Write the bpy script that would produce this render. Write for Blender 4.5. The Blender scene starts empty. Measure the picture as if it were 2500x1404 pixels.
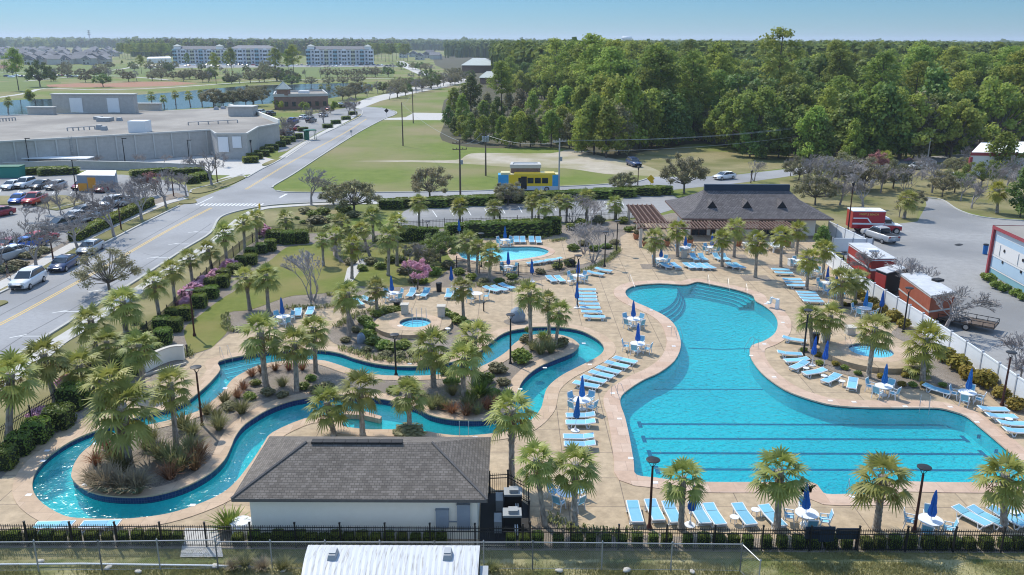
import bpy, math, random
import numpy as np
from mathutils import Vector, Matrix
from math import sin, cos, pi, radians, sqrt, atan2
random.seed(7)
S = bpy.context.scene
C = S.collection
# ------------------------------------------------------------------ camera
FPX, CAMH, ROLL = 2050.0, 25.0, radians(0.2)
PITCH = math.atan((702 - 98) / FPX)
_f = Vector((0, cos(PITCH), -sin(PITCH)))
_u0 = Vector((0, sin(PITCH), cos(PITCH)))
_r0 = Vector((1, 0, 0))
_r = _r0 * cos(ROLL) + _u0 * sin(ROLL)
_u = -_r0 * sin(ROLL) + _u0 * cos(ROLL)
def ray(x, y):
    return _f + _r * ((x - 1250) / FPX) - _u * ((y - 702) / FPX)
def P(x, y, z=0.0):
    """ground point that the photograph shows at pixel x, y"""
    d = ray(x, y)
    t = (z - CAMH) / d.z
    return Vector((d.x * t, d.y * t, z))
def VY(x, y, Y):
    d = ray(x, y)
    t = Y / d.y
    return Vector((d.x * t, Y, CAMH + d.z * t))
def pp(pts, z=0.0):
    return [(lambda v: (v.x, v.y))(P(q[0], q[1], q[2] if len(q) > 2 else z)) for q in pts]
cd = bpy.data.cameras.new("camera")
cam = bpy.data.objects.new("camera", cd)
C.objects.link(cam)
cd.sensor_width = 36.0
cd.lens = FPX / 2500 * 36
cd.clip_start, cd.clip_end = 0.5, 30000
m = Matrix.Identity(4)
for i in range(3):
    m[i][0], m[i][1], m[i][2] = _r[i], _u[i], -_f[i]
m[2][3] = CAMH
cam.matrix_world = m
S.camera = cam
# ------------------------------------------------------------------ helpers
def link(o):
    C.objects.link(o)
    return o
class MB:
    """collects faces for ONE mesh"""
    def __init__(s):
        s.v, s.f, s.m, s.k = [], [], [], 0
    def mat(s, k):
        s.k = k
        return s
    def quad(s, *p):
        n = len(s.v)
        s.v += [tuple(q) for q in p]
        s.f.append(tuple(range(n, n + len(p))))
        s.m.append(s.k)
    def box(s, c, d, rz=0.0, taper=1.0, ty=None):
        x, y, z = d[0] / 2, d[1] / 2, d[2] / 2
        ty = taper if ty is None else ty
        co, si = cos(rz), sin(rz)
        n = len(s.v)
        for (sx, sy, sz) in ((-1, -1, -1), (1, -1, -1), (1, 1, -1), (-1, 1, -1), (-1, -1, 1), (1, -1, 1), (1, 1, 1), (-1, 1, 1)):
            px, py = sx * x * (taper if sz > 0 else 1), sy * y * (ty if sz > 0 else 1)
            s.v.append((c[0] + px * co - py * si, c[1] + px * si + py * co, c[2] + sz * z))
        for q in ((0, 3, 2, 1), (4, 5, 6, 7), (0, 1, 5, 4), (1, 2, 6, 5), (2, 3, 7, 6), (3, 0, 4, 7)):
            s.f.append(tuple(n + i for i in q))
            s.m.append(s.k)
        return s
    def beam(s, a, b, w, h):
        a, b = Vector(a), Vector(b)
        d = (b - a)
        L = d.length
        d.normalize()
        sd = d.cross(Vector((0, 0, 1)))
        if sd.length < 1e-4:
            sd = Vector((1, 0, 0))
        sd.normalize()
        up = sd.cross(d)
        n = len(s.v)
        for q in (a, b):
            for (i, j) in ((-1, -1), (1, -1), (1, 1), (-1, 1)):
                s.v.append(tuple(q + sd * (i * w / 2) + up * (j * h / 2)))
        for q in ((0, 1, 5, 4), (1, 2, 6, 5), (2, 3, 7, 6), (3, 0, 4, 7), (3, 2, 1, 0), (4, 5, 6, 7)):
            s.f.append(tuple(n + i for i in q))
            s.m.append(s.k)
        return s
    def tube(s, pts, rad, n=6, cap=True):
        pts = [Vector(p) for p in pts]
        if not isinstance(rad, (list, tuple)):
            rad = [rad] * len(pts)
        b = len(s.v)
        pd = None
        for i, p in enumerate(pts):
            d = (pts[min(i + 1, len(pts) - 1)] - pts[max(i - 1, 0)])
            d.normalize()
            a = d.cross(Vector((0.03, 1, 0.02))) if abs(d.y) < 0.9 else d.cross(Vector((1, 0.03, 0)))
            a.normalize()
            c = d.cross(a)
            for k in range(n):
                t = 2 * pi * k / n
                s.v.append(tuple(p + (a * cos(t) + c * sin(t)) * rad[i]))
        for i in range(len(pts) - 1):
            for k in range(n):
                k2 = (k + 1) % n
                s.f.append((b + i * n + k, b + i * n + k2, b + (i + 1) * n + k2, b + (i + 1) * n + k))
                s.m.append(s.k)
        if cap:
            s.f.append(tuple(b + k for k in reversed(range(n))))
            s.m.append(s.k)
            s.f.append(tuple(b + (len(pts) - 1) * n + k for k in range(n)))
            s.m.append(s.k)
        return s
    def lathe(s, prof, n=12, c=(0, 0, 0)):
        return s.tube([(c[0], c[1], c[2] + z) for r, z in prof], [max(r, 1e-3) for r, z in prof], n)
    def prism(s, poly, z0, z1):
        n, b = len(poly), len(s.v)
        s.v += [(p[0], p[1], z0) for p in poly] + [(p[0], p[1], z1) for p in poly]
        s.f.append(tuple(b + i for i in reversed(range(n))))
        s.f.append(tuple(b + n + i for i in range(n)))
        s.m += [s.k, s.k]
        for i in range(n):
            j = (i + 1) % n
            s.f.append((b + i, b + j, b + n + j, b + n + i))
            s.m.append(s.k)
        return s
    def side(s, poly, y0, y1):
        """profile in x, z extruded along y"""
        n, b = len(poly), len(s.v)
        s.v += [(p[0], y0, p[1]) for p in poly] + [(p[0], y1, p[1]) for p in poly]
        s.f.append(tuple(b + i for i in range(n)))
        s.f.append(tuple(b + n + i for i in reversed(range(n))))
        s.m += [s.k, s.k]
        for i in range(n):
            j = (i + 1) % n
            s.f.append((b + j, b + i, b + n + i, b + n + j))
            s.m.append(s.k)
        return s
    def ring(s, a, b, z, za=None):
        """flat band between two closed outlines of the same length"""
        n, q = len(a), len(s.v)
        s.v += [(p[0], p[1], z) for p in a] + [(p[0], p[1], z if za is None else za) for p in b]
        for i in range(n):
            j = (i + 1) % n
            s.f.append((q + i, q + j, q + n + j, q + n + i))
            s.m.append(s.k)
        return s
    def wall(s, a, z0, z1, close=True):
        n, q = len(a), len(s.v)
        s.v += [(p[0], p[1], z0) for p in a] + [(p[0], p[1], z1) for p in a]
        for i in range(n if close else n - 1):
            j = (i + 1) % n
            s.f.append((q + i, q + j, q + n + j, q + n + i))
            s.m.append(s.k)
        return s
    def blob(s, c, r, n=10, seed=0, amp=0.15):
        rr = random.Random(seed)
        b = len(s.v)
        rows = n // 2
        for i in range(rows + 1):
            th = pi * i / rows
            for k in range(n):
                ph = 2 * pi * k / n
                q = 1 + rr.uniform(-amp, amp)
                s.v.append((c[0] + r[0] * q * sin(th) * cos(ph), c[1] + r[1] * q * sin(th) * sin(ph), c[2] + r[2] * q * cos(th)))
        for i in range(rows):
            for k in range(n):
                k2 = (k + 1) % n
                s.f.append((b + i * n + k, b + (i + 1) * n + k, b + (i + 1) * n + k2, b + i * n + k2))
                s.m.append(s.k)
        return s
    def data(s, name, mats, smooth=False):
        me = bpy.data.meshes.new(name)
        me.from_pydata(s.v, [], s.f)
        for q in (mats if isinstance(mats, (list, tuple)) else [mats]):
            me.materials.append(q)
        if len(me.materials) > 1:
            me.polygons.foreach_set("material_index", s.m)
        if smooth:
            me.polygons.foreach_set("use_smooth", [True] * len(me.polygons))
        me.update()
        return me
    def obj(s, name, mats, parent=None, smooth=False, loc=None):
        o = link(bpy.data.objects.new(name, s.data(name, mats, smooth)))
        if parent is not None:
            o.parent = parent
        if loc is not None:
            o.location = loc
        return o
def quads_mesh(name, V, mats, midx=None):
    """fast mesh of loose quads from an (n,4,3) array"""
    n = len(V)
    me = bpy.data.meshes.new(name)
    me.vertices.add(n * 4)
    me.vertices.foreach_set("co", V.reshape(-1).astype(np.float32))
    me.loops.add(n * 4)
    me.loops.foreach_set("vertex_index", np.arange(n * 4, dtype=np.int32))
    me.polygons.add(n)
    me.polygons.foreach_set("loop_start", np.arange(0, n * 4, 4, dtype=np.int32))
    for q in mats:
        me.materials.append(q)
    if midx is not None:
        me.polygons.foreach_set("material_index", midx.astype(np.int32))
    me.update(calc_edges=True)
    me.validate()
    return me
def tag(o, label, cat, group=None):
    o["label"], o["category"] = label, cat
    if group:
        o["group"] = group
    return o
def thing(name, label, cat, loc=(0, 0, 0), rz=0.0, group=None):
    o = link(bpy.data.objects.new(name, None))
    o.empty_display_size = 0.3
    o.location = loc
    o.rotation_euler = (0, 0, rz)
    return tag(o, label, cat, group)
def part(name, me, parent, loc=(0, 0, 0), rot=(0, 0, 0), sc=(1, 1, 1)):
    o = link(bpy.data.objects.new(name, me))
    o.parent = parent
    o.location, o.rotation_euler, o.scale = loc, rot, sc
    return o
def solo(name, me, label, cat, loc, rz=0.0, sc=(1, 1, 1), group=None):
    o = link(bpy.data.objects.new(name, me))
    o.location, o.rotation_euler, o.scale = loc, (0, 0, rz), sc
    return tag(o, label, cat, group)
def struct(o, kind="structure"):
    o["kind"] = kind
    return o
ORD = "first second third fourth fifth sixth seventh eighth ninth tenth eleventh twelfth thirteenth fourteenth fifteenth sixteenth seventeenth eighteenth nineteenth twentieth".split()
def nth(i):
    if i < 20:
        return ORD[i]
    t, o = divmod(i + 1, 10)
    tens = {2: "twent", 3: "thirt", 4: "fort", 5: "fift", 6: "sixt", 7: "sevent"}[t]
    return tens + "ieth" if o == 0 else tens + "y-" + ORD[o - 1]
def smooth_poly(pts, n=4):
    """closed Catmull-Rom through pts"""
    out, N = [], len(pts)
    for i in range(N):
        p0, p1, p2, p3 = (Vector(pts[(i + k) % N][:2]) for k in (-1, 0, 1, 2))
        for k in range(n):
            t = k / n
            q = 0.5 * ((2 * p1) + (p2 - p0) * t + (2 * p0 - 5 * p1 + 4 * p2 - p3) * t * t + (3 * p1 - p0 - 3 * p2 + p3) * t ** 3)
            out.append((q.x, q.y))
    return out
def area(p):
    return 0.5 * sum(p[i][0] * p[(i + 1) % len(p)][1] - p[(i + 1) % len(p)][0] * p[i][1] for i in range(len(p)))
def offset(poly, d):
    """outline moved outward by d (negative: inward)"""
    N = len(poly)
    s = 1 if area(poly) > 0 else -1
    out = []
    for i in range(N):
        a, b, c = Vector(poly[i - 1]), Vector(poly[i]), Vector(poly[(i + 1) % N])
        d1, d2 = (b - a), (c - b)
        if d1.length < 1e-6: d1 = d2
        if d2.length < 1e-6: d2 = d1
        d1, d2 = d1.normalized(), d2.normalized()
        n1, n2 = Vector((d1.y, -d1.x)), Vector((d2.y, -d2.x))
        n = n1 + n2
        if n.length < 1e-3:
            n = n1.copy()
        n.normalize()
        k = 1 / max(0.6, n.dot(n1))
        q = b + n * (d * s * k)
        out.append((q.x, q.y))
    return out
def densify(poly, step):
    out = []
    N = len(poly)
    for i in range(N):
        a, b = Vector(poly[i]), Vector(poly[(i + 1) % N])
        k = max(1, int((b - a).length / step))
        for j in range(k):
            q = a.lerp(b, j / k)
            out.append((q.x, q.y))
    return out
def slab(name, loops, z0, z1, mt, kind="structure"):
    """sheet or slab with holes: first loop outer, others holes"""
    cu = bpy.data.curves.new(name, "CURVE")
    cu.dimensions, cu.fill_mode = "2D", "BOTH"
    for lp in loops:
        sp = cu.splines.new("POLY")
        sp.points.add(len(lp) - 1)
        for i, p in enumerate(lp):
            sp.points[i].co = (p[0], p[1], 0, 1)
        sp.use_cyclic_u = True
    cu.extrude = max((z1 - z0) / 2, 0)
    t = link(bpy.data.objects.new(name + "_tmp", cu))
    dg = bpy.context.evaluated_depsgraph_get()
    me = bpy.data.meshes.new_from_object(t.evaluated_get(dg))
    bpy.data.objects.remove(t)
    bpy.data.curves.remove(cu)
    me.materials.clear()
    me.materials.append(mt)
    me.polygons.foreach_set("use_smooth", [False] * len(me.polygons))
    me.transform(Matrix.Translation((0, 0, (z0 + z1) / 2)))
    o = link(bpy.data.objects.new(name, me))
    if kind:
        o["kind"] = kind
    return o
# ------------------------------------------------------------------ materials
def nodes(name):
    mt = bpy.data.materials.new(name)
    mt.use_nodes = True
    nt = mt.node_tree
    nt.nodes.clear()
    return mt, nt, (lambda t, **k: _nn(nt, t, **k)), nt.links.new
def _nn(nt, t, **k):
    n = nt.nodes.new(t)
    for a, b in k.items():
        setattr(n, a, b)
    return n
def rgba(c):
    return (c[0], c[1], c[2], 1)
def M(name, c1, c2=None, scale=4.0, rough=0.8, metal=0.0, spec=0.3, bump=0.0, bscale=None, rnd=0.0, transl=0.0, detail=5.0, c3=None, big=0.05, coat=0.0, contrast=0.25, objcol=False):
    mt, nt, N, L = nodes(name)
    out = N("ShaderNodeOutputMaterial")
    b = N("ShaderNodeBsdfPrincipled")
    b.inputs["Roughness"].default_value = rough
    b.inputs["Metallic"].default_value = metal
    b.inputs["Specular IOR Level"].default_value = spec
    b.inputs["Coat Weight"].default_value = coat
    tc = N("ShaderNodeTexCoord")
    col = None
    if objcol:
        oi = N("ShaderNodeObjectInfo")
        col = oi.outputs["Color"]
    if c2 is not None:
        nz = N("ShaderNodeTexNoise")
        nz.inputs["Scale"].default_value = scale
        nz.inputs["Detail"].default_value = detail
        nz.inputs["Roughness"].default_value = 0.65
        L(tc.outputs["Object"], nz.inputs["Vector"])
        rp = N("ShaderNodeValToRGB")
        rp.color_ramp.elements[0].position, rp.color_ramp.elements[1].position = 0.5 - contrast, 0.5 + contrast
        rp.color_ramp.elements[0].color, rp.color_ramp.elements[1].color = rgba(c1), rgba(c2)
        L(nz.outputs["Fac"], rp.inputs["Fac"])
        col = rp.outputs["Color"]
        if c3 is not None:
            n3 = N("ShaderNodeTexNoise")
            n3.inputs["Scale"].default_value = big
            n3.inputs["Detail"].default_value = 6
            L(tc.outputs["Object"], n3.inputs["Vector"])
            r3 = N("ShaderNodeValToRGB")
            r3.color_ramp.elements[0].position, r3.color_ramp.elements[1].position = 0.42, 0.62
            L(n3.outputs["Fac"], r3.inputs["Fac"])
            mx = N("ShaderNodeMix", data_type="RGBA")
            L(r3.outputs["Color"], mx.inputs["Factor"])
            L(col, mx.inputs["A"])
            mx.inputs["B"].default_value = rgba(c3)
            col = mx.outputs["Result"]
    if rnd > 0:
        oi = N("ShaderNodeObjectInfo")
        mr = N("ShaderNodeMapRange")
        mr.inputs["To Min"].default_value, mr.inputs["To Max"].default_value = 1 - rnd, 1 + rnd
        L(oi.outputs["Random"], mr.inputs["Value"])
        hs = N("ShaderNodeHueSaturation")
        if col is not None:
            L(col, hs.inputs["Color"])
        else:
            hs.inputs["Color"].default_value = rgba(c1)
        L(mr.outputs["Result"], hs.inputs["Value"])
        mh = N("ShaderNodeMapRange")
        mh.inputs["To Min"].default_value, mh.inputs["To Max"].default_value = 0.5 - rnd * 0.08, 0.5 + rnd * 0.08
        mu = N("ShaderNodeMath", operation="FRACT")
        mm = N("ShaderNodeMath", operation="MULTIPLY")
        mm.inputs[1].default_value = 7.31
        L(oi.outputs["Random"], mm.inputs[0])
        L(mm.outputs[0], mu.inputs[0])
        L(mu.outputs[0], mh.inputs["Value"])
        L(mh.outputs["Result"], hs.inputs["Hue"])
        col = hs.outputs["Color"]
    if col is not None:
        L(col, b.inputs["Base Color"])
    else:
        b.inputs["Base Color"].default_value = rgba(c1)
    if bump > 0:
        nb = N("ShaderNodeTexNoise")
        nb.inputs["Scale"].default_value = bscale or scale * 3
        nb.inputs["Detail"].default_value = 4
        L(tc.outputs["Object"], nb.inputs["Vector"])
        bp = N("ShaderNodeBump")
        bp.inputs["Strength"].default_value = bump
        bp.inputs["Distance"].default_value = 0.1
        L(nb.outputs["Fac"], bp.inputs["Height"])
        L(bp.outputs["Normal"], b.inputs["Normal"])
    sh = b.outputs[0]
    if transl > 0:
        tr = N("ShaderNodeBsdfTranslucent")
        if col is not None:
            L(col, tr.inputs["Color"])
        else:
            tr.inputs["Color"].default_value = rgba(c1)
        ms = N("ShaderNodeMixShader")
        ms.inputs[0].default_value = transl
        L(sh, ms.inputs[1])
        L(tr.outputs[0], ms.inputs[2])
        sh = ms.outputs[0]
    L(sh, out.inputs["Surface"])
    return mt
def brickmat(name, c1, c2, mortar, bw, bh, msize=0.01, swap=False, plane="XY", rough=0.85, bump=0.0, offset_=0.5, var=None):
    """bricks, shingles, pavers, joints: bw x bh metres"""
    mt, nt, N, L = nodes(name)
    out = N("ShaderNodeOutputMaterial")
    b = N("ShaderNodeBsdfPrincipled")
    b.inputs["Roughness"].default_value = rough
    b.inputs["Specular IOR Level"].default_value = 0.25
    tc = N("ShaderNodeTexCoord")
    sp = N("ShaderNodeSeparateXYZ")
    cb = N("ShaderNodeCombineXYZ")
    L(tc.outputs["Object"], sp.inputs[0])
    L(sp.outputs[plane[0]], cb.inputs["X"])
    L(sp.outputs[plane[1]], cb.inputs["Y"])
    bt = N("ShaderNodeTexBrick")
    bt.offset = offset_
    bt.inputs["Scale"].default_value = 1.0
    bt.inputs["Brick Width"].default_value = bw
    bt.inputs["Row Height"].default_value = bh
    bt.inputs["Mortar Size"].default_value = msize
    bt.inputs["Mortar Smooth"].default_value = 0.2
    bt.inputs["Color1"].default_value, bt.inputs["Color2"].default_value, bt.inputs["Mortar"].default_value = rgba(c1), rgba(c2), rgba(mortar)
    L(cb.outputs[0], bt.inputs["Vector"])
    nz = N("ShaderNodeTexNoise")
    nz.inputs["Scale"].default_value = 1.3
    nz.inputs["Detail"].default_value = 8
    nz.inputs["Roughness"].default_value = 0.7
    L(tc.outputs["Object"], nz.inputs["Vector"])
    mr = N("ShaderNodeMapRange")
    mr.inputs["From Min"].default_value, mr.inputs["From Max"].default_value = 0.3, 0.7
    v = 0.16 if var is None else var
    mr.inputs["To Min"].default_value, mr.inputs["To Max"].default_value = 1 - v, 1 + v
    L(nz.outputs["Fac"], mr.inputs["Value"])
    hs = N("ShaderNodeHueSaturation")
    L(bt.outputs["Color"], hs.inputs["Color"])
    L(mr.outputs["Result"], hs.inputs["Value"])
    L(hs.outputs["Color"], b.inputs["Base Color"])
    if bump:
        bp = N("ShaderNodeBump")
        bp.inputs["Strength"].default_value = bump
        bp.inputs["Distance"].default_value = 0.02
        bp.invert = True
        L(bt.outputs["Fac"], bp.inputs["Height"])
        L(bp.outputs["Normal"], b.inputs["Normal"])
    L(b.outputs[0], out.inputs["Surface"])
    return mt
def watermat(name, tint, s1, s2, strength, gloss_rough=0.02, deep=None, wcol=(1, 1, 1)):
    """clear water: Fresnel mirror over a tinted see-through layer, rippled by two noises"""
    mt, nt, N, L = nodes(name)
    out = N("ShaderNodeOutputMaterial")
    tc = N("ShaderNodeTexCoord")
    n1 = N("ShaderNodeTexNoise")
    n1.inputs["Scale"].default_value = s1
    n1.inputs["Detail"].default_value = 3
    n1.inputs["Distortion"].default_value = 0.6
    n2 = N("ShaderNodeTexNoise")
    n2.inputs["Scale"].default_value = s2
    n2.inputs["Detail"].default_value = 2
    L(tc.outputs["Object"], n1.inputs["Vector"])
    L(tc.outputs["Object"], n2.inputs["Vector"])
    ad = N("ShaderNodeMath", operation="MULTIPLY_ADD")
    L(n2.outputs["Fac"], ad.inputs[0])
    ad.inputs[1].default_value = 0.4
    L(n1.outputs["Fac"], ad.inputs[2])
    bp = N("ShaderNodeBump")
    bp.inputs["Strength"].default_value = strength
    bp.inputs["Distance"].default_value = 0.1
    L(ad.outputs[0], bp.inputs["Height"])
    gl = N("ShaderNodeBsdfGlossy")
    gl.inputs["Roughness"].default_value = gloss_rough
    gl.inputs["Color"].default_value = rgba(wcol)
    L(bp.outputs["Normal"], gl.inputs["Normal"])
    tr = N("ShaderNodeBsdfTransparent")
    tr.inputs["Color"].default_value = rgba(tint)
    under = tr.outputs[0]
    if deep is not None:
        df = N("ShaderNodeBsdfDiffuse")
        df.inputs["Color"].default_value = rgba(deep[0])
        L(bp.outputs["Normal"], df.inputs["Normal"])
        md = N("ShaderNodeMixShader")
        md.inputs[0].default_value = deep[1]
        L(under, md.inputs[1])
        L(df.outputs[0], md.inputs[2])
        under = md.outputs[0]
    fr = N("ShaderNodeFresnel")
    fr.inputs["IOR"].default_value = 1.33
    L(bp.outputs["Normal"], fr.inputs["Normal"])
    ms = N("ShaderNodeMixShader")
    L(fr.outputs[0], ms.inputs[0])
    L(under, ms.inputs[1])
    L(gl.outputs[0], ms.inputs[2])
    L(ms.outputs[0], out.inputs["Surface"])
    return mt
# plain palette
m_white = M("white_plastic", (0.72, 0.73, 0.74), rough=0.45)
m_sling = M("blue_sling", (0.17, 0.42, 0.56), (0.22, 0.48, 0.62), 3, 0.75, rnd=0.12)
m_umb = M("umbrella_cloth", (0.02, 0.13, 0.45), (0.04, 0.2, 0.58), 5, 0.7, rnd=0.15, transl=0.15)
m_black = M("black_metal", (0.018, 0.018, 0.02), rough=0.5)
m_dark = M("dark_rubber", (0.02, 0.02, 0.022), rough=0.7)
m_steel = M("steel", (0.4, 0.41, 0.43), rough=0.4, metal=0.7)
m_galv = M("galvanised", (0.33, 0.345, 0.36), rough=0.5, metal=0.4)
m_lampred = M("brown_pole", (0.09, 0.025, 0.018), (0.05, 0.02, 0.018), 2, 0.5)
m_glass = M("window_glass", (0.02, 0.03, 0.04), rough=0.06, spec=0.8)
m_paint = M("car_paint", (1, 1, 1), rough=0.3, spec=0.5, coat=0.5, objcol=True)
m_lens = M("lens", (0.7, 0.7, 0.68), rough=0.1)
m_tail = M("tail_lens", (0.35, 0.01, 0.01), rough=0.2)
m_chrome = M("hub", (0.4, 0.41, 0.43), rough=0.3, metal=0.7)
m_wood = M("pole_wood", (0.09, 0.065, 0.05), (0.15, 0.115, 0.09), 3, 0.9)
m_palewood = M("pale_pole", (0.36, 0.34, 0.31), (0.46, 0.44, 0.40), 3, 0.9)
m_stucco = M("cream_stucco", (0.80, 0.76, 0.66), (0.84, 0.80, 0.71), 3, 0.9)
m_stone = M("cast_stone", (0.48, 0.44, 0.38), (0.58, 0.54, 0.47), 6, 0.9, bump=0.2)
m_bark = M("tree_bark", (0.10, 0.085, 0.07), (0.19, 0.165, 0.14), 5, 0.95, bump=0.4)
m_pbark = M("palm_bark", (0.15, 0.125, 0.105), (0.44, 0.39, 0.33), 7, 0.95, bump=0.6, bscale=14, rnd=0.15, contrast=0.18)
m_pinebark = M("pine_bark", (0.055, 0.045, 0.04), (0.13, 0.105, 0.09), 4, 0.95)
m_twig = M("grey_twigs", (0.24, 0.21, 0.2), (0.38, 0.34, 0.32), 3, 0.95, rnd=0.12)
m_palm = M("palm_leaf", (0.15, 0.18, 0.028), (0.46, 0.45, 0.12), 1.6, 0.5, spec=0.35, rnd=0.22, transl=0.35, contrast=0.2)
m_palmy = M("palm_leaf_bright", (0.17, 0.185, 0.02), (0.42, 0.40, 0.07), 1.6, 0.5, spec=0.35, rnd=0.15, transl=0.35, contrast=0.2)
m_dead = M("dead_frond", (0.22, 0.15, 0.06), (0.34, 0.24, 0.1), 3, 0.8, transl=0.25)
m_pine = M("pine_needles", (0.14, 0.205, 0.035), (0.39, 0.44, 0.09), 0.22, 0.7, rnd=0.3, transl=0.5, spec=0.2)
m_pinel = M("pine_needles_light", (0.20, 0.26, 0.038), (0.41, 0.44, 0.10), 0.22, 0.7, rnd=0.25, transl=0.45, spec=0.2)
m_leafd = M("dark_leaves", (0.085, 0.14, 0.03), (0.25, 0.31, 0.07), 0.3, 0.6, rnd=0.3, transl=0.35, spec=0.25)
m_leafy = M("young_leaves", (0.2, 0.26, 0.03), (0.36, 0.4, 0.08), 0.4, 0.6, rnd=0.25, transl=0.4)
m_olive = M("olive_leaves", (0.17, 0.16, 0.075), (0.34, 0.31, 0.165), 0.6, 0.6, rnd=0.2, transl=0.35)
m_hedge = M("hedge_leaves", (0.09, 0.14, 0.018), (0.29, 0.345, 0.06), 1.2, 0.5, rnd=0.25, transl=0.35, spec=0.35)
m_hedgey = M("bright_hedge", (0.16, 0.2, 0.015), (0.33, 0.35, 0.045), 1.2, 0.5, rnd=0.15, transl=0.3, spec=0.35)
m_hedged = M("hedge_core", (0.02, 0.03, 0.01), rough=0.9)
m_pink = M("azalea_flowers", (0.50, 0.2, 0.3), (0.74, 0.47, 0.54), 2, 0.7, rnd=0.1, transl=0.3)
m_red = M("red_buds", (0.3, 0.12, 0.11), (0.46, 0.24, 0.21), 2, 0.8, rnd=0.1, transl=0.2)
m_tuft = M("tuft_grass", (0.13, 0.14, 0.05), (0.33, 0.31, 0.13), 1.2, 0.8, rnd=0.2, transl=0.3)
m_tuftb = M("rust_grass", (0.19, 0.085, 0.035), (0.36, 0.19, 0.1), 2, 0.8, rnd=0.15, transl=0.25)
m_tufts = M("straw_grass", (0.21, 0.165, 0.1), (0.38, 0.31, 0.2), 2, 0.85, rnd=0.1, transl=0.2)
m_yellowg = M("gold_shrub", (0.20, 0.15, 0.02), (0.36, 0.29, 0.05), 2, 0.7, rnd=0.15, transl=0.3)
# ------------------------------------------------------------------ plants (templates)
def cloud(seed, cen, rad, n, size, up=0.4, shell=0.5, aspect=1.0):
    """n leaf-sized quads spread through ellipsoid clumps"""
    rg = np.random.default_rng(seed)
    cen, rad = np.asarray(cen, float), np.asarray(rad, float)
    w = (rad[:, 0] * rad[:, 1] * rad[:, 2]) ** (2 / 3)
    k = rg.choice(len(cen), n, p=w / w.sum())
    d = rg.normal(size=(n, 3))
    d /= np.linalg.norm(d, axis=1, keepdims=True)
    r = shell + (1 - shell) * rg.random((n, 1))
    c = cen[k] + d * rad[k] * r
    nn = d * 0.8 + rg.normal(size=(n, 3)) * 0.6 + np.array([0, 0, up])
    nn /= np.linalg.norm(nn, axis=1, keepdims=True)
    a = np.cross(nn, rg.normal(size=(n, 3)))
    a /= np.linalg.norm(a, axis=1, keepdims=True) + 1e-9
    b = np.cross(nn, a)
    s = size * (0.6 + 0.8 * rg.random((n, 1)))
    a, b = a * s * 0.5, b * s * 0.5 * aspect
    return np.stack([c - a - b * 0.4, c + a * 0.3 - b, c + a + b * 0.4, c - a * 0.3 + b], axis=1)
def make_palm_crown(seed, nfr=34, bright=False):
    rr = random.Random(seed)
    mb = MB()
    for i in range(nfr):
        t = (i + 0.5) / nfr
        el = radians(82 - 128 * t ** 0.9 + rr.uniform(-8, 8))
        az = i * 2.39996 + rr.uniform(-0.3, 0.3)
        pl = rr.uniform(0.7, 1.05) * (0.75 + 0.35 * t)
        d = Vector((cos(el) * cos(az), cos(el) * sin(az), sin(el)))
        side = Vector((-sin(az), cos(az), 0))
        base = Vector((0.1 * cos(az), 0.1 * sin(az), -0.25 * t))
        hub = base + d * pl + Vector((0, 0, -0.10 * pl))
        mb.mat(0)
        mb.quad(base - side * 0.025, base + side * 0.025, hub + side * 0.02, hub - side * 0.02)
        d2 = (d + Vector((0, 0, -0.35))).normalized()
        nrm = d2.cross(side)
        nb = 13
        for k in range(nb):
            q = (k / (nb - 1) - 0.5) * 2
            an = q * radians(104)
            L = rr.uniform(0.74, 0.9) * (1.0 - 0.32 * q * q)
            bd = (d2 * cos(an) + side * sin(an) + nrm * (-0.18 * abs(q))).normalized()
            bs = bd.cross(nrm).normalized()
            p0 = hub
            p1 = hub + bd * L * 0.55 + Vector((0, 0, -0.04))
            p2 = hub + bd * L + Vector((0, 0, -L * rr.uniform(0.1, 0.34)))
            w = 0.058
            mb.quad(p0 - bs * w * 0.3, p0 + bs * w * 0.3, p1 + bs * w, p1 - bs * w)
            mb.quad(p1 - bs * w, p1 + bs * w, p2 + bs * 0.008, p2 - bs * 0.008)
    return mb.data("palm_crown", [m_palmy if bright else m_palm])
def make_dead_fronds(seed):
    rr = random.Random(seed)
    mb = MB()
    for i in range(13):
        az = i * 2.4 + rr.uniform(-0.4, 0.4)
        d = Vector((cos(az), sin(az), 0))
        s = Vector((-sin(az), cos(az), 0))
        p = d * 0.14 + Vector((0, 0, -0.1 - 0.25 * rr.random()))
        q = p + d * rr.uniform(0.3, 0.6) + Vector((0, 0, -0.25))
        mb.quad(p - s * .02, p + s * .02, q + s * .02, q - s * .02)
        for k in range(5):
            a = (k - 2) * 0.3
            e = q + (d * 0.25 + s * a) * 0.7 + Vector((0, 0, -rr.uniform(0.35, 0.7)))
            mb.quad(q - s * .02, q + s * .02, e + s * .025, e - s * .025)
    return mb.data("dead_fronds", [m_dead])
def make_palm_trunk(seed):
    """unit height, radius about 0.17 m, criss-cross leaf boots under the crown"""
    rr = random.Random(seed)
    mb = MB()
    pts, rad = [], []
    n = 26
    for i in range(n + 1):
        t = i / n
        pts.append((0.012 * sin(t * 5 + seed), 0.012 * cos(t * 4 + seed), t))
        r = 0.17 + 0.06 * (1 - t) ** 6 + (0.045 if t > 0.55 else 0) * min(1, (t - 0.55) * 4)
        rad.append(r * (1 + (0.07 if i % 2 else -0.05) + rr.uniform(-0.03, 0.03)))
    mb.tube(pts, rad, 10)
    for i in range(46):
        t = 0.52 + 0.46 * i / 46
        az = i * 2.4
        d = Vector((cos(az), sin(az), 0))
        s = Vector((-sin(az), cos(az), 0)) * 0.05
        a = d * 0.19 + Vector((0, 0, t))
        b = d * 0.31 + Vector((0, 0, t + 0.035))
        mb.quad(a - s, a + s, b + s * .5, b - s * .5)
    return mb.data("palm_trunk", [m_pbark])
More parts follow.
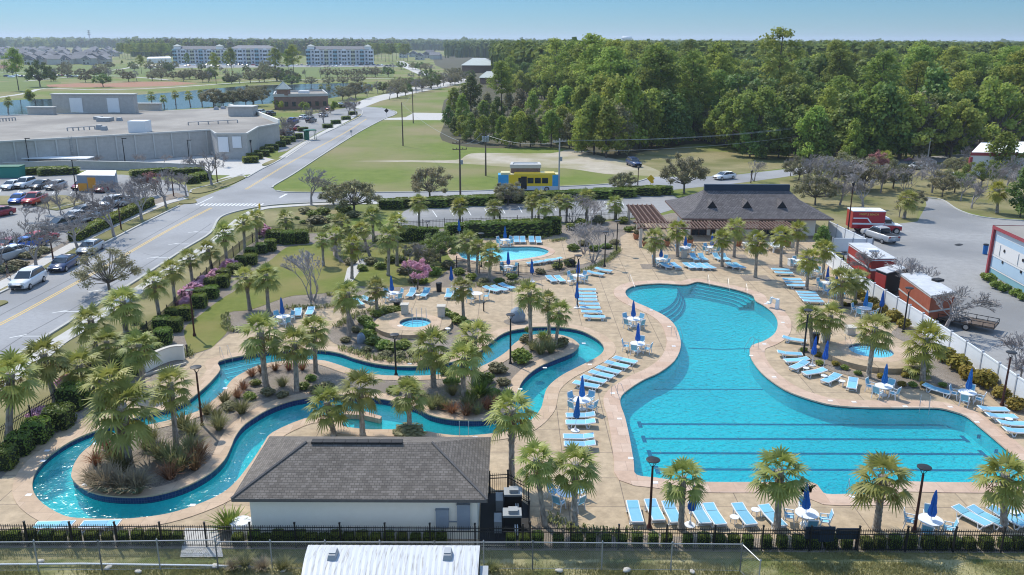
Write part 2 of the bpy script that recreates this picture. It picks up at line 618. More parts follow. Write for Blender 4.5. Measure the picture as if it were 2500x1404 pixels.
PALMC = [make_palm_crown(i, 29 + 2 * (i % 3)) for i in range(5)]
PALMB = [make_palm_crown(20 + i, 30, True) for i in range(3)]
PALMD = [make_dead_fronds(i) for i in range(3)]
PALMT = [make_palm_trunk(i) for i in range(4)]
def grow(mb, tw, rr, p, d, L, r, lev, ends, spread, upb, kids, nmax):
    k = 3
    pts, rad = [p], [r]
    q = p
    for i in range(k):
        d = (d + Vector((rr.uniform(-1, 1), rr.uniform(-1, 1), rr.uniform(-0.6, 1) * upb)) * 0.16).normalized()
        q = q + d * L / k
        pts.append(q)
        rad.append(r * (1 - 0.4 * (i + 1) / k))
    (mb if lev < nmax - 2 else tw).tube(pts, [max(q_, .011 if lev >= nmax - 1 else .016) for q_ in rad], 5 if lev < 2 else 3, cap=False)
    if lev >= nmax:
        ends.append((q, d))
        return
    nk = kids if lev < nmax - 1 else kids + 1
    for j in range(nk):
        a = rr.uniform(0, 2 * pi) if j else 0
        ang = spread * rr.uniform(0.6, 1.25)
        s = d.cross(Vector((cos(a + j * 2.1), sin(a + j * 2.1), 0.3))).normalized()
        nd = (d * cos(ang) + s * sin(ang) + Vector((0, 0, 0.12 * upb))).normalized()
        st = pts[-1] if j < 2 else pts[rr.choice((1, 2))]
        grow(mb, tw, rr, st, nd, L * rr.uniform(0.62, 0.82), r * 0.58, lev + 1, ends, spread, upb, kids, nmax)
def make_tree(seed, h=5.0, nmax=5, spread=0.55, upb=0.6, kids=3, stems=1, trunk=0.28, leaf=None, nleaf=0, lsize=0.16, lrad=0.35, r0=None):
    """returns trunk mesh, crown mesh (twigs, and leaves where it has them); h metres tall"""
    rr = random.Random(seed)
    mb, tw, ends = MB(), MB(), []
    for s in range(stems):
        a = 2 * pi * s / stems + rr.uniform(0, 1)
        lean = 0.0 if stems == 1 else rr.uniform(0.18, 0.4)
        d = Vector((cos(a) * lean, sin(a) * lean, 1)).normalized()
        grow(mb, tw, rr, Vector((cos(a) * 0.1 * (stems > 1), sin(a) * 0.1 * (stems > 1), 0)), d, h * trunk, (r0 or 0.022 * h) / (1 if stems == 1 else 1.7), 0, ends, spread, upb, kids if stems == 1 else 2, nmax)
    zm = max(e[0].z for e in ends)
    k = h / zm
    for b in (mb, tw):
        b.v = [(x * k, y * k, z * k) for x, y, z in b.v]
    tm = mb.data("tree_trunk", [m_bark if leaf else m_twig])
    if leaf and nleaf:
        cen = np.array([tuple(e[0] * k) for e in ends])
        V = cloud(seed, cen, np.full((len(cen), 3), lrad), nleaf, lsize, shell=0.1)
        tv = np.array(tw.v)
        fq = np.array(tw.f)
        V = np.concatenate([tv[fq], V])
        mi = np.concatenate([np.zeros(len(fq)), np.ones(nleaf)])
        cm = quads_mesh("tree_crown", V, [m_twig, leaf], mi)
    else:
        cm = tw.data("tree_crown", [m_twig])
    return tm, cm
BARE = [make_tree(10 + i, 5.0, 6, 0.5, 0.75, 3, trunk=0.25) for i in range(4)]
MYRTLE = [make_tree(30 + i, 4.0, 7, 0.4, 0.8, 3, stems=5, trunk=0.3) for i in range(2)]
def make_dome(seed, leaf, h=5.0, n=6500, size=.15, sparse=1.0):
    """round-headed tree: short trunk, limbs, many leaf clumps over a wide uneven dome"""
    rr = random.Random(seed)
    mb, tw = MB(), MB()
    mb.tube([(0, 0, 0), (.05, .03, h * .2), (.1, 0, h * .34)], [.03 * h, .022 * h, .018 * h], 6)
    cen, rad = [], []
    for i in range(34):
        u = (i + .5) / 34
        el = math.asin(min(1, 1.22 * u - .24))
        a = i * 2.4 + rr.uniform(-.4, .4)
        k = rr.uniform(.62, 1.06)
        c = Vector((cos(a) * cos(el) * .56 * h * k, sin(a) * cos(el) * .56 * h * k, h * (.42 + .5 * k * sin(el))))
        m_ = c * .5 + Vector((rr.uniform(-.2, .2), rr.uniform(-.2, .2), h * .1))
        mb.tube([(.05, 0, h * (.18 + .12 * rr.random())), m_, c], [.012 * h, .008 * h, .003 * h], 4, cap=False)
        for j in range(7):
            e = c + Vector((rr.gauss(0, 1), rr.gauss(0, 1), rr.gauss(.3, .8))).normalized() * h * .13
            tw.tube([m_.lerp(c, .5), c.lerp(e, .4), e], [.014, .011, .009], 3, cap=False)
        cen.append(c)
        q = h * rr.uniform(.09, .15)
        rad.append((q, q, q * .8))
    V = cloud(seed, cen, rad, n, size, up=.5, shell=.2)
    fq = np.array(tw.f)
    V = np.concatenate([np.array(tw.v)[fq], V])
    return mb.data("tree_trunk", [m_bark]), quads_mesh("tree_crown", V, [m_twig, leaf], np.concatenate([np.zeros(len(fq)), np.ones(n)]))
LEAFO = [make_dome(50 + i, m_olive) for i in range(3)]
OAKB = [make_dome(40 + i, m_olive, 6.0, 5200, .14) for i in range(2)]
LEAFD = [make_dome(54 + i, m_leafd) for i in range(2)]
LEAFY = [make_tree(60 + i, 5.0, 4, 0.6, 0.5, 3, leaf=m_leafy, nleaf=3000, lsize=0.24, lrad=0.6) for i in range(2)]
REDT = [make_tree(70, 4.0, 5, 0.5, 0.6, 3, stems=3, leaf=m_pink, nleaf=6000, lsize=0.12, lrad=0.34, trunk=0.2),
        make_tree(71, 5.0, 4, 0.5, 0.6, 3, leaf=m_red, nleaf=2400, lsize=0.16, lrad=0.45)]
def make_pine(seed, mats, h=24.0, kind=0):
    """loblolly pine: bare lower trunk, limbs, needle clumps in uneven tiers"""
    rr = random.Random(seed)
    mb = MB()
    pts = [(0.25 * sin(t * 3 + seed) * t, 0.25 * cos(t * 2.3 + seed) * t, h * t) for t in np.linspace(0, 1, 8)]
    mb.tube(pts, [0.30 * (1 - 0.8 * t) for t in np.linspace(0, 1, 8)], 6)
    cen, rad = [], []
    lo = (0.5, 0.42, 0.3)[kind]
    nt = 26
    for i in range(nt):
        t = i / (nt - 1)
        z = h * (lo + (0.98 - lo) * t)
        R = h * ((0.2, 0.225, 0.24)[kind]) * (0.35 + 0.75 * sin(pi * (0.12 + 0.74 * t))) * (1 - 0.75 * t ** 5) * rr.uniform(0.35, 1.1)
        a = i * 2.4 + rr.uniform(-0.5, 0.5)
        c = Vector((cos(a) * R, sin(a) * R, z + rr.uniform(-0.4, 0.4)))
        mb.tube([(0, 0, z - R * 0.35), c], [0.09, 0.03], 3, cap=False)
        q = rr.uniform(0.7, 1.35) * h / 24
        cen.append(c)
        rad.append((2.3 * q, 2.3 * q, 1.1 * q))
        if rr.random() < 0.6:
            cen.append(c * 0.55 + Vector((rr.uniform(-1, 1), rr.uniform(-1, 1), z * 0.45 + 0.5)))
            rad.append((1.5 * q, 1.5 * q, 0.8 * q))
    V = cloud(seed, cen, rad, 3200, 0.58 * h / 24, up=0.8, shell=0.3, aspect=0.8)
    return mb.data("pine_trunk", [m_pinebark]), quads_mesh("pine_crown", V, mats)
def make_broad(seed, mt, h=10.0, n=2600):
    """broad evergreen or young tree leafed almost to the ground, lumpy outline with gaps"""
    rr = random.Random(seed)
    mb = MB()
    mb.tube([(0, 0, 0), (0.1, 0.1, h * 0.4), (0, 0.1, h * 0.9)], [0.2, 0.13, 0.03], 6)
    cen, rad = [], []
    for i in range(24):
        t = (i + rr.random()) / 24
        z = h * (0.14 + 0.82 * t)
        R = h * 0.28 * (1 - t ** 3) * rr.uniform(0.4, 1.1)
        a = i * 2.4 + rr.uniform(-0.6, 0.6)
        q = rr.uniform(0.09, 0.16) * h
        cen.append((cos(a) * R, sin(a) * R, z))
        rad.append((q, q, q * rr.uniform(0.7, 1.1)))
        mb.tube([(0, 0, z * 0.8), (cos(a) * R, sin(a) * R, z)], [0.05, 0.02], 3, cap=False)
    V = cloud(seed, cen, rad, n, 0.042 * h, up=0.4, shell=0.35)
    return mb.data("tree_trunk", [m_pinebark]), quads_mesh("tree_crown", V, [mt])
PINE = [make_pine(100 + i, [(m_pine, m_pinel, m_pine)[i % 3]], kind=i % 2) for i in range(6)]
PINEY = [make_pine(110 + i, [m_pinel], kind=2) for i in range(2)]
BROAD = [make_broad(120 + i, m_leafd) for i in range(3)]
YOUNG = [make_broad(130, m_leafy), make_broad(131, m_pinel), make_broad(132, m_pine)]
DOMEF = [make_dome(80 + i, (m_pinel, m_pine, m_leafd)[i], 10.0, 9000, .36) for i in range(3)]
SCRUB = make_broad(133, m_olive)
def leafy_box(name, seed, mt, n=900, size=0.11):
    """clipped box shrub, 1 x 1 x 1: lumpy core under a skin of leaves"""
    rg = np.random.default_rng(seed)
    mb = MB()
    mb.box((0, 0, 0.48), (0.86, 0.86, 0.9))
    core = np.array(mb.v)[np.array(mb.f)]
    c = rg.uniform(-0.5, 0.5, (n, 3))
    ax = rg.choice(3, n, p=(0.26, 0.26, 0.48))
    sg = np.where((ax == 2) & (rg.random(n) < 0.85), 0.5, np.where(rg.random(n) < 0.5, -0.5, 0.5))
    c[np.arange(n), ax] = sg * rg.uniform(0.88, 1.03, n)
    rr = np.linalg.norm(c, axis=1, keepdims=True)
    c = np.where(rr > 0.72, c * 0.72 / rr, c)
    nn = c * 1.2 + rg.normal(size=(n, 3)) * 0.45
    nn /= np.linalg.norm(nn, axis=1, keepdims=True)
    a = np.cross(nn, rg.normal(size=(n, 3)))
    a /= np.linalg.norm(a, axis=1, keepdims=True)
    b = np.cross(nn, a)
    s = size * rg.uniform(0.5, 1.2, (n, 1))
    c = c + np.array([0, 0, 0.5])
    V = np.stack([c - a * s * .5, c - b * s * .4, c + a * s * .5, c + b * s * .4], axis=1)
    return quads_mesh(name, np.concatenate([core, V]), [m_hedged, mt], np.concatenate([np.zeros(len(core)), np.ones(n)]))
def round_bush(name, seed, mt, n=700, size=0.13):
    V = cloud(seed, [(0, 0, 0.45), (0.2, 0.1, 0.35), (-0.2, 0.05, 0.4), (0.05, -0.22, 0.35), (0, 0.2, 0.5)],
              [(0.36, 0.36, 0.42), (0.3, 0.3, 0.3), (0.28, 0.28, 0.34), (0.28, 0.26, 0.3), (0.26, 0.26, 0.34)], n, size, shell=0.55)
    return quads_mesh(name, V, [mt])
def tuft(name, seed, mt, n=150, w=0.02, droop=0.5, spread=0.75):
    """clump of arching blades, about 1 m across and 0.8 m high"""
    rr = random.Random(seed)
    mb = MB()
    for i in range(n):
        a, el = rr.uniform(0, 2 * pi), rr.uniform(0.15, 1) * spread
        L = rr.uniform(0.55, 1.0)
        d = Vector((cos(a) * sin(el), sin(a) * sin(el), cos(el)))
        s = Vector((-sin(a), cos(a), 0)) * w
        p = Vector((cos(a), sin(a), 0)) * rr.uniform(0, 0.12)
        q = p + d * L * 0.6
        r = q + (d + Vector((cos(a), sin(a), -1.2)) * droop * el).normalized() * L * 0.4
        mb.quad(p - s, p + s, q + s * .8, q - s * .8)
        mb.quad(q - s * .8, q + s * .8, r + s * .15, r - s * .15)
    return mb.data(name, [mt])
HEDGE = [leafy_box("clipped_hedge", 200 + i, m_hedge) for i in range(3)]
HEDGEY = leafy_box("clipped_hedge", 210, m_hedgey)
BUSH = [round_bush("round_shrub", 220 + i, m_hedge) for i in range(2)]
BUSHO = round_bush("olive_shrub", 224, m_olive)
BUSHY = round_bush("gold_shrub", 226, m_yellowg)
BUSHP = round_bush("azalea", 228, m_pink, 900)
TUFT = [tuft("tuft", 230 + i, m_tuft) for i in range(2)]
TUFTB = tuft("tuft", 233, m_tuftb, 110)
TUFTS = tuft("tuft", 235, m_tufts, 190, 0.018, 0.7)
TUFTG = tuft("tuft", 237, m_hedge, 150, 0.03, 0.3, 0.9)
def tree(kind, pair, x, y, hpx, label, name="tree", cat="tree", group=None, rz=None, wide=1.0, base_h=None):
    """tree at pixel x, y whose top is hpx pixels above its foot"""
    p = P(x, y)
    h = VY(x, y - hpx, p.y).z
    k = h / kind
    rz = random.uniform(0, 6.28) if rz is None else rz
    o = thing(name, label, cat, p, rz, group)
    part("trunk", pair[0], o, sc=(k * wide, k * wide, k))
    part("crown", pair[1], o, sc=(k * wide, k * wide, k))
    return o
def palm(bx, by, cx, cy, rpx, label, bright=False, group="palm trees", tall=None):
    b = P(bx, by)
    c = VY(cx, cy, b.y)
    h = max(c.z, 0.6)
    depth = (b - Vector((0, 0, CAMH))).length
    R = rpx * depth / FPX
    o = thing("palm_tree", label, "palm tree", b, 0, group)
    d = Vector((c.x - b.x, h * random.uniform(-.05, .05), h))
    o.rotation_euler = (0, atan2(d.x, d.z), random.uniform(0, 6.28))
    # the random spin is applied about the trunk itself
    o.rotation_mode = "QUATERNION"
    o.rotation_quaternion = Vector((0, 0, 1)).rotation_difference(d.normalized()) @ Matrix.Rotation(random.uniform(0, 6.28), 3, "Z").to_quaternion()
    L = d.length
    k = R / 1.68
    kt = min(1.25, max(0.8, k))
    part("trunk", random.choice(PALMT), o, sc=(kt, kt, L))
    part("crown", random.choice(PALMB if bright else PALMC), o, loc=(0, 0, L), sc=(k, k, k * random.uniform(0.92, 1.08)))
    if random.random() < 0.75:
        part("dead_fronds", random.choice(PALMD), o, loc=(0, 0, L - 0.05), sc=(k, k, k))
    return o
# ------------------------------------------------------------------ setting: ground, roads, deck, pools
g_grass = M("meadow_grass", (0.095, 0.14, 0.014), (0.165, 0.195, 0.034), 0.35, 0.95, bump=0.4, bscale=6, detail=9, c3=(0.22, 0.19, 0.085), big=0.028)
g_lawn = M("lawn_grass", (0.10, 0.13, 0.016), (0.17, 0.185, 0.036), 1.2, 0.95, bump=0.4, bscale=15, detail=8, c3=(0.21, 0.18, 0.06), big=0.12)
g_field = M("green_turf", (0.10, 0.14, 0.03), (0.15, 0.18, 0.045), 0.05, 0.95)
g_dry = M("dry_verge", (0.19, 0.165, 0.07), (0.30, 0.255, 0.13), 0.8, 0.95, bump=0.4, bscale=10, detail=9, c3=(0.14, 0.14, 0.045), big=0.1)
g_front = M("rough_grass", (0.24, 0.22, 0.085), (0.48, 0.42, 0.24), 1.5, 0.95, bump=0.8, bscale=12, detail=9, c3=(0.11, 0.13, 0.035), big=0.4)
g_asph = M("asphalt", (0.27, 0.27, 0.275), (0.345, 0.345, 0.35), 2.5, 0.9, bump=0.15, bscale=40, detail=10, c3=(0.24, 0.24, 0.243), big=0.08)
g_asph2 = M("worn_asphalt", (0.245, 0.24, 0.235), (0.33, 0.325, 0.315), 1.2, 0.9, bump=0.15, bscale=40, detail=10, c3=(0.2, 0.2, 0.2), big=0.06)
g_conc = M("pale_concrete", (0.43, 0.41, 0.38), (0.52, 0.5, 0.47), 1.5, 0.9, detail=9)
g_kerb = M("kerb_concrete", (0.38, 0.37, 0.34), (0.47, 0.46, 0.43), 2, 0.9)
g_dirt = M("sandy_gravel", (0.34, 0.29, 0.22), (0.47, 0.42, 0.33), 0.5, 0.95, detail=10, c3=(0.28, 0.25, 0.14), big=0.09)
g_infield = M("clay_infield", (0.28, 0.14, 0.08), (0.35, 0.18, 0.11), 0.2, 0.95)
g_line = M("white_marking", (0.62, 0.62, 0.60), (0.72, 0.72, 0.70), 3, 0.8)
g_yline = M("yellow_marking", (0.62, 0.40, 0.10), (0.7, 0.48, 0.15), 3, 0.8)
g_mulch = M("brown_mulch", (0.12, 0.096, 0.077), (0.46, 0.39, 0.32), 12, 0.95, bump=1.0, bscale=18, detail=9, c3=(0.24, 0.2, 0.16), big=0.35, contrast=0.2)
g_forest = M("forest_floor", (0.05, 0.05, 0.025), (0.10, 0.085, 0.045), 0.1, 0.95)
def deckmat():
    mt = brickmat("tan_concrete_deck", (0.395, 0.30, 0.198), (0.43, 0.332, 0.222), (0.2, 0.155, 0.115), 3.2, 3.2, 0.028, offset_=0.0, var=0.26)
    return mt
g_deck = deckmat()
g_cope = brickmat("pink_coping", (0.47, 0.325, 0.235), (0.55, 0.41, 0.315), (0.36, 0.25, 0.2), 1.5, 1.2, 0.012, offset_=0.3, var=0.14)
g_cope2 = brickmat("tan_coping", (0.45, 0.325, 0.22), (0.51, 0.38, 0.27), (0.34, 0.25, 0.19), 1.3, 1.1, 0.012, offset_=0.3, var=0.14)
g_tile = brickmat("navy_tile", (0.012, 0.025, 0.10), (0.02, 0.04, 0.14), (0.06, 0.08, 0.16), 0.15, 0.15, 0.012, plane="XZ", rough=0.3, offset_=0.0)
g_floor = M("pool_plaster", (0.27, 0.57, 0.66), (0.39, 0.69, 0.76), 4, 0.8, detail=3, contrast=0.2, c3=(0.22, 0.52, 0.63), big=0.07)
g_rfloor = M("river_plaster", (0.28, 0.62, 0.66), (0.4, 0.76, 0.79), 4, 0.8, detail=4, contrast=0.2)
g_sfloor = M("spa_plaster", (0.22, 0.55, 0.66), (0.30, 0.64, 0.74), 3, 0.8)
g_kfloor = M("wading_plaster", (0.42, 0.68, 0.74), (0.5, 0.75, 0.8), 3, 0.8)
g_lane = M("lane_tile", (0.005, 0.05, 0.2), rough=0.5)
w_main = watermat("pool_water", (0.13, 0.83, 0.84), 2.6, 6.5, 1.0, .1, deep=((0.04, 0.52, 0.6), 0.13))
w_river = watermat("river_water", (0.17, 0.82, 0.84), 2.2, 6, 0.7, .16, deep=((0.04, 0.42, 0.5), 0.22))
w_kid = watermat("wading_water", (0.62, 0.92, 0.97), 2.0, 7, 0.35)
w_lake = watermat("lake_water", (0.3, 0.4, 0.45), 0.35, 1.2, 0.35, deep=((0.07, 0.10, 0.12), 1.0), wcol=(.62, .62, .6))
def ribbon(pts, w, z=None, zs=None):
    """left and right edges of a strip of width w along a polyline"""
    L, R = [], []
    for i in range(len(pts)):
        a, b = Vector(pts[max(i - 1, 0)][:2]), Vector(pts[min(i + 1, len(pts) - 1)][:2])
        d = (b - a).normalized()
        n = Vector((-d.y, d.x)) * w / 2
        p = Vector(pts[i][:2])
        L.append((p + n)[:])
        R.append((p - n)[:])
    return L, R
def strip(mb, pts, w, z0, z1):
    L, R = ribbon(pts, w)
    n, b = len(pts), len(mb.v)
    for p, q in zip(L, R):
        mb.v += [(p[0], p[1], z1), (q[0], q[1], z1), (p[0], p[1], z0), (q[0], q[1], z0)]
    for i in range(n - 1):
        k = b + 4 * i
        for f in ((k, k + 1, k + 5, k + 4), (k + 2, k, k + 4, k + 6), (k + 1, k + 3, k + 7, k + 5)):
            mb.f.append(f)
            mb.m.append(mb.k)
    for k in (b, b + 4 * (n - 1)):
        mb.f.append((k, k + 1, k + 3, k + 2))
        mb.m.append(mb.k)
    return mb
def open_smooth(pts, n=5):
    pts = [Vector(p[:2]) for p in pts]
    out = []
    for i in range(len(pts) - 1):
        p1, p2 = pts[i], pts[i + 1]
        p0 = pts[i - 1] if i else p1 * 2 - p2
        p3 = pts[i + 2] if i + 2 < len(pts) else p2 * 2 - p1
        for k in range(n):
            t = k / n
            q = 0.5 * ((2 * p1) + (p2 - p0) * t + (2 * p0 - 5 * p1 + 4 * p2 - p3) * t * t + (3 * p1 - p0 - 3 * p2 + p3) * t ** 3)
            out.append(q[:])
    out.append(pts[-1][:])
    return out
def sheet(name, px, z, mt, sm=True, kind="structure"):
    p = pp(px)
    return slab(name, [smooth_poly(p, 4) if sm else p], z, z, mt, kind)
# outline of the pool yard
YARD = [(-80, 1334), (2620, 1348), (2620, 1000), (2500, 932), (2310, 811), (2100, 681), (2019, 612), (2012, 575), (1900, 520), (1640, 520), (1585, 533), (1350, 550), (1085, 558),
        (985, 562), (830, 568), (700, 571), (650, 574), (600, 604), (520, 672), (430, 762), (392, 803), (300, 872), (140, 1002), (75, 1047), (-80, 1140)]
yard = pp(YARD)
MAIN = [(1527, 709), (1551, 697), (1609, 692), (1660, 695), (1680, 694), (1701, 688), (1722, 691), (1745, 696), (1793, 706), (1827, 716), (1841, 723), (1846, 734), (1865, 745), (1886, 761), (1899, 781), (1899, 802), (1889, 819), (1865, 834),
        (1838, 844), (1832, 858), (1838, 880), (1862, 911), (1896, 938), (1933, 959), (1985, 977), (2036, 989), (2104, 994), (2173, 995), (2241, 995), (2292, 996), (2327, 1004), (2361, 1016), (2388, 1037), (2429, 1071), (2470, 1106), (2520, 1143), (2556, 1178),
        (2500, 1180), (2395, 1180), (2280, 1179), (2172, 1178), (2150, 1196), (2140, 1208), (2080, 1208), (2017, 1208), (2000, 1194), (1985, 1181), (1930, 1179), (1845, 1179), (1740, 1179), (1660, 1176), (1600, 1168), (1551, 1160), (1545, 1130), (1536, 1075), (1524, 1020), (1513, 988), (1516, 966),
        (1541, 945), (1572, 926), (1609, 909), (1645, 881), (1660, 848), (1657, 820), (1644, 792), (1620, 771), (1582, 752), (1548, 737), (1529, 723)]
main = smooth_poly(pp(MAIN), 3)
ROUT = [(533, 882), (598, 867), (663, 857), (725, 853), (786, 855), (830, 862), (864, 874), (915, 887), (967, 893), (1018, 894), (1052, 891), (1100, 884), (1140, 872), (1175, 854), (1213, 823), (1240, 809), (1274, 802), (1309, 798), (1360, 798), (1411, 805), (1445, 819), (1469, 836), (1476, 853), (1466, 868), (1438, 884), (1404, 901), (1377, 915), (1353, 932), (1336, 951), (1329, 975), (1322, 999), (1300, 1025), (1270, 1045), (1230, 1056), (1172, 1063), (1120, 1065), (1069, 1060), (1042, 1055), (977, 1051), (936, 1050), (898, 1050), (845, 1044), (832, 1037), (838, 1021), (800, 1018), (745, 1023), (667, 1057), (645, 1085), (615, 1130), (578, 1177), (540, 1208), (479, 1235), (410, 1256), (342, 1266), (291, 1269), (205, 1268), (154, 1261), (103, 1232), (80, 1204), (77, 1177), (89, 1146), (120, 1112), (171, 1078), (226, 1054), (284, 1037), (328, 1020), (376, 1006), (417, 997), (455, 980), (496, 948), (520, 924), (536, 902)]
rout = smooth_poly(pp(ROUT), 3)
ISL_U = [(178, 1150), (185, 1129), (205, 1102), (239, 1078), (284, 1057), (342, 1042), (410, 1027), (479, 1006), (506, 989), (544, 958), (568, 927), (598, 908), (636, 891), (700, 880), (776, 879), (814, 887), (864, 904), (915, 915), (1001, 918), (1069, 915), (1138, 908), (1172, 896), (1206, 880), (1240, 857), (1257, 839), (1285, 822), (1319, 816), (1363, 817), (1394, 826), (1411, 839)]
ISL_L = [(1411, 858), (1397, 872), (1363, 886), (1326, 902), (1298, 919), (1275, 942), (1264, 964), (1255, 992), (1235, 1020), (1205, 1034), (1172, 1040), (1103, 1038), (1049, 1026), (1015, 1007), (950, 990), (898, 983), (840, 977), (790, 977), (745, 985), (701, 995), (650, 1016), (598, 1050), (574, 1081), (564, 1105), (547, 1139), (513, 1171), (462, 1200), (410, 1218), (359, 1228), (301, 1229), (246, 1223), (205, 1207), (181, 1184)]
isl = smooth_poly(pp(ISL_U, 0.15) + pp(ISL_L, -0.32), 3)
KID = [(1120, 622), (1118, 617), (1140, 609), (1180, 605), (1228, 603), (1300, 602), (1329, 607), (1341, 614), (1329, 623), (1295, 630), (1228, 638), (1168, 638), (1132, 632)]
kid = smooth_poly(pp(KID), 4)
def circle(c, r, n=40):
    return [(c[0] + r * cos(2 * pi * i / n), c[1] + r * sin(2 * pi * i / n)) for i in range(n)]
SPA1, SPA2 = P(1014, 797), P(2125, 867)
spa1, spa2 = circle(SPA1, 1.42), circle(SPA2, 1.75)
holes = [main, rout, kid]
big = [(-6000, -60), (6000, -60), (12000, 12000), (-12000, 12000)]
slab("ground", [big, yard], -0.05, -0.05, g_grass)
slab("planting_bed", [offset(yard, 0.05)] + holes, -0.06, -0.02, g_mulch)
# ---- deck
DECK = [(-80, 1328), (2620, 1342), (2620, 1010), (2500, 938), (2310, 817), (2100, 687), (2022, 618), (2010, 585), (1640, 560), (1585, 540), (1560, 552), (1512, 580), (1516, 612), (1492, 630), (1450, 655), (1385, 671), (1300, 688), (1262, 696), (1225, 704), (1180, 700), (1130, 702), (1060, 702), (1000, 706), (940, 716), (880, 720), (835, 722), (815, 738), (773, 752), (720, 760), (682, 768), (640, 802), (600, 812), (560, 815), (530, 838), (513, 853), (479, 864), (446, 878), (452, 893), (400, 935), (360, 930), (330, 950), (300, 985), (205, 1025), (126, 1066), (72, 1097), (0, 1170), (-80, 1230)]
slab("pool_deck", [pp(DECK), main, rout], -0.1, 0.0, g_deck)
KDECK = [(1092, 612), (1115, 597), (1165, 583), (1240, 573), (1330, 572), (1385, 582), (1420, 600), (1470, 622), (1440, 640), (1403, 648), (1300, 664), (1228, 664), (1140, 652), (1105, 636)]
slab("wading_pool_deck", [smooth_poly(pp(KDECK), 4), kid], -0.02, 0.008, g_deck)
# ---- coping bands, raised a little
def coping(name, inner, w, z0, z1, mt, drop):
    a, b = offset(inner, -0.06), offset(inner, w)
    mb = MB()
    mb.ring(b, a, z1).wall(b, z0, z1).wall(a, z1 - drop, z1)
    return struct(mb.obj(name, mt))
coping("pool_coping", main, 1.15, -0.02, 0.035, g_cope, 0.1)
coping("river_coping", rout, 0.95, -0.02, 0.035, g_cope2, 0.1)
coping("wading_pool_coping", kid, 0.7, 0.0, 0.04, g_cope, 0.08)
# ---- basins
def basin(name, out, zf, zw, floor, wallmat, tile, tilemat, isl=None):
    mb = MB()
    mb.mat(0).wall(out, zf, zw - 0.06)
    mb.mat(1).wall(out, zw - 0.06, 0.03)
    o = struct(mb.obj(name + "_walls", [wallmat, tilemat]))
    return slab(name + "_floor", [out] + ([isl] if isl else []), zf, zf, floor)
basin("pool", offset(main, 0.01), -1.25, -0.12, g_floor, g_floor, 0, g_tile)
basin("river", offset(rout, 0.01), -1.2, -0.32, g_rfloor, g_rfloor, 0, g_tile)
basin("wading_pool", offset(kid, 0.01), -0.45, -0.08, g_kfloor, g_kfloor, 0, g_tile)
slab("pool_water", [main], -0.12, -0.12, w_main)
slab("river_water", [rout, isl], -0.32, -0.32, w_river)
slab("wading_pool_water", [kid], -0.08, -0.08, w_kid)
# lane lines on the floor
mb = MB()
zl = -1.24
for k, (x0, x1, y) in enumerate(((1562, 2311, 1036.5), (1572, 2356, 1072), (1586, 2400, 1107.5), (1604, 2446, 1147))):
    # the floor lies lower than the deck: refraction ignored, lines drawn where they stand
    a, b = P(x0, y, zl), P(x1, y, zl)
    mb.box(((a.x + b.x) / 2, (a.y + b.y) / 2, zl), (b.x - a.x, 0.27, 0.004))
    for q in (a, b):
        mb.box((q.x, q.y, zl), (0.28, 1.0, 0.0045))
for (x, y) in ((2362, 1030), (2402, 1064), (2445, 1100)):
    q = P(x, y, -0.6)
    for d in ((0.25, 0.02, 1.0), (0.02, 0.02, 1.0)):
        mb.box((q.x, q.y, -0.65), (0.9, 0.05, 0.28)).box((q.x, q.y, -0.65), (0.28, 0.06, 0.9))
        break
struct(mb.obj("lane_marking", g_lane))
# rope-line seams across the floor
mb = MB()
for pts in (((1560, 950), (1620, 950), (1880, 951), (1892, 946)), ((1680, 850), (1760, 853), (1835, 851))):
    strip(mb, [(lambda v: (v.x, v.y))(P(x, y, zl)) for x, y in pts], 0.16, zl - .002, zl + .004)
struct(mb.obj("depth_break_line", g_lane))
# entry steps
def clipsteps(name, line, n, tread, z_top, rise, mt, edge, side=1, floor=-1.25):
    """treads that follow an edge line, each one lower and further out"""
    mb = MB()
    pts = open_smooth([(P(x, y)).xy[:] for x, y in line], 6)
    for k in range(n):
        L, R = ribbon(pts, 2 * tread * (k + 1))
        q = (R if side > 0 else L)
        b = len(mb.v)
        zt = z_top - rise * k
        mb.mat(0)
        for p, e in zip(pts, q):
            mb.v += [(p[0], p[1], zt), (e[0], e[1], zt), (e[0], e[1], floor)]
        for i in range(len(pts) - 1):
            j = b + 3 * i
            mb.f += [(j, j + 1, j + 4, j + 3), (j + 1, j + 2, j + 5, j + 4)]
            mb.m += [0, 0]
        mb.mat(1)
        strip(mb, q, 0.07, zt - .03, zt + .006)
    return struct(mb.obj(name, [mt, edge]))
clipsteps("pool_steps", ((1701, 689), (1745, 697), (1793, 707), (1827, 717), (1843, 726)), 4, 0.42, -0.3, 0.22, g_floor, g_lane, 1)
clipsteps("pool_front_steps", ((2014, 1207), (2080, 1207.5), (2143, 1207)), 4, 0.3, -0.3, 0.22, g_floor, g_lane, -1)
clipsteps("river_steps", ((536, 880), (568, 873), (600, 866), (640, 860)), 4, 0.42, -0.45, 0.18, g_rfloor, g_tile, 1, -1.2)
# shallow shelf with rounded steps in the lobe
lobe = [(1606, 765), (1582, 752), (1548, 737), (1529, 723), (1527, 709), (1551, 697), (1609, 692), (1640, 693)]
mb = MB()
for k in range(4):
    arc = open_smooth([P(x + 5.5 * k, y + 4.5 * k, -.5).xy[:] for x, y in ((1640, 690), (1652, 702), (1655, 716), (1648, 735), (1630, 752), (1604, 765))], 6)
    zt = -.42 - .2 * k
    mb.mat(0).prism(offset(pp(lobe), -.05) + list(arc), -1.24 + .003 * k, zt)
    mb.mat(1)
    strip(mb, arc, .09, zt - .03, zt + .006)
struct(mb.obj("curved_pool_steps", [g_floor, g_lane]))
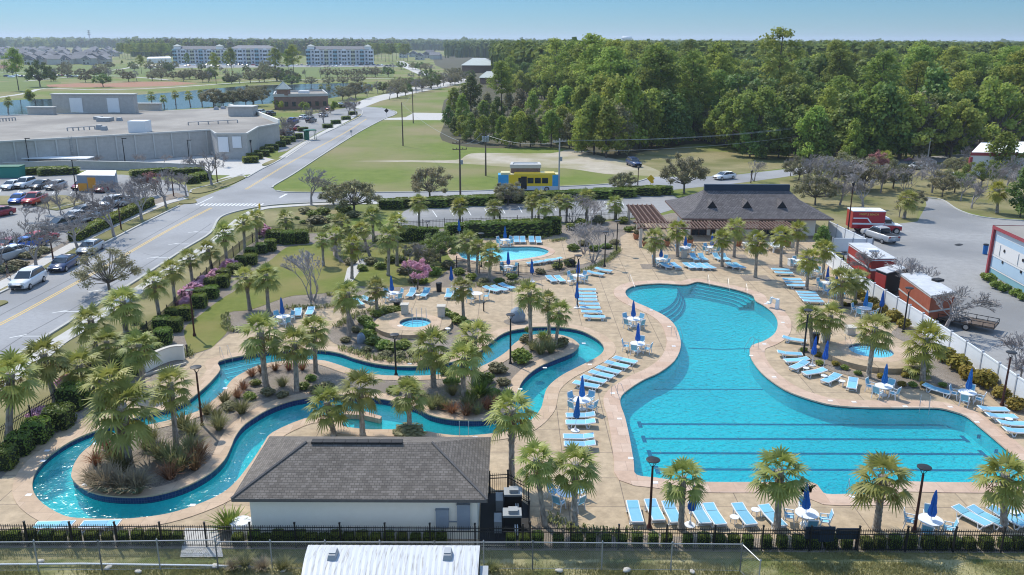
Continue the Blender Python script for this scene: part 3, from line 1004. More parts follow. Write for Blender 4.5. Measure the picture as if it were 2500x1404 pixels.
# ---- island of the lazy river
mb = MB()
ic = offset(isl, 0.06)
ii = offset(isl, -0.85)
mb.mat(0).ring(ic, ii, 0.15).wall(ic, 0.07, 0.15)
mb.mat(1).wall(isl, -0.36, 0.07)
mb.mat(2).wall(isl, -1.2, -0.36)
struct(mb.obj("river_island_coping", [g_cope2, g_tile, g_rfloor]))
slab("river_island_bed", [ii], 0.05, 0.12, g_mulch)
# stepped alcove by the river
mb = MB()
mb.prism(pp([(838, 1004), (895, 1006), (932, 1017), (928, 1024), (885, 1014), (838, 1012)]), -1.1, 0.03)
struct(mb.obj("alcove_wall", g_cope))
clipsteps("alcove_steps", ((840, 1038), (836, 1030), (838, 1018)), 4, 0.35, -0.4, 0.18, g_rfloor, m_white, 1, -1.2)
# ---- hot tubs: platform, ring, basin, water
def spa(name, c, rin, rp, zp, dx=1.0, ry=1.0):
    mb = MB()
    plat = [(c.x + dx + rp * cos(a), c.y + ry * rp * sin(a)) for a in np.linspace(0, 2 * pi, 48, endpoint=False)]
    ringo = circle(c, rin + 0.95, 48)
    ringi = circle(c, rin, 48)
    mb.mat(0).ring(plat, ringo, zp).wall(plat, 0.0, zp)
    mb.mat(1).ring(ringo, ringi, zp + 0.006).wall(ringi, zp - 0.1, zp + 0.006)
    mb.mat(2).wall(ringi, -0.02, zp - 0.1)
    cf = circle(c, rin, 48)
    mb.mat(3)
    for k, (r0, r1, z) in enumerate(((rin, rin - .35, zp - .25), (rin - .35, rin - .65, zp - .33), (rin - .65, rin - .95, zp - 0.37))):
        mb.ring(circle(c, r0, 48), circle(c, r1, 48), z - 0.02)
        mb.wall(circle(c, r1, 48), z - .2, z - .02)
    mb.ring(circle(c, rin - .95, 48), circle(c, 0.01, 48), zp - .39)
    struct(mb.obj(name, [g_deck, g_cope2, g_tile, g_sfloor]))
    slab(name + "_water", [circle(c, rin - 0.005, 48)], zp - 0.12, zp - 0.12, w_kid)
spa("hot_tub", SPA1, 1.42, 3.5, 0.42, -0.2)
spa("hot_tub_round", SPA2, 1.75, 4.1, 0.45, 0.1, 1.0)
# ---- beds and lawns inside the yard
BED_R = [(2030, 628), (2060, 655), (2100, 692), (2150, 750), (2154, 765), (2195, 791), (2176, 815), (2215, 840), (2245, 870), (2230, 900), (2188, 918), (2198, 947), (2255, 947), (2274, 934), (2313, 950), (2368, 938), (2402, 954), (2428, 976), (2459, 1002), (2500, 1012), (2600, 1050), (2620, 1012), (2500, 940), (2310, 819), (2100, 688), (2030, 622)]
sheet("planting_bed_along_fence", BED_R, 0.02, g_mulch)
BED_S = [(1948, 854), (1972, 842), (2001, 854), (2025, 878), (2054, 894), (2104, 909), (2152, 916), (2188, 916), (2198, 947), (2150, 940), (2111, 928), (2068, 916), (2027, 904), (1984, 887), (1958, 873)]
sheet("planting_bed_by_hot_tub", BED_S, 0.024, g_mulch)
BED_1 = [(800, 815), (830, 782), (870, 765), (926, 750), (975, 748), (1000, 770), (1080, 770), (1100, 760), (1150, 788), (1168, 810), (1160, 832), (1130, 853), (1090, 868), (1040, 876), (990, 878), (915, 870), (864, 852), (815, 838)]
sheet("planting_bed_around_hot_tub", BED_1, 0.02, g_mulch)
sheet("hot_tub_path", [(990, 752), (1076, 752), (1086, 790), (985, 790)], 0.045, g_deck, False)
BED_6 = [(547, 788), (564, 766), (615, 759), (701, 729), (752, 722), (803, 717), (830, 722), (827, 744), (773, 751), (711, 751), (680, 764), (640, 790), (610, 806), (581, 811), (560, 806)]
sheet("planting_bed_by_lawn", BED_6, 0.02, g_mulch)
BED_F = [(1240, 1300), (1300, 1290), (1345, 1255), (1400, 1285), (1500, 1305), (1700, 1312), (2620, 1332), (2620, 1344), (1240, 1332)]
sheet("planting_bed_front", BED_F, 0.016, g_mulch, False)
sheet("planting_bed_front_left", [(-80, 1296), (600, 1296), (610, 1330), (-80, 1330)], 0.016, g_mulch, False)
for nm, q in (("near_clubhouse", (1512, 582, 1.0)),):
    pass
sheet("planting_bed_by_wading_pool", [(1380, 590), (1420, 560), (1500, 560), (1515, 590), (1505, 612), (1470, 622), (1430, 612)], 0.02, g_mulch)
LAWN = [(718, 600), (807, 597), (814, 624), (850, 655), (845, 700), (803, 714), (752, 719), (701, 725), (615, 755), (562, 762), (545, 785), (555, 808), (530, 836), (513, 850), (470, 862), (458, 845), (451, 802), (490, 768), (540, 730), (590, 699), (620, 665), (667, 630), (690, 610)]
sheet("lawn", LAWN, 0.0, g_lawn)
LAWN2 = [(820, 600), (900, 585), (1000, 580), (1100, 600), (1112, 640), (1085, 665), (1050, 690), (980, 700), (900, 700), (855, 690), (850, 655)]
sheet("side_lawn", LAWN2, 0.0, g_lawn)
sheet("stepping_path", [(848, 655), (880, 632), (905, 636), (880, 660), (855, 695), (838, 695)], 0.012, g_conc, False)
sheet("boulder_gravel_pad", [(1232, 782), (1275, 776), (1292, 785), (1270, 795), (1238, 792)], 0.012, g_mulch)
for (x, y) in ((1597, 651), (1763, 650), (1845, 679), (1906, 652), (1945, 624), (1969, 706), (2053, 748), (2088, 741), (1793, 627), (1655, 627)):
    c = P(x, y)
    slab("palm_bed", [[(c.x - 1.5, c.y - 1.1), (c.x + 1.5, c.y - 1.1), (c.x + 1.5, c.y + 1.1), (c.x - 1.5, c.y + 1.1)]], 0.012, 0.012, g_mulch)
# ---- white depth tiles set in the coping
mb = MB()
mt_ = MB()
tx = []
for (x, y) in ((1590, 757), (1634, 797), (1645, 845), (1496, 960), (1513, 1022), (1540, 1118), (1600, 1178), (1870, 742), (1911, 787), (1866, 840), (1834, 868), (1890, 920), (2027, 978), (2085, 981), (2210, 992), (2320, 993), (2385, 1030), (2082, 1212), (115, 1100), (105, 1125), (70, 1208), (208, 1188), (470, 1233), (550, 951), (1160, 1068), (1270, 953), (1330, 901), (1425, 838), (1440, 890), (232, 1087), (1290, 803), (1000, 888)):
    c = P(x, y, 0.04)
    mb.box((c.x, c.y, 0.155 if (x, y) in ((208, 1188), (550, 951), (1270, 953), (1330, 901), (232, 1087)) else 0.04), (0.32, 0.24, 0.012))
struct(mb.obj("depth_tile", m_white))
# ---- roads, car parks, pavements
RL = [(-80, 757), (0, 715), (130, 655), (253, 595), (345, 548), (437, 503), (465, 492), (500, 478), (560, 455), (602, 434), (640, 412), (679, 393), (730, 360), (780, 331), (840, 304), (880, 284), (885, 270), (870, 262)]
RR = [(895, 260), (930, 263), (967, 273), (960, 282), (939, 290), (885, 318), (840, 345), (780, 383), (718, 424), (672, 451), (665, 458), (675, 466), (720, 470), (919, 470), (1172, 466), (1363, 456), (1462, 451), (1550, 444), (1579, 437), (1600, 431), (1700, 432), (1790, 427), (1896, 415), (2033, 400), (2118, 395), (2221, 386), (2378, 373), (2560, 362), (2560, 384), (2378, 393), (2240, 398), (2110, 408), (2033, 414), (1900, 434), (1800, 447), (1700, 457), (1560, 472), (1172, 485), (1000, 492), (814, 493), (700, 498), (640, 504), (575, 517), (535, 533), (513, 569), (450, 608), (342, 679), (171, 785), (0, 892), (-80, 942)]
slab("road", [pp(RL + RR)], -0.03, -0.03, g_asph)
AVE = [(840, 262), (895, 240), (1000, 215), (1060, 203), (1030, 185), (985, 165), (968, 150), (985, 149), (1012, 165), (1065, 187), (1140, 192), (1150, 198), (1090, 212), (1000, 230), (930, 246), (880, 265)]
slab("avenue", [pp(AVE)], -0.026, -0.026, g_conc)
LOT1 = [(-60, 425), (300, 426), (395, 438), (455, 452), (462, 478), (400, 497), (300, 545), (170, 605), (60, 655), (-60, 705)]
slab("shop_car_park", [pp(LOT1)], -0.034, -0.034, g_asph2)
slab("service_yard", [pp([(-60, 400), (150, 402), (520, 372), (600, 372), (682, 392), (620, 424), (585, 428), (480, 426), (300, 414), (-60, 420)])], -0.036, -0.036, g_conc)
slab("front_car_park", [pp([(678, 372), (700, 290), (850, 262), (890, 268), (885, 276), (840, 296), (780, 322), (700, 368)])], -0.038, -0.038, g_asph2)
slab("pool_car_park", [pp([(955, 556), (985, 516), (1000, 509), (1640, 474), (1680, 500), (1640, 512), (1585, 528), (1350, 545), (1085, 554)])], -0.028, -0.028, g_asph2)
slab("fire_station_yard", [pp([(2026, 590), (2070, 560), (2240, 540), (2262, 500), (2258, 482), (2300, 488), (2345, 515), (2420, 533), (2900, 560), (2900, 1215), (2620, 1005), (2500, 925), (2310, 805), (2110, 675)])], -0.04, -0.04, g_asph2)
slab("gravel_lot", [smooth_poly(pp([(857, 393), (1000, 391), (1113, 390), (1138, 379), (1172, 373), (1343, 374), (1394, 364), (1479, 383), (1548, 397), (1599, 412), (1640, 440), (1582, 429), (1479, 424), (1377, 410), (1240, 407), (1131, 399), (1000, 395)]), 3)], -0.042, -0.042, g_dirt)
slab("concrete_pad", [pp([(933, 292), (1076, 293), (1092, 276), (1010, 275), (990, 286), (945, 288)])], -0.044, -0.044, g_conc)
slab("right_verge", [smooth_poly(pp([(1560, 372), (1640, 366), (1800, 372), (1960, 382), (2110, 388), (2030, 398), (1890, 413), (1780, 425), (1690, 430), (1610, 420), (1560, 395)]), 3)], -0.046, -0.046, g_dry)
slab("shrub_verge", [pp([(1900, 440), (2110, 412), (2380, 398), (2620, 392), (2620, 540), (2420, 530), (2345, 512), (2300, 485), (2256, 480), (2236, 536), (2070, 556), (2010, 560), (1940, 500)])], -0.044, -0.044, g_dry)
slab("slope_verge", [smooth_poly(pp([(-80, 960), (60, 890), (180, 815), (345, 715), (515, 600), (560, 560), (640, 512), (820, 500), (820, 560), (700, 568), (640, 572), (590, 600), (510, 668), (420, 758), (290, 868), (130, 998), (60, 1045), (-80, 1130)]), 3)], -0.044, -0.044, g_dry)
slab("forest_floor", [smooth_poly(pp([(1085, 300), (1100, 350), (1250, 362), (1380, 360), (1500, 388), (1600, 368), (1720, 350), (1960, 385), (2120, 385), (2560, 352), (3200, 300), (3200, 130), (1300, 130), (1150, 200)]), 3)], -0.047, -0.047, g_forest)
# verge by the front, between the iron fence and the wire fence, and below
slab("front_walk", [pp([(-80, 1338), (2620, 1352), (2620, 1364), (1200, 1362), (500, 1358), (-80, 1368)])], -0.045, -0.045, g_dry)
slab("front_grass", [pp([(-80, 1368), (500, 1358), (1200, 1362), (2620, 1364), (2900, 1700), (-400, 1700)])], -0.044, -0.044, g_front)
slab("gate_path", [pp([(452, 1290), (532, 1290), (545, 1360), (440, 1360)])], 0.006, 0.02, g_conc)
# pavements
def paved(name, line, w, mt, z0, z1, sm=True):
    mb = MB()
    q = [P(x, y).xy[:] for x, y in line]
    strip(mb, open_smooth(q, 5) if sm else q, w, z0, z1)
    return struct(mb.obj(name, mt))
paved("pavement", [(-80, 738), (0, 697), (62, 665), (140, 620), (253, 560), (345, 520), (400, 497), (450, 484)], 1.7, g_conc, -0.05, 0.03)
paved("pavement_right", [(-80, 985), (62, 897), (137, 838), (188, 806), (342, 706), (513, 597), (564, 555), (600, 527), (636, 510), (700, 503), (820, 497), (1000, 495), (1172, 489)], 1.6, g_conc, -0.05, 0.03)
paved("pavement_store", [(470, 470), (540, 440), (585, 424)], 1.6, g_conc, -0.05, 0.03)
paved("pavement_shops", [(690, 385), (760, 340), (850, 292), (872, 278)], 1.7, g_conc, -0.05, 0.03)
mk = MB()
for ln in (RL[:6], RL[9:17], RR[1:11], RR[11:19], RR[-11:-4], [RR[-i] for i in range(5, 0, -1)], [(602, 434), (585, 430), (520, 450), (470, 463), (466, 470)]):
    strip(mk, open_smooth([P(x, y).xy[:] for x, y in ln], 4), 0.32, -0.06, 0.1)
for ln in ([(2258, 482), (2300, 488), (2345, 515), (2420, 533), (2620, 545)], [(430, 423), (300, 415), (150, 404)], [(1640, 474), (1300, 492), (1000, 509)], [(127, 510), (205, 492), (208, 488)]):
    strip(mk, open_smooth([P(x, y).xy[:] for x, y in ln], 4), 0.25, -0.06, 0.09)
struct(mk.obj("kerb", g_kerb))
# traffic islands
for px in ([(468, 466), (500, 452), (545, 437), (598, 430), (600, 434), (560, 452), (510, 468), (475, 473)], [(640, 402), (665, 391), (676, 393), (650, 404)],
           [(-60, 480), (100, 480), (160, 478), (200, 490), (205, 496), (150, 512), (125, 512), (60, 500), (-60, 500)], [(440, 492), (460, 487), (478, 490), (476, 496), (440, 498)],
           [(-60, 745), (0, 735), (20, 738), (0, 748), (-60, 775)]):
    q = smooth_poly(pp(px), 4)
    slab("traffic_island", [q], -0.05, 0.08, g_dry)
# the verge strip between pavement and kerb on the far side
slab("kerb_verge", [pp([(-80, 752), (0, 711), (130, 650), (253, 590), (345, 543), (437, 499), (430, 494), (345, 528), (253, 570), (130, 632), (0, 703), (-80, 745)])], -0.01, 0.0, g_dry)
slab("hedge_bed", [pp([(-60, 690), (60, 640), (180, 580), (300, 525), (395, 480), (430, 470), (455, 478), (400, 492), (345, 514), (253, 553), (140, 612), (62, 656), (-60, 725)])], -0.01, 0.0, g_mulch)
# markings
mb = MB()
for dx in (-0.16, 0.16):
    q = open_smooth([P(x, y).xy[:] for x, y in ((-80, 830), (44, 768), (232, 664), (410, 562), (516, 507))], 5)
    q = ribbon(q, abs(dx) * 2)[0 if dx > 0 else 1]
    strip(mb, q, 0.13, -0.03, -0.024)
    q = open_smooth([P(x, y).xy[:] for x, y in ((600, 462), (718, 391), (840, 325), (895, 290))], 5)
    q = ribbon(q, abs(dx) * 2)[0 if dx > 0 else 1]
    strip(mb, q, 0.12, -0.03, -0.024)
struct(mb.obj("yellow_road_marking", g_yline))
mb = MB()
for ln in (((-60, 902), (40, 830), (171, 757), (342, 655), (450, 589), (516, 545)), ((-60, 800), (60, 738), (240, 645), (420, 545), (500, 500)), ((690, 440), (800, 365), (880, 305))):
    strip(mb, open_smooth([P(x, y).xy[:] for x, y in ln], 5), .1, -.032, -.0255)
rr = random.Random(2)
for i in range(26):
    x, y = rr.uniform(0, 520), rr.uniform(500, 880)
    if abs(y - (900 - x * .68)) < 90:
        a, b = P(x, y), P(x + rr.uniform(15, 70), y + rr.uniform(-3, 14))
        strip(mb, open_smooth([a.xy[:], (a.lerp(b, .5) + Vector((rr.uniform(-.4, .4), rr.uniform(-.6, .6), 0))).xy[:], b.xy[:]], 4), .05, -.032, -.0265)
struct(mb.obj("asphalt_seam", M("seam_tar", (.16, .16, .165), rough=.9)))
mb = MB()
for (x0, x1, y) in ((44, 109, 820), (146, 197, 760), (232, 277, 709), (373, 413, 628), (424, 461, 595), (471, 512, 566)):
    a, b = P(x0, y), P(x1, y)
    strip(mb, [a.xy[:], b.xy[:]], 0.12, -0.03, -0.024)
    strip(mb, [(a.x - .5, a.y - .45), (a.x + .5, a.y + .45)], 0.12, -0.03, -0.0235)
for i in range(16):
    x = 487 + i * 9.6
    a, b = P(x + 2, 502), P(x + 12, 496.5)
    strip(mb, [a.xy[:], b.xy[:]], 0.3, -0.03, -0.024)
strip(mb, [P(683, 482).xy[:], P(700, 473).xy[:]], 0.4, -0.03, -0.024)
strip(mb, [P(478, 500).xy[:], P(520, 480).xy[:]], 0.2, -0.03, -0.024)
for i in range(14):
    x = 972 + i * 42
    y = 518 - i * 2.2
    a, b = P(x, y), P(x + 12 * (1 - i / 26), y + 16)
    strip(mb, [a.xy[:], b.xy[:]], 0.11, -0.028, -0.022)
for i in range(9):
    a, b = P(10 + i * 44, 452 - i * .3), P(-4 + i * 44, 474 - i * .3)
    strip(mb, [a.xy[:], b.xy[:]], 0.11, -0.034, -0.028)
struct(mb.obj("white_road_marking", g_line))
# tyre-worn dark patches and cover in the fire station yard
sheet("manhole_cover", [(2330, 597), (2342, 594), (2352, 597), (2340, 600)], -0.034, m_dark)
# ---- lake, fields, far plain
LAKE = [(-40, 262), (30, 245), (130, 241), (250, 236), (400, 227), (513, 217), (598, 210), (684, 207), (780, 204), (860, 203), (907, 206), (900, 222), (850, 232), (780, 243), (700, 250), (600, 256), (500, 262), (300, 275), (60, 280), (-40, 288)]
slab("lake_water", [smooth_poly(pp(LAKE), 3)], -0.03, -0.03, w_lake)
slab("playing_field", [pp([(560, 168), (700, 162), (850, 163), (958, 168), (962, 187), (700, 189), (560, 187)])], -0.045, -0.045, g_field)
slab("playing_field_left", [pp([(-60, 176), (100, 158), (300, 162), (420, 166), (440, 182), (200, 192), (-60, 200)])], -0.045, -0.045, g_field)
slab("lakeside_grass", [pp([(-60, 204), (60, 196), (150, 200), (140, 214), (60, 222), (-60, 226)])], -0.044, -0.044, g_field)
slab("clay_infield", [pp([(112, 207), (190, 203), (260, 204), (330, 200), (420, 199), (485, 203), (420, 209), (300, 213), (120, 213)])], -0.043, -0.043, g_infield)
slab("clay_infield_far", [pp([(-40, 160), (40, 160), (50, 166), (-40, 168)])], -0.043, -0.043, g_infield)
mb = MB()
for ln in (((-20, 240), (60, 228), (110, 216), (250, 219), (400, 214), (520, 206), (640, 198), (760, 194), (962, 191)), ((-20, 178), (100, 176), (210, 176), (300, 168), (340, 158)), ((60, 198), (200, 186), (300, 186), (420, 196))):
    strip(mb, open_smooth([P(x, y).xy[:] for x, y in ln], 4), 3.0, -0.05, -0.03)
struct(mb.obj("park_path", g_conc))
slab("apartment_car_park", [pp([(360, 158), (460, 156), (700, 158), (960, 158), (975, 163), (700, 164), (440, 166), (360, 166)])], -0.04, -0.04, g_asph2)
slab("housing_ground", [pp([(-60, 158), (90, 155), (260, 156), (300, 124), (100, 118), (-60, 122)])], -0.04, -0.04, g_dry)
# ------------------------------------------------------------------ buildings
sh_front = brickmat("roof_shingles", (0.125, 0.108, 0.092), (0.195, 0.17, 0.147), (0.085, 0.073, 0.063), 0.26, 0.15, 0.014, plane="XY", bump=0.5, var=0.22)
sh_side = brickmat("roof_shingles_hip", (0.125, 0.108, 0.092), (0.195, 0.17, 0.147), (0.085, 0.073, 0.063), 0.26, 0.15, 0.014, plane="YX", bump=0.5, var=0.22)
sh_ridge = M("ridge_cap", (0.10, 0.094, 0.09), (0.14, 0.13, 0.124), 4, 0.9)
sh_club = brickmat("club_shingles", (0.10, 0.09, 0.09), (0.16, 0.145, 0.145), (0.055, 0.05, 0.05), 0.35, 0.26, 0.03, plane="XY", bump=0.5, var=0.2)
m_ridgedark = M("ridge_band", (0.02, 0.035, 0.06), (0.03, 0.05, 0.08), 4, 0.7)
m_rust = M("dark_red_timber", (0.14, 0.085, 0.068), (0.21, 0.135, 0.11), 3, 0.85)
m_greyblk = brickmat("grey_block", (0.43, 0.41, 0.38), (0.45, 0.43, 0.40), (0.41, 0.39, 0.365), 0.8, 0.4, 0.012, plane="XZ", var=0.1)
m_roofgrey = M("flat_roof", (0.26, 0.235, 0.205), (0.37, 0.34, 0.30), 0.3, 0.95, detail=10, c3=(0.22, 0.2, 0.178), big=0.06)
m_trim = M("pale_trim", (0.5, 0.49, 0.46), rough=0.8)
m_brick = brickmat("brown_brick", (0.22, 0.12, 0.09), (0.29, 0.17, 0.125), (0.25, 0.2, 0.17), 0.3, 0.12, 0.012, plane="XZ")
m_housew = M("house_wall", (0.45, 0.43, 0.39), (0.55, 0.53, 0.5), 0.3, 0.9, rnd=0.15)
m_houser = M("house_roof", (0.16, 0.155, 0.16), (0.24, 0.23, 0.235), 0.6, 0.9, rnd=0.2)
m_green_r = M("sage_roof", (0.36, 0.39, 0.36), (0.44, 0.46, 0.43), 0.4, 0.7)
m_aqua = M("aqua_wall", (0.30, 0.46, 0.50), (0.36, 0.52, 0.56), 0.5, 0.9)
m_cream = M("pale_yellow_wall", (0.62, 0.6, 0.42), rough=0.9)
m_offw = M("offwhite_wall", (0.74, 0.74, 0.73), (0.8, 0.8, 0.79), 0.8, 0.9)
m_blueg = M("bluegrey_metal", (0.22, 0.26, 0.31), (0.28, 0.32, 0.37), 1, 0.6)
m_orange = M("orange_banner", (0.62, 0.26, 0.03), (0.7, 0.34, 0.06), 1.5, 0.8)
def hip(mb, x0, x1, y0, y1, z, rise, ix, cap=0.18, iy=None):
    """hip roof: material 0 front and back, 1 hip ends, 2 fascia and soffit"""
    ym = (y0 + y1) / 2
    a, b, c, d = (x0, y0, z), (x1, y0, z), (x1, y1, z), (x0, y1, z)
    e, f = (x0 + ix, ym, z + rise), (x1 - ix, ym, z + rise)
    mb.mat(0)
    mb.quad(a, b, f, e)
    mb.quad(c, d, e, f)
    mb.mat(1)
    mb.quad(b, c, f)
    mb.quad(d, a, e)
    mb.mat(2)
    mb.wall([(x0, y0), (x1, y0), (x1, y1), (x0, y1)], z - cap, z)
    mb.quad((x0, y0, z - cap), (x0, y1, z - cap), (x1, y1, z - cap), (x1, y0, z - cap))
    mb.tube([(a[0], a[1], a[2] + .02), (e[0], e[1], e[2] + .02)], 0.07, 4)
    mb.tube([(b[0], b[1], b[2] + .02), (f[0], f[1], f[2] + .02)], 0.07, 4)
    return mb
# pump house in the front
PH_L, PH_R = P(566, 1215, 2.6).x, P(1190, 1222, 2.6).x
PH_F, PH_B = P(880, 1219, 2.6).y, P(920, 1066, 2.6).y
o = thing("pump_house", "small cream building with brown shingle hip roof by the front fence", "building", ((PH_L + PH_R) / 2, (PH_F + PH_B) / 2, 0))
hw, hd = (PH_R - PH_L) / 2, (PH_B - PH_F) / 2
mb = MB()
mb.wall([(-hw + .75, -hd + .5), (hw - .55, -hd + .5), (hw - .55, hd - .5), (-hw + .75, hd - .5)], 0, 2.5)
mb.obj("wall", m_stucco, o)
rf = hip(MB(), -hw, hw, -hd, hd, 2.6, 1.42, 3.1).obj("roof", [sh_front, sh_side, sh_ridge], o)
mb = MB()
for i in range(-4, 4):
    mb.box((-0.35 + i * 0.62, 0.03, 4.05), (0.6, 0.42, 0.09))
mb.obj("ridge_vent", m_dark, rf)
mb = MB().box((hw - 2.35, -hd + .40, 1.25), (0.66, 0.18, 1.0))
mb.box((hw - 2.35, -hd + .30, 1.3), (0.2, 0.04, 0.22)).box((hw - 2.35, -hd + .4, 1.78), (0.7, 0.22, 0.05))
mb.obj("meter_box", m_blueg, o)
mb = MB().box((hw - 1.25, -hd + .39, 1.35), (0.66, 0.2, 1.45)).box((hw - 1.25, -hd + .39, 2.1), (0.7, 0.24, 0.05))
mb.beam((hw - 2.02, -hd + .44, 1.05), (hw - 1.6, -hd + .44, 1.05), 0.05, 0.05)
mb.obj("panel_box", m_blueg, o)
# clubhouse
z0 = 2.7
cx0, cx1 = P(1665, 533, z0).x, P(2037, 535, z0).x
cy0, cy1 = P(1850, 534, z0).y, P(1615, 489, z0).y
o = thing("clubhouse", "long clubhouse under a flared brown shingle roof behind the pool", "building", ((cx0 + cx1) / 2, (cy0 + cy1) / 2, 0))
hw, hd = (cx1 - cx0) / 2, (cy1 - cy0) / 2
def rect(a, b, ix=0):
    return [(-hw + a, -hd + b), (hw - a, -hd + b), (hw - a, hd - b), (-hw + a, hd - b)]
mb = MB()
lv = [(0.0, 0.0, z0), (1.0, 1.0, z0 + .36), (2.1, 2.1, z0 + 0.85), (3.3, 4.3, z0 + 1.75), (4.1, hd - .25, z0 + 2.62)]
for (a, b, z), (a2, b2, zz) in zip(lv, lv[1:]):
    mb.ring(rect(a, b), rect(a2, b2), z, zz)
mb.mat(1).wall(rect(0, 0), z0 - .22, z0)
mb.quad(*[(p[0], p[1], z0 - .22) for p in rect(0, 0)][::-1])
rf = mb.obj("roof", [sh_club, m_rust], o)
MB().box((0, 0, z0 + 3.02), (2 * (hw - 4.1), 0.55, 0.85)).obj("ridge_band", m_ridgedark, rf)
for x in (-5.55, -0.9, 3.75):
    mb = MB()
    yb, zb = -hd + 2.35, z0 + 0.95
    w, h, dp = 0.75, 0.95, 2.2
    A, B, T, K = (x - w, yb, zb - .1), (x + w, yb, zb - .1), (x, yb, zb + h), (x, yb + dp, zb + h + .05)
    mb.mat(0)
    mb.quad(A, T, K, (x - w, yb + .5, zb))
    mb.quad(B, (x + w, yb + .5, zb), K, T)
    mb.mat(1)
    mb.quad(A, B, T)
    mb.obj("roof_vent", [sh_club, m_dark], rf)
mb = MB()
mb.wall(rect(1.6, 2.0), 0, 2.5)
mb.obj("wall", m_stucco, o)
for x in (-7.2, -4.6, 1.8, 5.2):
    w = MB().box((x, -hd + 1.97, 1.1), (2.0, 0.06, 2.1)).obj("door", m_glass, o)
    MB().box((x, -hd + 1.93, 1.1), (0.09, 0.05, 2.1)).box((x - 1.0, -hd + 1.95, 1.1), (0.09, 0.1, 2.15)).box((x + 1, -hd + 1.95, 1.1), (0.09, 0.1, 2.15)).box((x, -hd + 1.95, 2.2), (2.1, 0.1, 0.09)).obj("frame", m_rust, w)
# pergola
pz = 2.55
pa, pb = P(1562, 556, pz), P(1938, 553, pz)
qa, qc = P(1577, 499, pz), P(1640, 500, pz)
yb_ = P(1700, 541, pz).y
o = thing("pergola", "dark red timber pergola along the clubhouse front", "pergola", (pa.x, pa.y, 0))
L = pb.x - pa.x
D = yb_ - pa.y
for y in (0.25, D - .1):
    MB().box((L / 2, y, pz - .13), (L + .6, 0.12, 0.2)).obj("beam", m_rust, o)
mb = MB()
n = int(L / 0.42)
for i in range(n + 1):
    mb.box((i * L / n, D / 2, pz), (0.08, D + .6, 0.15))
mb.obj("rafters", m_rust, o)
Wg = 3.3
Lb = qa.y - yb_
mb = MB()
for i in range(6):
    mb.box((0.6 + i * Wg / 5, D + Lb / 2, pz + .02), (0.1, Lb, 0.16))
for i in range(22):
    mb.box((0.6 + Wg / 2, D + i * Lb / 21, pz - .12), (Wg + .6, 0.09, 0.12))
mb.obj("side_rafters", m_rust, o)
for i in range(5):
    MB().box((0.2 + i * (L - .4) / 4, 0.25, 1.2), (0.38, 0.38, 2.4)).obj("column", m_stone, o)
for y in (D + Lb - .3, D + 2):
    MB().box((0.7, y, 1.2), (0.4, 0.4, 2.4)).obj("column", m_stone, o)
# ---- big flat-roofed shop on the left
zr = 5.4
SHOP = [(-90, 352), (513, 318), (527, 327), (602, 327), (629, 311), (681, 302), (620, 277), (560, 262), (395, 270), (70, 281), (-90, 287)]
sp = pp(SHOP, zr)
o = thing("shop_building", "large grey block shop with a flat gravel roof and loading dock", "building", (0, 0, 0))
MB().wall(sp, 0, zr - .05).obj("wall", m_greyblk, o)
rf = slab("roof", [sp], zr - .05, zr, m_roofgrey, None)
rf.parent = o
mb = MB()
strip(mb, [sp[0], sp[1], sp[2], sp[3], sp[4], sp[5]], 0.5, zr - .12, zr + .22)
strip(mb, [sp[8], sp[9], sp[10]], 0.5, zr, zr + .2)
mb.obj("coping", m_trim, rf)
mb = MB()
strip(mb, [sp[5], sp[6], sp[7]], 0.5, zr - .3, zr + 1.0)
mb.obj("parapet", m_stucco, rf)
v0, v1 = Vector(sp[0]), Vector(sp[1])
ang = atan2((v1 - v0).y, (v1 - v0).x)
for i in range(11):
    q = v0.lerp(v1, 0.18 + 0.08 * i)
    MB().box((q.x + .12 * sin(ang), q.y - .12 * cos(ang), zr / 2), (0.28, 0.2, zr - .3), ang).obj("pilaster", m_trim, o)
for (xa, xb, ya, yb2, nm) in ((531, 556, 334, 371, "roller_door"), (566, 588, 333, 361, "dock_door")):
    a, b = Vector(sp[2]), Vector(sp[3])
    ta, tb = (xa - 527) / 75, (xb - 527) / 75
    p, q = a.lerp(b, ta), a.lerp(b, tb)
    hi = VY(xa, ya, p.y).z
    lo = max(0.05, VY(xa, yb2, p.y).z)
    MB().box(((p.x + q.x) / 2, p.y - .12, (hi + lo) / 2), ((q - p).length, 0.1, hi - lo)).obj(nm, m_white, o)
def roofbox(name, x0, x1, yb, yt, dep, mt, z=zr, par=None, cap=None):
    a, b = P(x0, yb, z), P(x1, yb, z)
    h = VY(x0, yt, a.y).z - z
    mb = MB().box(((a.x + b.x) / 2, a.y + dep / 2, z + h / 2), (b.x - a.x, dep, h))
    if cap:
        mb.mat(1).box(((a.x + b.x) / 2, a.y + dep / 2, z + h + .12), (b.x - a.x + .5, dep + .5, 0.25))
    return mb.obj(name, [mt, cap or mt], par)
roofbox("rooftop_unit", 235, 266, 297, 288, 3, m_galv, par=rf)
roofbox("rooftop_unit", 314, 357, 324, 296, 3.2, m_white, par=rf)
roofbox("stair_tower", 558, 618, 284, 262, 5, m_greyblk, par=rf, cap=m_trim)
roofbox("rooftop_unit", 228, 243, 292, 285, 2, m_galv, par=rf)
fw = roofbox("facade_wall", 131, 333, 276, 231, 2.5, m_greyblk, par=rf, cap=m_trim)
roofbox("facade_wing", 68, 133, 280, 263, 1.5, m_greyblk, par=rf, cap=m_trim)
roofbox("facade_wing", 332, 393, 270, 254, 1.5, m_greyblk, par=rf, cap=m_trim)
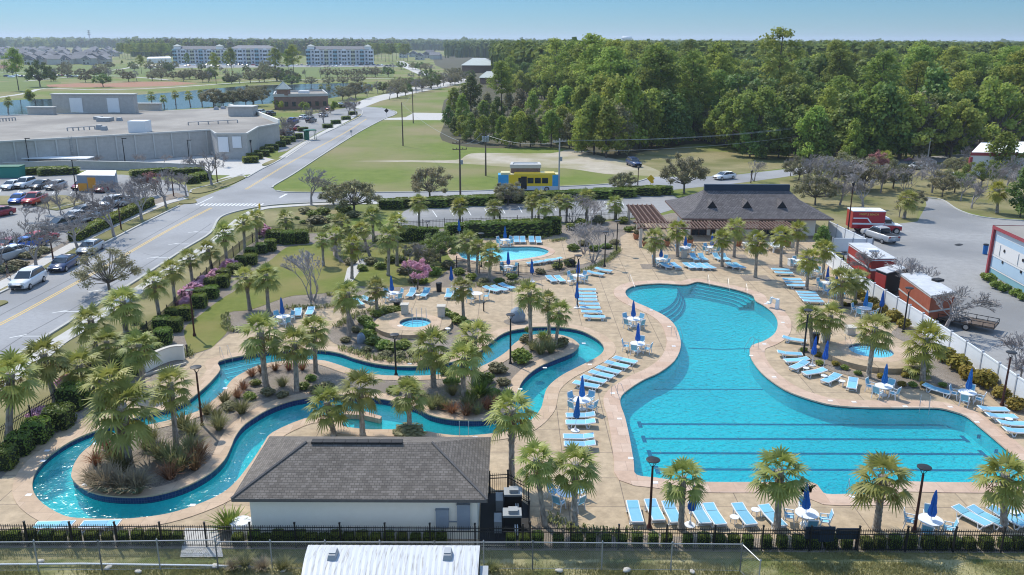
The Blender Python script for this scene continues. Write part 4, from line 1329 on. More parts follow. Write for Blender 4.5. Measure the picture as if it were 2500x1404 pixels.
for x0, x1 in ((175, 206), (268, 297)):
    a, b = P(x0, 276, zr), P(x1, 276, zr)
    t = VY(x0, 241, a.y).z
    MB().box(((a.x + b.x) / 2, P(131, 276, zr).y - .1, (t + zr) / 2 + .2), (b.x - a.x, 0.15, t - zr)).obj("facade_panel", m_offw, rf)
for pts in (((165, 320), (232, 316)), ((460, 306), (580, 300)), ((0, 297), (38, 294))):
    a, b = P(*pts[0], zr), P(*pts[1], zr)
    mb = MB().tube([a + Vector((0, 0, .7)), b + Vector((0, 0, .7))], 0.1, 5)
    for k in range(6):
        q = a.lerp(b, k / 5)
        mb.box((q.x, q.y, zr + .35), (0.2, 0.2, 0.7))
    mb.obj("gas_pipe", m_galv, rf)
for (x, y, h) in ((255, 318, .9), (243, 316, 1.0), (528, 268, .8), (545, 266, .8), (292, 295, .8)):
    q = P(x, y, zr)
    MB().box((q.x, q.y, zr + h / 2), (1.2, 1.2, h), taper=.8).obj("exhaust_fan", m_galv, rf)
q = Vector(sp[0]).lerp(Vector(sp[1]), 0.40)
mb = MB()
for s in (-.25, .25):
    mb.beam((q.x + s, q.y - .3, 2.0), (q.x + s, q.y - .3, 5.9), 0.05, 0.05)
for k in range(10):
    mb.beam((q.x - .25, q.y - .3, 2.1 + k * .36), (q.x + .25, q.y - .3, 2.1 + k * .36), 0.04, 0.04)
mb.obj("wall_ladder", m_galv, o)
# ---- restaurant by the lake
def simple_block(name, label, cat, px, zt, wm, rm, base=0.0, parapet=0.0):
    p = pp(px, zt)
    c = sum((Vector(q) for q in p), Vector((0, 0))) / len(p)
    l = [(q[0] - c.x, q[1] - c.y) for q in p]
    o = thing(name, label, cat, (c.x, c.y, 0))
    MB().wall(l, base, zt).obj("wall", wm, o)
    r = slab("roof", [l], zt - .1, zt + .02, rm, None)
    r.parent = o
    if parapet:
        mb = MB()
        mb.ring(offset(l, 0.15), offset(l, -.3), zt + parapet).wall(offset(l, .15), zt - .4, zt + parapet).wall(offset(l, -.3), zt, zt + parapet)
        mb.obj("parapet", m_trim, r)
    return o, l
o, l = simple_block("restaurant", "low brick restaurant with a flat grey roof beside the lake", "building", [(668, 234), (800, 232), (788, 222), (672, 226)], 5.0, m_brick, m_roofgrey, 0, 0.6)
for k in range(7):
    a = Vector(l[0]).lerp(Vector(l[1]), (k + .5) / 7)
    MB().box((a.x, a.y - .1, 1.9), (1.6, 0.12, 1.6)).obj("window", m_glass, o)
MB().box((l[0][0] + 3, l[0][1] + 3, 6.2), (4, 4, 2.2)).mat(0).obj("corner_tower", m_brick, o)
hip(MB(), l[0][0] + .6, l[0][0] + 5.4, l[0][1] + .6, l[0][1] + 5.4, 7.4, 2.6, 2.35).obj("tower_roof", [m_green_r] * 3, o)
MB().side([(l[0][0] - 2.2, 2.4), (l[0][0] - .1, 3.4), (l[0][0] - .1, 3.2)], l[0][1] + .5, l[0][1] + 7).obj("awning", M("green_awning", (0.03, 0.25, 0.15), rough=.8), o)
ru = roofbox("rooftop_unit", 728, 752, 228, 222, 3, m_offw, z=5.0)
ru.parent = o
ru.location = -o.location
# ---- storage, brick hut
o, l = simple_block("storage_container", "blue grey storage container with an orange sale banner", "container", [(186, 428), (212, 416), (284, 416), (280, 429)], 2.7, m_blueg, m_offw)
mb = MB()
a, b = l[0], l[3]
mb.box((a[0] + 3.6, a[1] - .12, 1.2), (3.5, 0.05, 2.3)).box((a[0] + 0.9, a[1] - .12, 0.7), (1.5, 0.05, 1.3))
mb.obj("sale_banner", m_orange, o)
o, l = simple_block("utility_hut", "small brown brick utility hut with pale flat roof behind the bus", "building", [(1247, 405), (1319, 405), (1316, 399), (1250, 399)], 4.2, m_brick, m_offw, 0, 0.25)
a = Vector(l[0]).lerp(Vector(l[1]), .5)
MB().box((a.x, a.y - .08, 1.1), (1.0, .1, 2.1)).obj("door", m_rust, o)
for s in (-2.2, 2.2):
    MB().box((a.x + s, a.y - .08, 2.0), (1.1, .1, .9)).obj("louvre_panel", m_dark, o)
# ---- apartment blocks
def apartments(label, x0, x1, yb, h, nb, tower=True):
    a, b = P(x0, yb), P(x1, yb)
    Wd = (b - a).length
    o = thing("apartment_building", label, "apartment block", ((a.x + b.x) / 2, (a.y + b.y) / 2 + 9, 0), atan2(b.y - a.y, b.x - a.x), "four storey apartment blocks beyond the lake")
    MB().box((0, 0, h / 2), (Wd, 18, h)).obj("wall", m_offw, o)
    r = MB()
    hip(r, -Wd / 2 - .6, Wd / 2 + .6, -9.6, 9.6, h + .3, 3.2, 8).obj("roof", [m_houser] * 3, o)
    bw = Wd / nb
    wm = MB().box((0, 0, 0), (1.7, 0.2, 1.9)).data("window", m_glass)
    bal = MB().box((0, -.8, 0), (bw * .42, 1.6, 0.25)).mat(1).box((0, -1.55, 0.6), (bw * .42, 0.08, 0.9)).data("balcony", [m_offw, m_blueg])
    dk = MB().box((0, -.05, 1.3), (bw * .4, 0.12, 2.2)).data("recess", m_glass)
    for i in range(nb):
        x = -Wd / 2 + bw * (i + .5)
        if i % 2 == 0:
            MB().box((x, -9.5, h / 2 + .3), (bw * .8, 1.0, h + .6)).obj("bay", (m_aqua, m_offw, m_cream)[(i // 2) % 3], o)
        for f in range(4):
            z = 2.0 + f * (h - .6) / 4
            if i % 2 == 0:
                for s in (-.25, .25):
                    part("window", wm, o, (x + s * bw, -10.05, z))
            else:
                q = part("balcony", bal, o, (x, -9.0, z - 1.1))
                part("glass_door", dk, q, (0, 0, 0))
    if tower:
        for x in (-Wd / 2 + 5, Wd / 2 - 5):
            MB().box((x, -6, h + 1.6), (6.5, 6.5, 3.2)).obj("tower", m_offw, o)
            hip(MB(), x - 4, x + 4, -10, -2, h + 3.3, 2.0, 3.9).obj("tower_roof", [m_green_r] * 3, o)
apartments("leftmost aqua and white apartment block behind tall dark pines", 421, 548, 156, 14.5, 12)
apartments("middle apartment block of three, half hidden by pines", 560, 672, 158, 15.5, 11, False)
apartments("apartment block standing apart on the right by the green field", 746, 909, 159, 15.0, 15)
o, l = simple_block("park_pavilion", "low white pavilion beside the first apartment block", "building", [(358, 143), (418, 142), (415, 138), (362, 139)], 5, m_offw, m_offw)
# ---- housing estate: many small roofs
hv = []
for s in range(3):
    w, d, h = (11, 13, 5.5), (9, 14, 6.0), (13, 12, 5.0)
    w, d, h = ((11, 13, 5.5), (9, 14, 6.0), (13, 12, 5.0))[s]
    a = MB().box((0, 0, h / 2), (w, d, h)).box((w * .25, -d / 2 - 1.2, h * .42), (w * .45, 2.4, h * .84)).data("wall", m_housew)
    r = MB()
    r.side([(-w / 2 - .5, h), (w / 2 + .5, h), (0, h + w * .33)], -d / 2 - .5, d / 2 + .5)
    r.side([(0, h * .84), (w * .5, h * .84), (w * .25, h * .84 + 1.9)], -d / 2 - 2.7, -d / 2 + 1)
    b = r.data("roof", m_houser)
    g = MB()
    for x in (-.28, .28):
        g.box((x * w, -d / 2 - (.02 if x < 0 else 2.42), 1.6), (1.5, 0.1, 1.4))
    g.box((-.28 * w, -d / 2 - .02, 4.2), (1.5, .1, 1.2))
    hv.append((a, b, g.data("window", m_glass)))
rr = random.Random(5)
def house(x, y, label, group, rz=None):
    q = P(x, y)
    a, b, g = hv[rr.randrange(3)]
    o = thing("house", label, "house", q, rr.choice((0, pi / 2, 0.1)) if rz is None else rz, group)
    part("wall", a, o)
    part("roof", b, o)
    part("window", g, o)
nh = 0
for row, (y, xs) in enumerate(((157, (78, 108, 138, 168, 196, 222, 250)), (150, (66, 92, 120, 148, 178, 206, 236, 262)), (144, (10, 42, 74, 104, 134, 166, 196, 226, 254)), (138, (0, 30, 62, 92, 124, 156, 188, 220, 250, 276)), (132.5, (-10, 22, 54, 90, 120, 154, 188, 222, 256, 286)), (128, (4, 40, 78, 116, 152, 190, 228, 262, 290)), (124, (20, 62, 104, 146, 188, 230, 268)))):
    for i, x in enumerate(xs):
        house(x + rr.uniform(-4, 4), y + rr.uniform(-.8, .8), "%s house in row %s of the grey roofed estate beyond the fields" % (nth(i), ("one", "two", "three", "four", "five", "six", "seven")[row]), "houses of the grey roofed estate", None)
for i, (x, y) in enumerate(((985, 141), (1010, 139), (1040, 142), (1062, 145), (1025, 146), (990, 134), (1050, 136))):
    house(x, y, "%s pale house in the cluster at the end of the avenue" % nth(i), "houses at the end of the avenue")
o, l = simple_block("church_hall", "sage roofed hall at the end of the avenue by the pines", "building", [(1128, 160), (1204, 160), (1200, 155), (1134, 155)], 5.5, m_brick, m_green_r)
x0, x1 = l[0][0], l[1][0]
hip(MB(), x0 - 1, x1 + 1, l[0][1] - 1, l[2][1] + 1, 5.7, 5, 8).obj("hip_roof", [m_green_r] * 3, o)
o, l = simple_block("church_lodge", "small low lodge with sage roof at the wood edge", "building", [(1172, 190), (1212, 190), (1210, 184), (1176, 184)], 3.6, m_brick, m_green_r)
hip(MB(), l[0][0] - .7, l[1][0] + .7, l[0][1] - .7, l[2][1] + .7, 3.7, 3, 4).obj("hip_roof", [m_green_r] * 3, o)
# ---- fire station at the right edge
m_fw, m_fb, m_ft, m_fr = M("station_white", (0.68, 0.66, 0.64), rough=.85), M("station_blue", (0.36, 0.49, 0.60), (0.42, 0.54, 0.64), 1, 0.85), M("station_teal", (0.2, 0.38, 0.42), rough=.85), M("station_red", (0.32, 0.06, 0.07), rough=.7)
def station(label, base, ang, W_, D_, bands, H_, col):
    o = thing("fire_station", label, "building", base, ang, "wings of the blue and white fire station")
    mats = {"w": m_fw, "b": m_fb, "t": m_ft}
    z = 0
    for k, (c, h) in enumerate(bands):
        e = 0.04 if h < .3 else 0.0
        MB().wall([(-e, -e), (W_ + e, -e), (W_ + e, D_ + e), (-e, D_ + e)], z, z + h).obj("wall_band", mats[c], o)
        z += h
    MB().wall([(-.3, -.3), (W_ + .3, -.3), (W_ + .3, D_ + .3), (-.3, D_ + .3)], z - .1, z + .28).obj("fascia", m_fr, o)
    r = slab("roof", [[(-.28, -.28), (W_ + .28, -.28), (W_ + .28, D_ + .28), (-.28, D_ + .28)]], z + .18, z + .22, m_roofgrey, None)
    r.parent = o
    if col:
        MB().box((-.12, -.12, z / 2), (0.32, 0.32, z)).obj("corner_column", m_fr, o)
    for k in range(4):
        for zz in (1.95, 3.2):
            s = MB().tube([(2.6 + k * 4, 0.02, zz), (2.6 + k * 4, -.07, zz)], 0.17, 10).obj("wall_plate", m_dark, o)
    for k in range(3):
        MB().box((1.6 + k * 4, -.04, 3.05), (0.06, 0.06, 1.2)).obj("downpipe", m_fw, o)
    return o
fa, fb = P(2414, 667), P(2500, 716)
ang = atan2(fb.y - fa.y, fb.x - fa.x)
station("front wing of the blue and white fire station with red corner post", fa, ang, 20, 7.0, (("t", .7), ("w", .14), ("b", 1.25), ("w", .2), ("w", 1.5), ("b", .7), ("w", .7)), 5.2, True)
q = Matrix.Rotation(ang, 3, "Z") @ Vector((0.9, 7.05, 0)) + fa
station("rear wing of the blue and white fire station with red fascia", q, ang, 20, 6, (("t", .7), ("w", .14), ("b", 1.25), ("w", .2), ("w", 1.5), ("b", .7), ("w", 1.2)), 5.6, False)
# depot at the wood edge
o, l = simple_block("depot_building", "white and red depot roof half hidden by trees at the right edge", "building", [(2372, 372), (2560, 375), (2560, 345), (2395, 348)], 4.5, m_fw, m_offw)
MB().wall(offset(l, .1), 3.9, 4.52).obj("fascia", m_fr, o)
for k in range(3):
    a = Vector(l[0]).lerp(Vector(l[3]), (k + .5) / 3)
    MB().box((l[0][0] + k * 5, l[0][1] - .1, 1.8), (.5, .5, 3.6)).obj("post", m_fr, o)
# ---- water tower, mast
q = P(1530, 101)
d = 3200.0
q = Vector((ray(1530, 95).x / ray(1530, 95).y * d, d, 0))
o = thing("water_tower", "white water tower above the distant treeline", "water tower", q)
MB().lathe([(13, 26), (19, 30), (20, 35), (17, 39), (0.1, 41)], 20).obj("tank", m_white, o)
MB().lathe([(5, 0), (4, 4), (4, 26)], 12).obj("stem", m_white, o)
q = P(221, 112)
hh = VY(221, 74, q.y).z
mb = MB()
for i in range(3):
    mb.beam((cos(i * 2.1) * 3, sin(i * 2.1) * 3, 0), (cos(i * 2.1) * .6, sin(i * 2.1) * .6, hh), 0.7, 0.7)
for k in range(14):
    mb.box((0, 0, hh * (k + .5) / 14), (3.2 - k * .16, 3.2 - k * .16, 0.4))
for k in (0.72, .84, .96):
    mb.box((0, 0, hh * k), (8, 8, 2.0))
solo("radio_mast", mb.data("radio_mast", m_dark), "thin lattice radio mast on the horizon", "mast", q)
# ------------------------------------------------------------------ vehicles
def loft(mb, st):
    """closed body through stations (x, half width, z bottom, z top, shoulder)"""
    b, n = len(mb.v), 8
    for x, w, za, zb, sh in st:
        mb.v += [(x, -w * .96, za), (x, -w, za + (zb - za) * .35), (x, -w * .97, za + (zb - za) * .8), (x, -w * sh, zb), (x, w * sh, zb), (x, w * .97, za + (zb - za) * .8), (x, w, za + (zb - za) * .35), (x, w * .96, za)]
    for i in range(len(st) - 1):
        for k in range(n):
            k2 = (k + 1) % n
            mb.f.append((b + i * n + k, b + i * n + k2, b + (i + 1) * n + k2, b + (i + 1) * n + k))
            mb.m.append(mb.k)
    mb.f.append(tuple(b + k for k in range(n)))
    mb.f.append(tuple(b + (len(st) - 1) * n + k for k in reversed(range(n))))
    mb.m += [mb.k, mb.k]
    return mb
def wheel_mesh(r=0.34, w=0.22):
    mb = MB()
    mb.tube([(0, -w / 2, 0), (0, -w / 2 + .03, 0), (0, w / 2 - .03, 0), (0, w / 2, 0)], [r * .9, r, r, r * .9], 16)
    return mb.data("tyre", m_dark), MB().tube([(0, -w / 2 - .012, 0), (0, w / 2 + .012, 0)], r * .62, 12).data("rim", m_chrome)
WH, WHB = wheel_mesh(), wheel_mesh(0.46, 0.3)
def car_parts(kind):
    b, g, xt = MB(), MB(), MB()
    if kind == "sedan":
        L = 4.7
        loft(b, [(-2.35, .78, .35, .85, .85), (-2.25, .86, .26, .98, .9), (-1.5, .91, .22, 1.0, .9), (0, .92, .2, .96, .92), (1.0, .91, .22, .95, .9), (1.9, .86, .24, .84, .85), (2.3, .76, .3, .68, .8), (2.36, .7, .36, .6, .8)])
        loft(g, [(-2.0, .72, .95, .99, .9), (-1.25, .78, .95, 1.36, .8), (-.3, .79, .93, 1.42, .8), (.35, .78, .93, 1.36, .8), (1.15, .74, .92, .97, .9)])
        roof = [(-1.35, .62, 1.34, 1.385, .9), (-.3, .64, 1.4, 1.45, .9), (.4, .62, 1.33, 1.385, .9)]
        pil = ((-2.0, .95, -1.25, 1.36), (1.15, .95, .35, 1.36), (-.5, .95, -.45, 1.4))
        ax = (-1.4, 1.45)
    elif kind == "suv":
        L = 4.85
        loft(b, [(-2.4, .84, .42, 1.0, .92), (-2.32, .92, .32, 1.12, .92), (-1.4, .96, .28, 1.14, .92), (0, .97, .26, 1.1, .93), (1.0, .96, .28, 1.08, .92), (1.95, .92, .3, 1.0, .88), (2.36, .84, .36, .86, .84), (2.42, .78, .42, .75, .84)])
        loft(g, [(-2.3, .78, 1.08, 1.14, .9), (-1.95, .82, 1.08, 1.64, .84), (-.5, .84, 1.06, 1.74, .84), (.25, .83, 1.05, 1.68, .82), (1.1, .8, 1.05, 1.1, .9)])
        roof = [(-2.05, .7, 1.62, 1.68, .92), (-.5, .72, 1.71, 1.78, .92), (.3, .68, 1.65, 1.71, .9)]
        pil = ((-2.3, 1.1, -1.95, 1.64), (1.1, 1.08, .25, 1.68), (-.4, 1.08, -.4, 1.7), (-1.35, 1.08, -1.4, 1.68))
        ax = (-1.42, 1.5)
    else:
        L = 5.6
        loft(b, [(-2.8, .92, .5, 1.1, .96), (-2.7, .98, .42, 1.16, .96), (-.95, .99, .4, 1.16, .96), (-.9, .99, .38, 1.18, .94), (1.0, .99, .38, 1.18, .93), (2.3, .96, .4, 1.12, .9), (2.7, .88, .46, 1.0, .86), (2.78, .84, .5, .9, .86)])
        loft(g, [(-.95, .82, 1.14, 1.66, .86), (-.4, .84, 1.14, 1.84, .84), (.6, .83, 1.14, 1.82, .82), (1.35, .8, 1.14, 1.2, .9)])
        roof = [(-.9, .72, 1.76, 1.82, .92), (-.3, .73, 1.82, 1.89, .92), (.65, .68, 1.78, 1.85, .9)]
        pil = ((-.95, 1.16, -.9, 1.78), (1.35, 1.16, .6, 1.8), (-.1, 1.16, -.1, 1.82))
        ax = (-1.75, 1.75)
        xt.box((-1.85, 0, 1.175), (1.65, 1.55, 0.02))
    loft(b, roof)
    for x0, z0_, x1, z1_ in pil:
        for s in (-1, 1):
            b.beam((x0, s * .79, z0_), (x1, s * .68, z1_), .05, .07)
    hl, tl = [], []
    for s in (-1, 1):
        fx = L / 2 - .08
        hl.append(MB().box((fx, s * .62, .68 if kind == "sedan" else .88), (.1, .32, .16)).data("headlight", m_lens))
        tl.append(MB().box((-L / 2 + .02, s * .68, .85 if kind == "sedan" else 1.0), (.08, .24, .16)).data("tail_light", m_tail))
    xt.box((L / 2 - .02, 0, .5), (.08, 1.0, .2))
    return dict(body=b.data("body", m_paint, True), win=g.data("window", m_glass), trim=xt.data("grille", m_dark), hl=hl, tl=tl, ax=ax, w=.82 if kind == "sedan" else .88)
CARS = {k: car_parts(k) for k in ("sedan", "suv", "pickup")}
def put_wheels(o, ax, w, wh, steer=0):
    for x in ax:
        for s in (-1, 1):
            t = part("wheel", wh[0], o, (x, s * w, .34 if wh is WH else .46))
            part("rim", wh[1], t)
def car(kind, x, y, x2, y2, col, label, group="parked cars", detail=True, z=0.0):
    """x, y under the middle; nose points towards pixel x2, y2"""
    a, b = P(x, y), P(x2, y2)
    d = CARS[kind]
    nm = {"sedan": "sedan_car", "suv": "suv_car", "pickup": "pickup_truck"}[kind]
    o = thing(nm, label, "pickup truck" if kind == "pickup" else "car", (a.x, a.y, z - .03), atan2(b.y - a.y, b.x - a.x), group)
    p = part("body", d["body"], o)
    p.color = rgba(col)
    part("window", d["win"], o)
    part("grille", d["trim"], o)
    for q in d["hl"]:
        part("headlight", q, o)
    for q in d["tl"]:
        part("tail_light", q, o)
    put_wheels(o, d["ax"], d["w"], WH)
    return o
WHT, SIL, GRY, BLK, RED, DRED, BLU, NAVY = (.75, .76, .77), (.42, .43, .44), (.16, .165, .17), (.02, .02, .025), (.5, .02, .02), (.28, .015, .03), (.02, .12, .5), (.02, .04, .12)
car("suv", 70, 697, 22, 724, WHT, "white suv with dark sunroof parked along the road kerb", "cars parked along the road")
car("sedan", 157, 655, 128, 672, NAVY, "dark navy saloon parked behind the white suv on the road", "cars parked along the road")
car("sedan", 222, 615, 196, 630, SIL, "silver saloon under the olive tree on the road", "cars parked along the road")
rowA = ((30, 456, WHT, "sedan", "white saloon at the left end of the shop car park back row"), (62, 453, WHT, "suv", "white suv beside the black car in the shop car park"), (101, 455, BLK, "sedan", "black saloon between white suv and silver saloon in the shop car park"), (137, 456, SIL, "sedan", "silver saloon with pale boot in the shop car park back row"), (202, 456, DRED, "sedan", "maroon saloon beside the orange sale banner"), (258, 462, DRED, "sedan", "maroon car half hidden by shrubs near the storage container"))
for x, y, c, k, lb in rowA:
    car(k, x, y + 4, x - 20, y + 10, c, lb, "cars in the shop car park")
car("sedan", 46, 494, 30, 502, BLU, "bright blue saloon next to the red pickup", "cars in the shop car park")
car("pickup", 86, 497, 62, 507, RED, "red pickup with black roof in the shop car park", "cars in the shop car park")
rowB = ((150, 560, 120, 566, GRY, "suv", "grey suv nose to the bright hedge"), (188, 545, 158, 551, WHT, "pickup", "white pickup behind the bright hedge"), (200, 531, 172, 537, GRY, "suv", "dark grey suv in the row behind the bright hedge"), (240, 530, 215, 537, SIL, "sedan", "silver car by the middle of the bright hedge"), (272, 505, 248, 511, WHT, "suv", "white suv at the far end of the bright hedge"), (305, 500, 282, 506, SIL, "sedan", "silver car furthest along the bright hedge"),
        (100, 590, 128, 583, RED, "sedan", "red car with windscreen sunlit behind the bare street tree"), (70, 604, 98, 598, BLU, "sedan", "blue car between the red car and the clipped kerb hedge"), (42, 624, 66, 617, WHT, "sedan", "white saloon beyond the low kerb hedges"), (12, 636, 30, 630, SIL, "suv", "pale suv at the left edge behind the low hedges"), (40, 604, 62, 598, DRED, "sedan", "dark maroon car deep in the shop car park"), (-4, 528, -30, 533, DRED, "sedan", "maroon car cut by the left edge of the car park"))
for x, y, x2, y2, c, k, lb in rowB:
    car(k, x, y, x2, y2, c, lb, "cars in the shop car park")
car("suv", 1547, 405, 1558, 409, NAVY, "dark blue suv parked on the sandy gravel lot", "lone vehicles")
car("sedan", 1768, 437, 1740, 440, WHT, "white saloon driving on the side road past the clubhouse", "lone vehicles")
car("pickup", 2146, 586, 2128, 580, SIL, "silver pickup parked beside the red ambulance", "lone vehicles")
car("sedan", 2240, 412, 2222, 414, WHT, "white saloon parked near the depot drive", "lone vehicles")
car("sedan", 2322, 438, 2345, 440, SIL, "silver saloon parked under the bare tree near the depot", "lone vehicles")
car("sedan", 2260, 405, 2236, 407, SIL, "pale car parked beyond the bare shrub near the depot", "lone vehicles")
rr = random.Random(11)
for i, (x, y) in enumerate(((640, 278), (662, 282), (700, 262), (716, 300), (742, 290), (760, 298), (790, 285), (806, 270), (700, 330), (722, 318), (832, 258), (860, 258), (640, 290))):
    car(rr.choice(("sedan", "suv")), x, y, x + 15, y - 3, rr.choice((WHT, SIL, GRY, BLK, RED, BLU, WHT)), "%s car counted from the shop in the lot beyond it" % nth(i), "cars in the lot beyond the shop")
m_far = {c: M("far_paint", c, rough=.4) for c in (WHT, SIL, GRY, BLK, DRED, NAVY)}
fb_ = MB()
loft(fb_, [(-2.3, .85, .3, .95, .9), (-1.6, .9, .25, 1.0, .9), (1.2, .9, .25, .95, .9), (2.3, .8, .3, .75, .9)])
loft(fb_, [(-1.9, .75, .95, 1.0, .9), (-1.1, .75, .95, 1.45, .8), (.3, .75, .95, 1.45, .8), (1.1, .75, .9, .95, .9)])
fbm = fb_.data("far_car", m_paint)
for i in range(58):
    x = 372 + i * 10.2 + rr.uniform(-3, 3)
    o = solo("parked_car", fbm, "%s car from the left in the line before the apartments" % nth(i), "car", P(x, 161 + rr.uniform(-2, 2)), rr.choice((0, 1.57, 1.5)), group="tiny cars before the apartments")
    o.color = rgba(rr.choice((WHT, SIL, GRY, BLK, DRED, NAVY, WHT, BLK)))
for i in range(16):
    o = solo("parked_car", fbm, "%s car from the left in the park lot beyond the lake" % nth(i), "car", P(20 + i * 11 + rr.uniform(-3, 3), 188 + rr.uniform(-2, 2)), rr.choice((0, 1.57)), group="tiny cars in the park lot")
    o.color = rgba(rr.choice((WHT, SIL, GRY, BLK, DRED, NAVY, WHT)))
# ---- bus
m_busy, m_busb, m_buss, m_busr = M("bus_yellow", (0.72, 0.5, 0.03), rough=.35, coat=.3), M("bus_blue", (0.03, 0.22, 0.52), (0.05, 0.4, 0.6), .8, .35), M("bus_silver", (0.5, 0.55, 0.6), rough=.35), M("bus_roof", (0.62, 0.55, 0.3), rough=.5)
a, b = P(1216, 468), P(1364, 468)
L = (b - a).length
o = thing("bus", "yellow and blue city bus stopped on the side road", "bus", ((a.x + b.x) / 2, (a.y + b.y) / 2 + 1.2, -.03), atan2(b.y - a.y, b.x - a.x))
mb = MB()
mb.mat(2).box((0, 0, .65), (L, 2.5, .7))
mb.mat(0).box((L * .03, 0, 1.95), (L * .72, 2.5, 1.9))
mb.mat(1).box((-L * .415, 0, 1.95), (L * .17, 2.5, 1.9)).box((L * .445, 0, 1.95), (L * .11, 2.5, 1.9))
mb.mat(0).box((L * .1, 0, 3.05), (L * .7, 2.3, .3), taper=.94)
mb.mat(3).box((L * .02, 0, 2.95), (L * .96, 2.2, .12))
mb.mat(3).box((-L * .38, 0, 3.1), (L * .16, 2.1, .3), taper=.9)
mb.obj("body", [m_busy, m_busb, m_buss, m_busr], o)
for k, (x, w) in enumerate(((.03, .1), (.15, .1), (.27, .1), (-.12, .1))):
    MB().box((x * L, -1.26, 1.95), (w * L, .04, .95)).obj("window", m_glass, o)
MB().box((L / 2 + .01, 0, 1.95), (.05, 2.2, 1.3)).obj("windscreen", m_glass, o)
MB().box((-.03 * L - .5, -1.27, 1.55), (1.0, .04, 2.2)).obj("door", m_dark, o)
put_wheels(o, (-L * .3, L * .3), 1.12, WHB)
# ---- ambulance
m_ambr = M("ambulance_red", (0.4, 0.02, 0.03), rough=.35, coat=.3)
a = P(2140, 571)
o = thing("ambulance", "red and white ambulance with box body facing right", "ambulance", (a.x, a.y + 1.0, -.04), radians(-3))
mb = MB()
mb.mat(0).box((-1.3, 0, 1.95), (4.3, 2.4, 2.3))
mb.mat(1).box((-1.3, 0, 3.14), (4.36, 2.46, .1)).box((-1.3, -1.21, 1.45), (4.2, .03, .22)).box((-2.4, -1.21, 2.2), (1.9, .03, .16)).beam((-1.45, -1.21, 2.2), (-.9, -1.21, 1.5), .03, .16)
mb.box((-1.3, -.3, 3.22), (.9, .7, .1))
mb.obj("box_body", [m_ambr, m_white], o)
mb = MB()
loft(mb.mat(0), [(.85, 1.0, .5, 1.2, 1), (2.2, 1.0, .5, 1.2, .95), (2.25, 1.0, .5, 1.25, .95), (3.35, .95, .5, 1.15, .9)])
mb.mat(1)
loft(mb, [(.85, .98, 1.2, 2.2, .9), (1.6, .95, 1.2, 2.2, .85), (1.8, .95, 1.2, 1.9, .85), (2.4, .98, 1.2, 1.27, .9)])
loft(mb, [(2.25, 1.0, 1.16, 1.28, .95), (3.35, .95, 1.05, 1.18, .9)])
mb.obj("cab", [m_ambr, m_white], o)
MB().box((1.4, -.955, 1.75), (.95, .03, .55)).obj("side_window", m_glass, o)
mb = MB()
mb.quad((1.82, -.8, 1.92), (2.42, -.85, 1.32), (2.42, .85, 1.32), (1.82, .8, 1.92))
mb.obj("windscreen", m_glass, o, loc=(.03, 0, .03))
put_wheels(o, (-1.9, 2.6), 1.0, WHB)
cu = bpy.data.curves.new("lettering", "FONT")
cu.body, cu.size, cu.extrude = "MYRTLE BEACH", .36, .01
t = link(bpy.data.objects.new("lettering_tmp", cu))
dg = bpy.context.evaluated_depsgraph_get()
me = bpy.data.meshes.new_from_object(t.evaluated_get(dg))
bpy.data.objects.remove(t)
me.materials.clear()
me.materials.append(M("gold_lettering", (.7, .45, .1), rough=.4))
part("lettering", me, o, (-2.6, -1.225, 2.62), (pi / 2, 0, 0))
# ---- trailers in the fire station yard (roof corners read at roof height)
def trailer(name, label, px, zt, zb, wm, rm, extra=None):
    p = pp(px, zt)
    c = sum((Vector(q) for q in p), Vector((0, 0))) / 4
    ux = (Vector(p[2]) - Vector(p[3])).normalized()
    ang = atan2(ux.y, ux.x)
    l = [(Matrix.Rotation(-ang, 2) @ (Vector(q) - c))[:] for q in p]
    o = thing(name, label, "trailer", (c.x, c.y, -.04), ang, "trailers along the white fence")
    MB().wall(l, zb, zt - .06).obj("box_wall", wm, o)
    ro = slab("roof", [offset(l, .06)], zt - .08, zt, rm, None)
    ro.parent = o
    MB().prism(offset(l, -.1), zb - .15, zb + .02).obj("chassis", m_dark, o)
    return o, l, ro
m_tred, m_tor = M("trailer_red", (.33, .035, .03), (.4, .06, .045), 1.2, .5), M("trailer_rust_red", (.29, .075, .04), (.38, .12, .065), 1.5, .6)
m_troof = M("weathered_roof", (.42, .43, .44), (.6, .61, .62), 1.5, .6, detail=8)
def twheels(o, xs, ys):
    for x in xs:
        for y in ys:
            t = part("wheel", WH[0], o, (x, y, .34))
            part("rim", WH[1], t)
o, l, ro = trailer("box_trailer", "long red box trailer with grey roof by the white fence", [(2073, 592), (2121, 592), (2189, 630), (2131, 630)], 2.9, .55, m_tred, m_troof)
ys = sorted(q[1] for q in l)
xs = sorted(q[0] for q in l)
twheels(o, (xs[0] + 2, xs[0] + 2.9), (ys[0] + .15, ys[-1] - .15))
MB().wall(offset(l, .03), 1.5, 1.75).wall(offset(l, .03), 2.62, 2.74).obj("stripe", m_white, o)
MB().box((0, -.3, 3.0), (1.1, .7, .25)).obj("roof_hatch", m_white, ro)
o, l, ro = trailer("small_box_trailer", "small dark trailer with grey roof and red door", [(2140, 655), (2186, 645), (2220, 652), (2166, 665)], 2.7, .4, m_dark, m_troof)
a = Vector(l[0]).lerp(Vector(l[3]), .5)
MB().box((a.x, a.y, 1.4), (1.6, .12, 1.9), atan2(l[3][1] - l[0][1], l[3][0] - l[0][0])).obj("door", m_tred, o)
o, l, ro = trailer("container_trailer", "rust orange container trailer with pale roof, nearest the bare tree", [(2200, 667), (2250, 663), (2333, 712), (2274, 720)], 2.9, .55, m_tor, m_troof)
xs, ys = sorted(q[0] for q in l), sorted(q[1] for q in l)
twheels(o, (0.2, -.7), (ys[0] + .15, ys[-1] - .15))
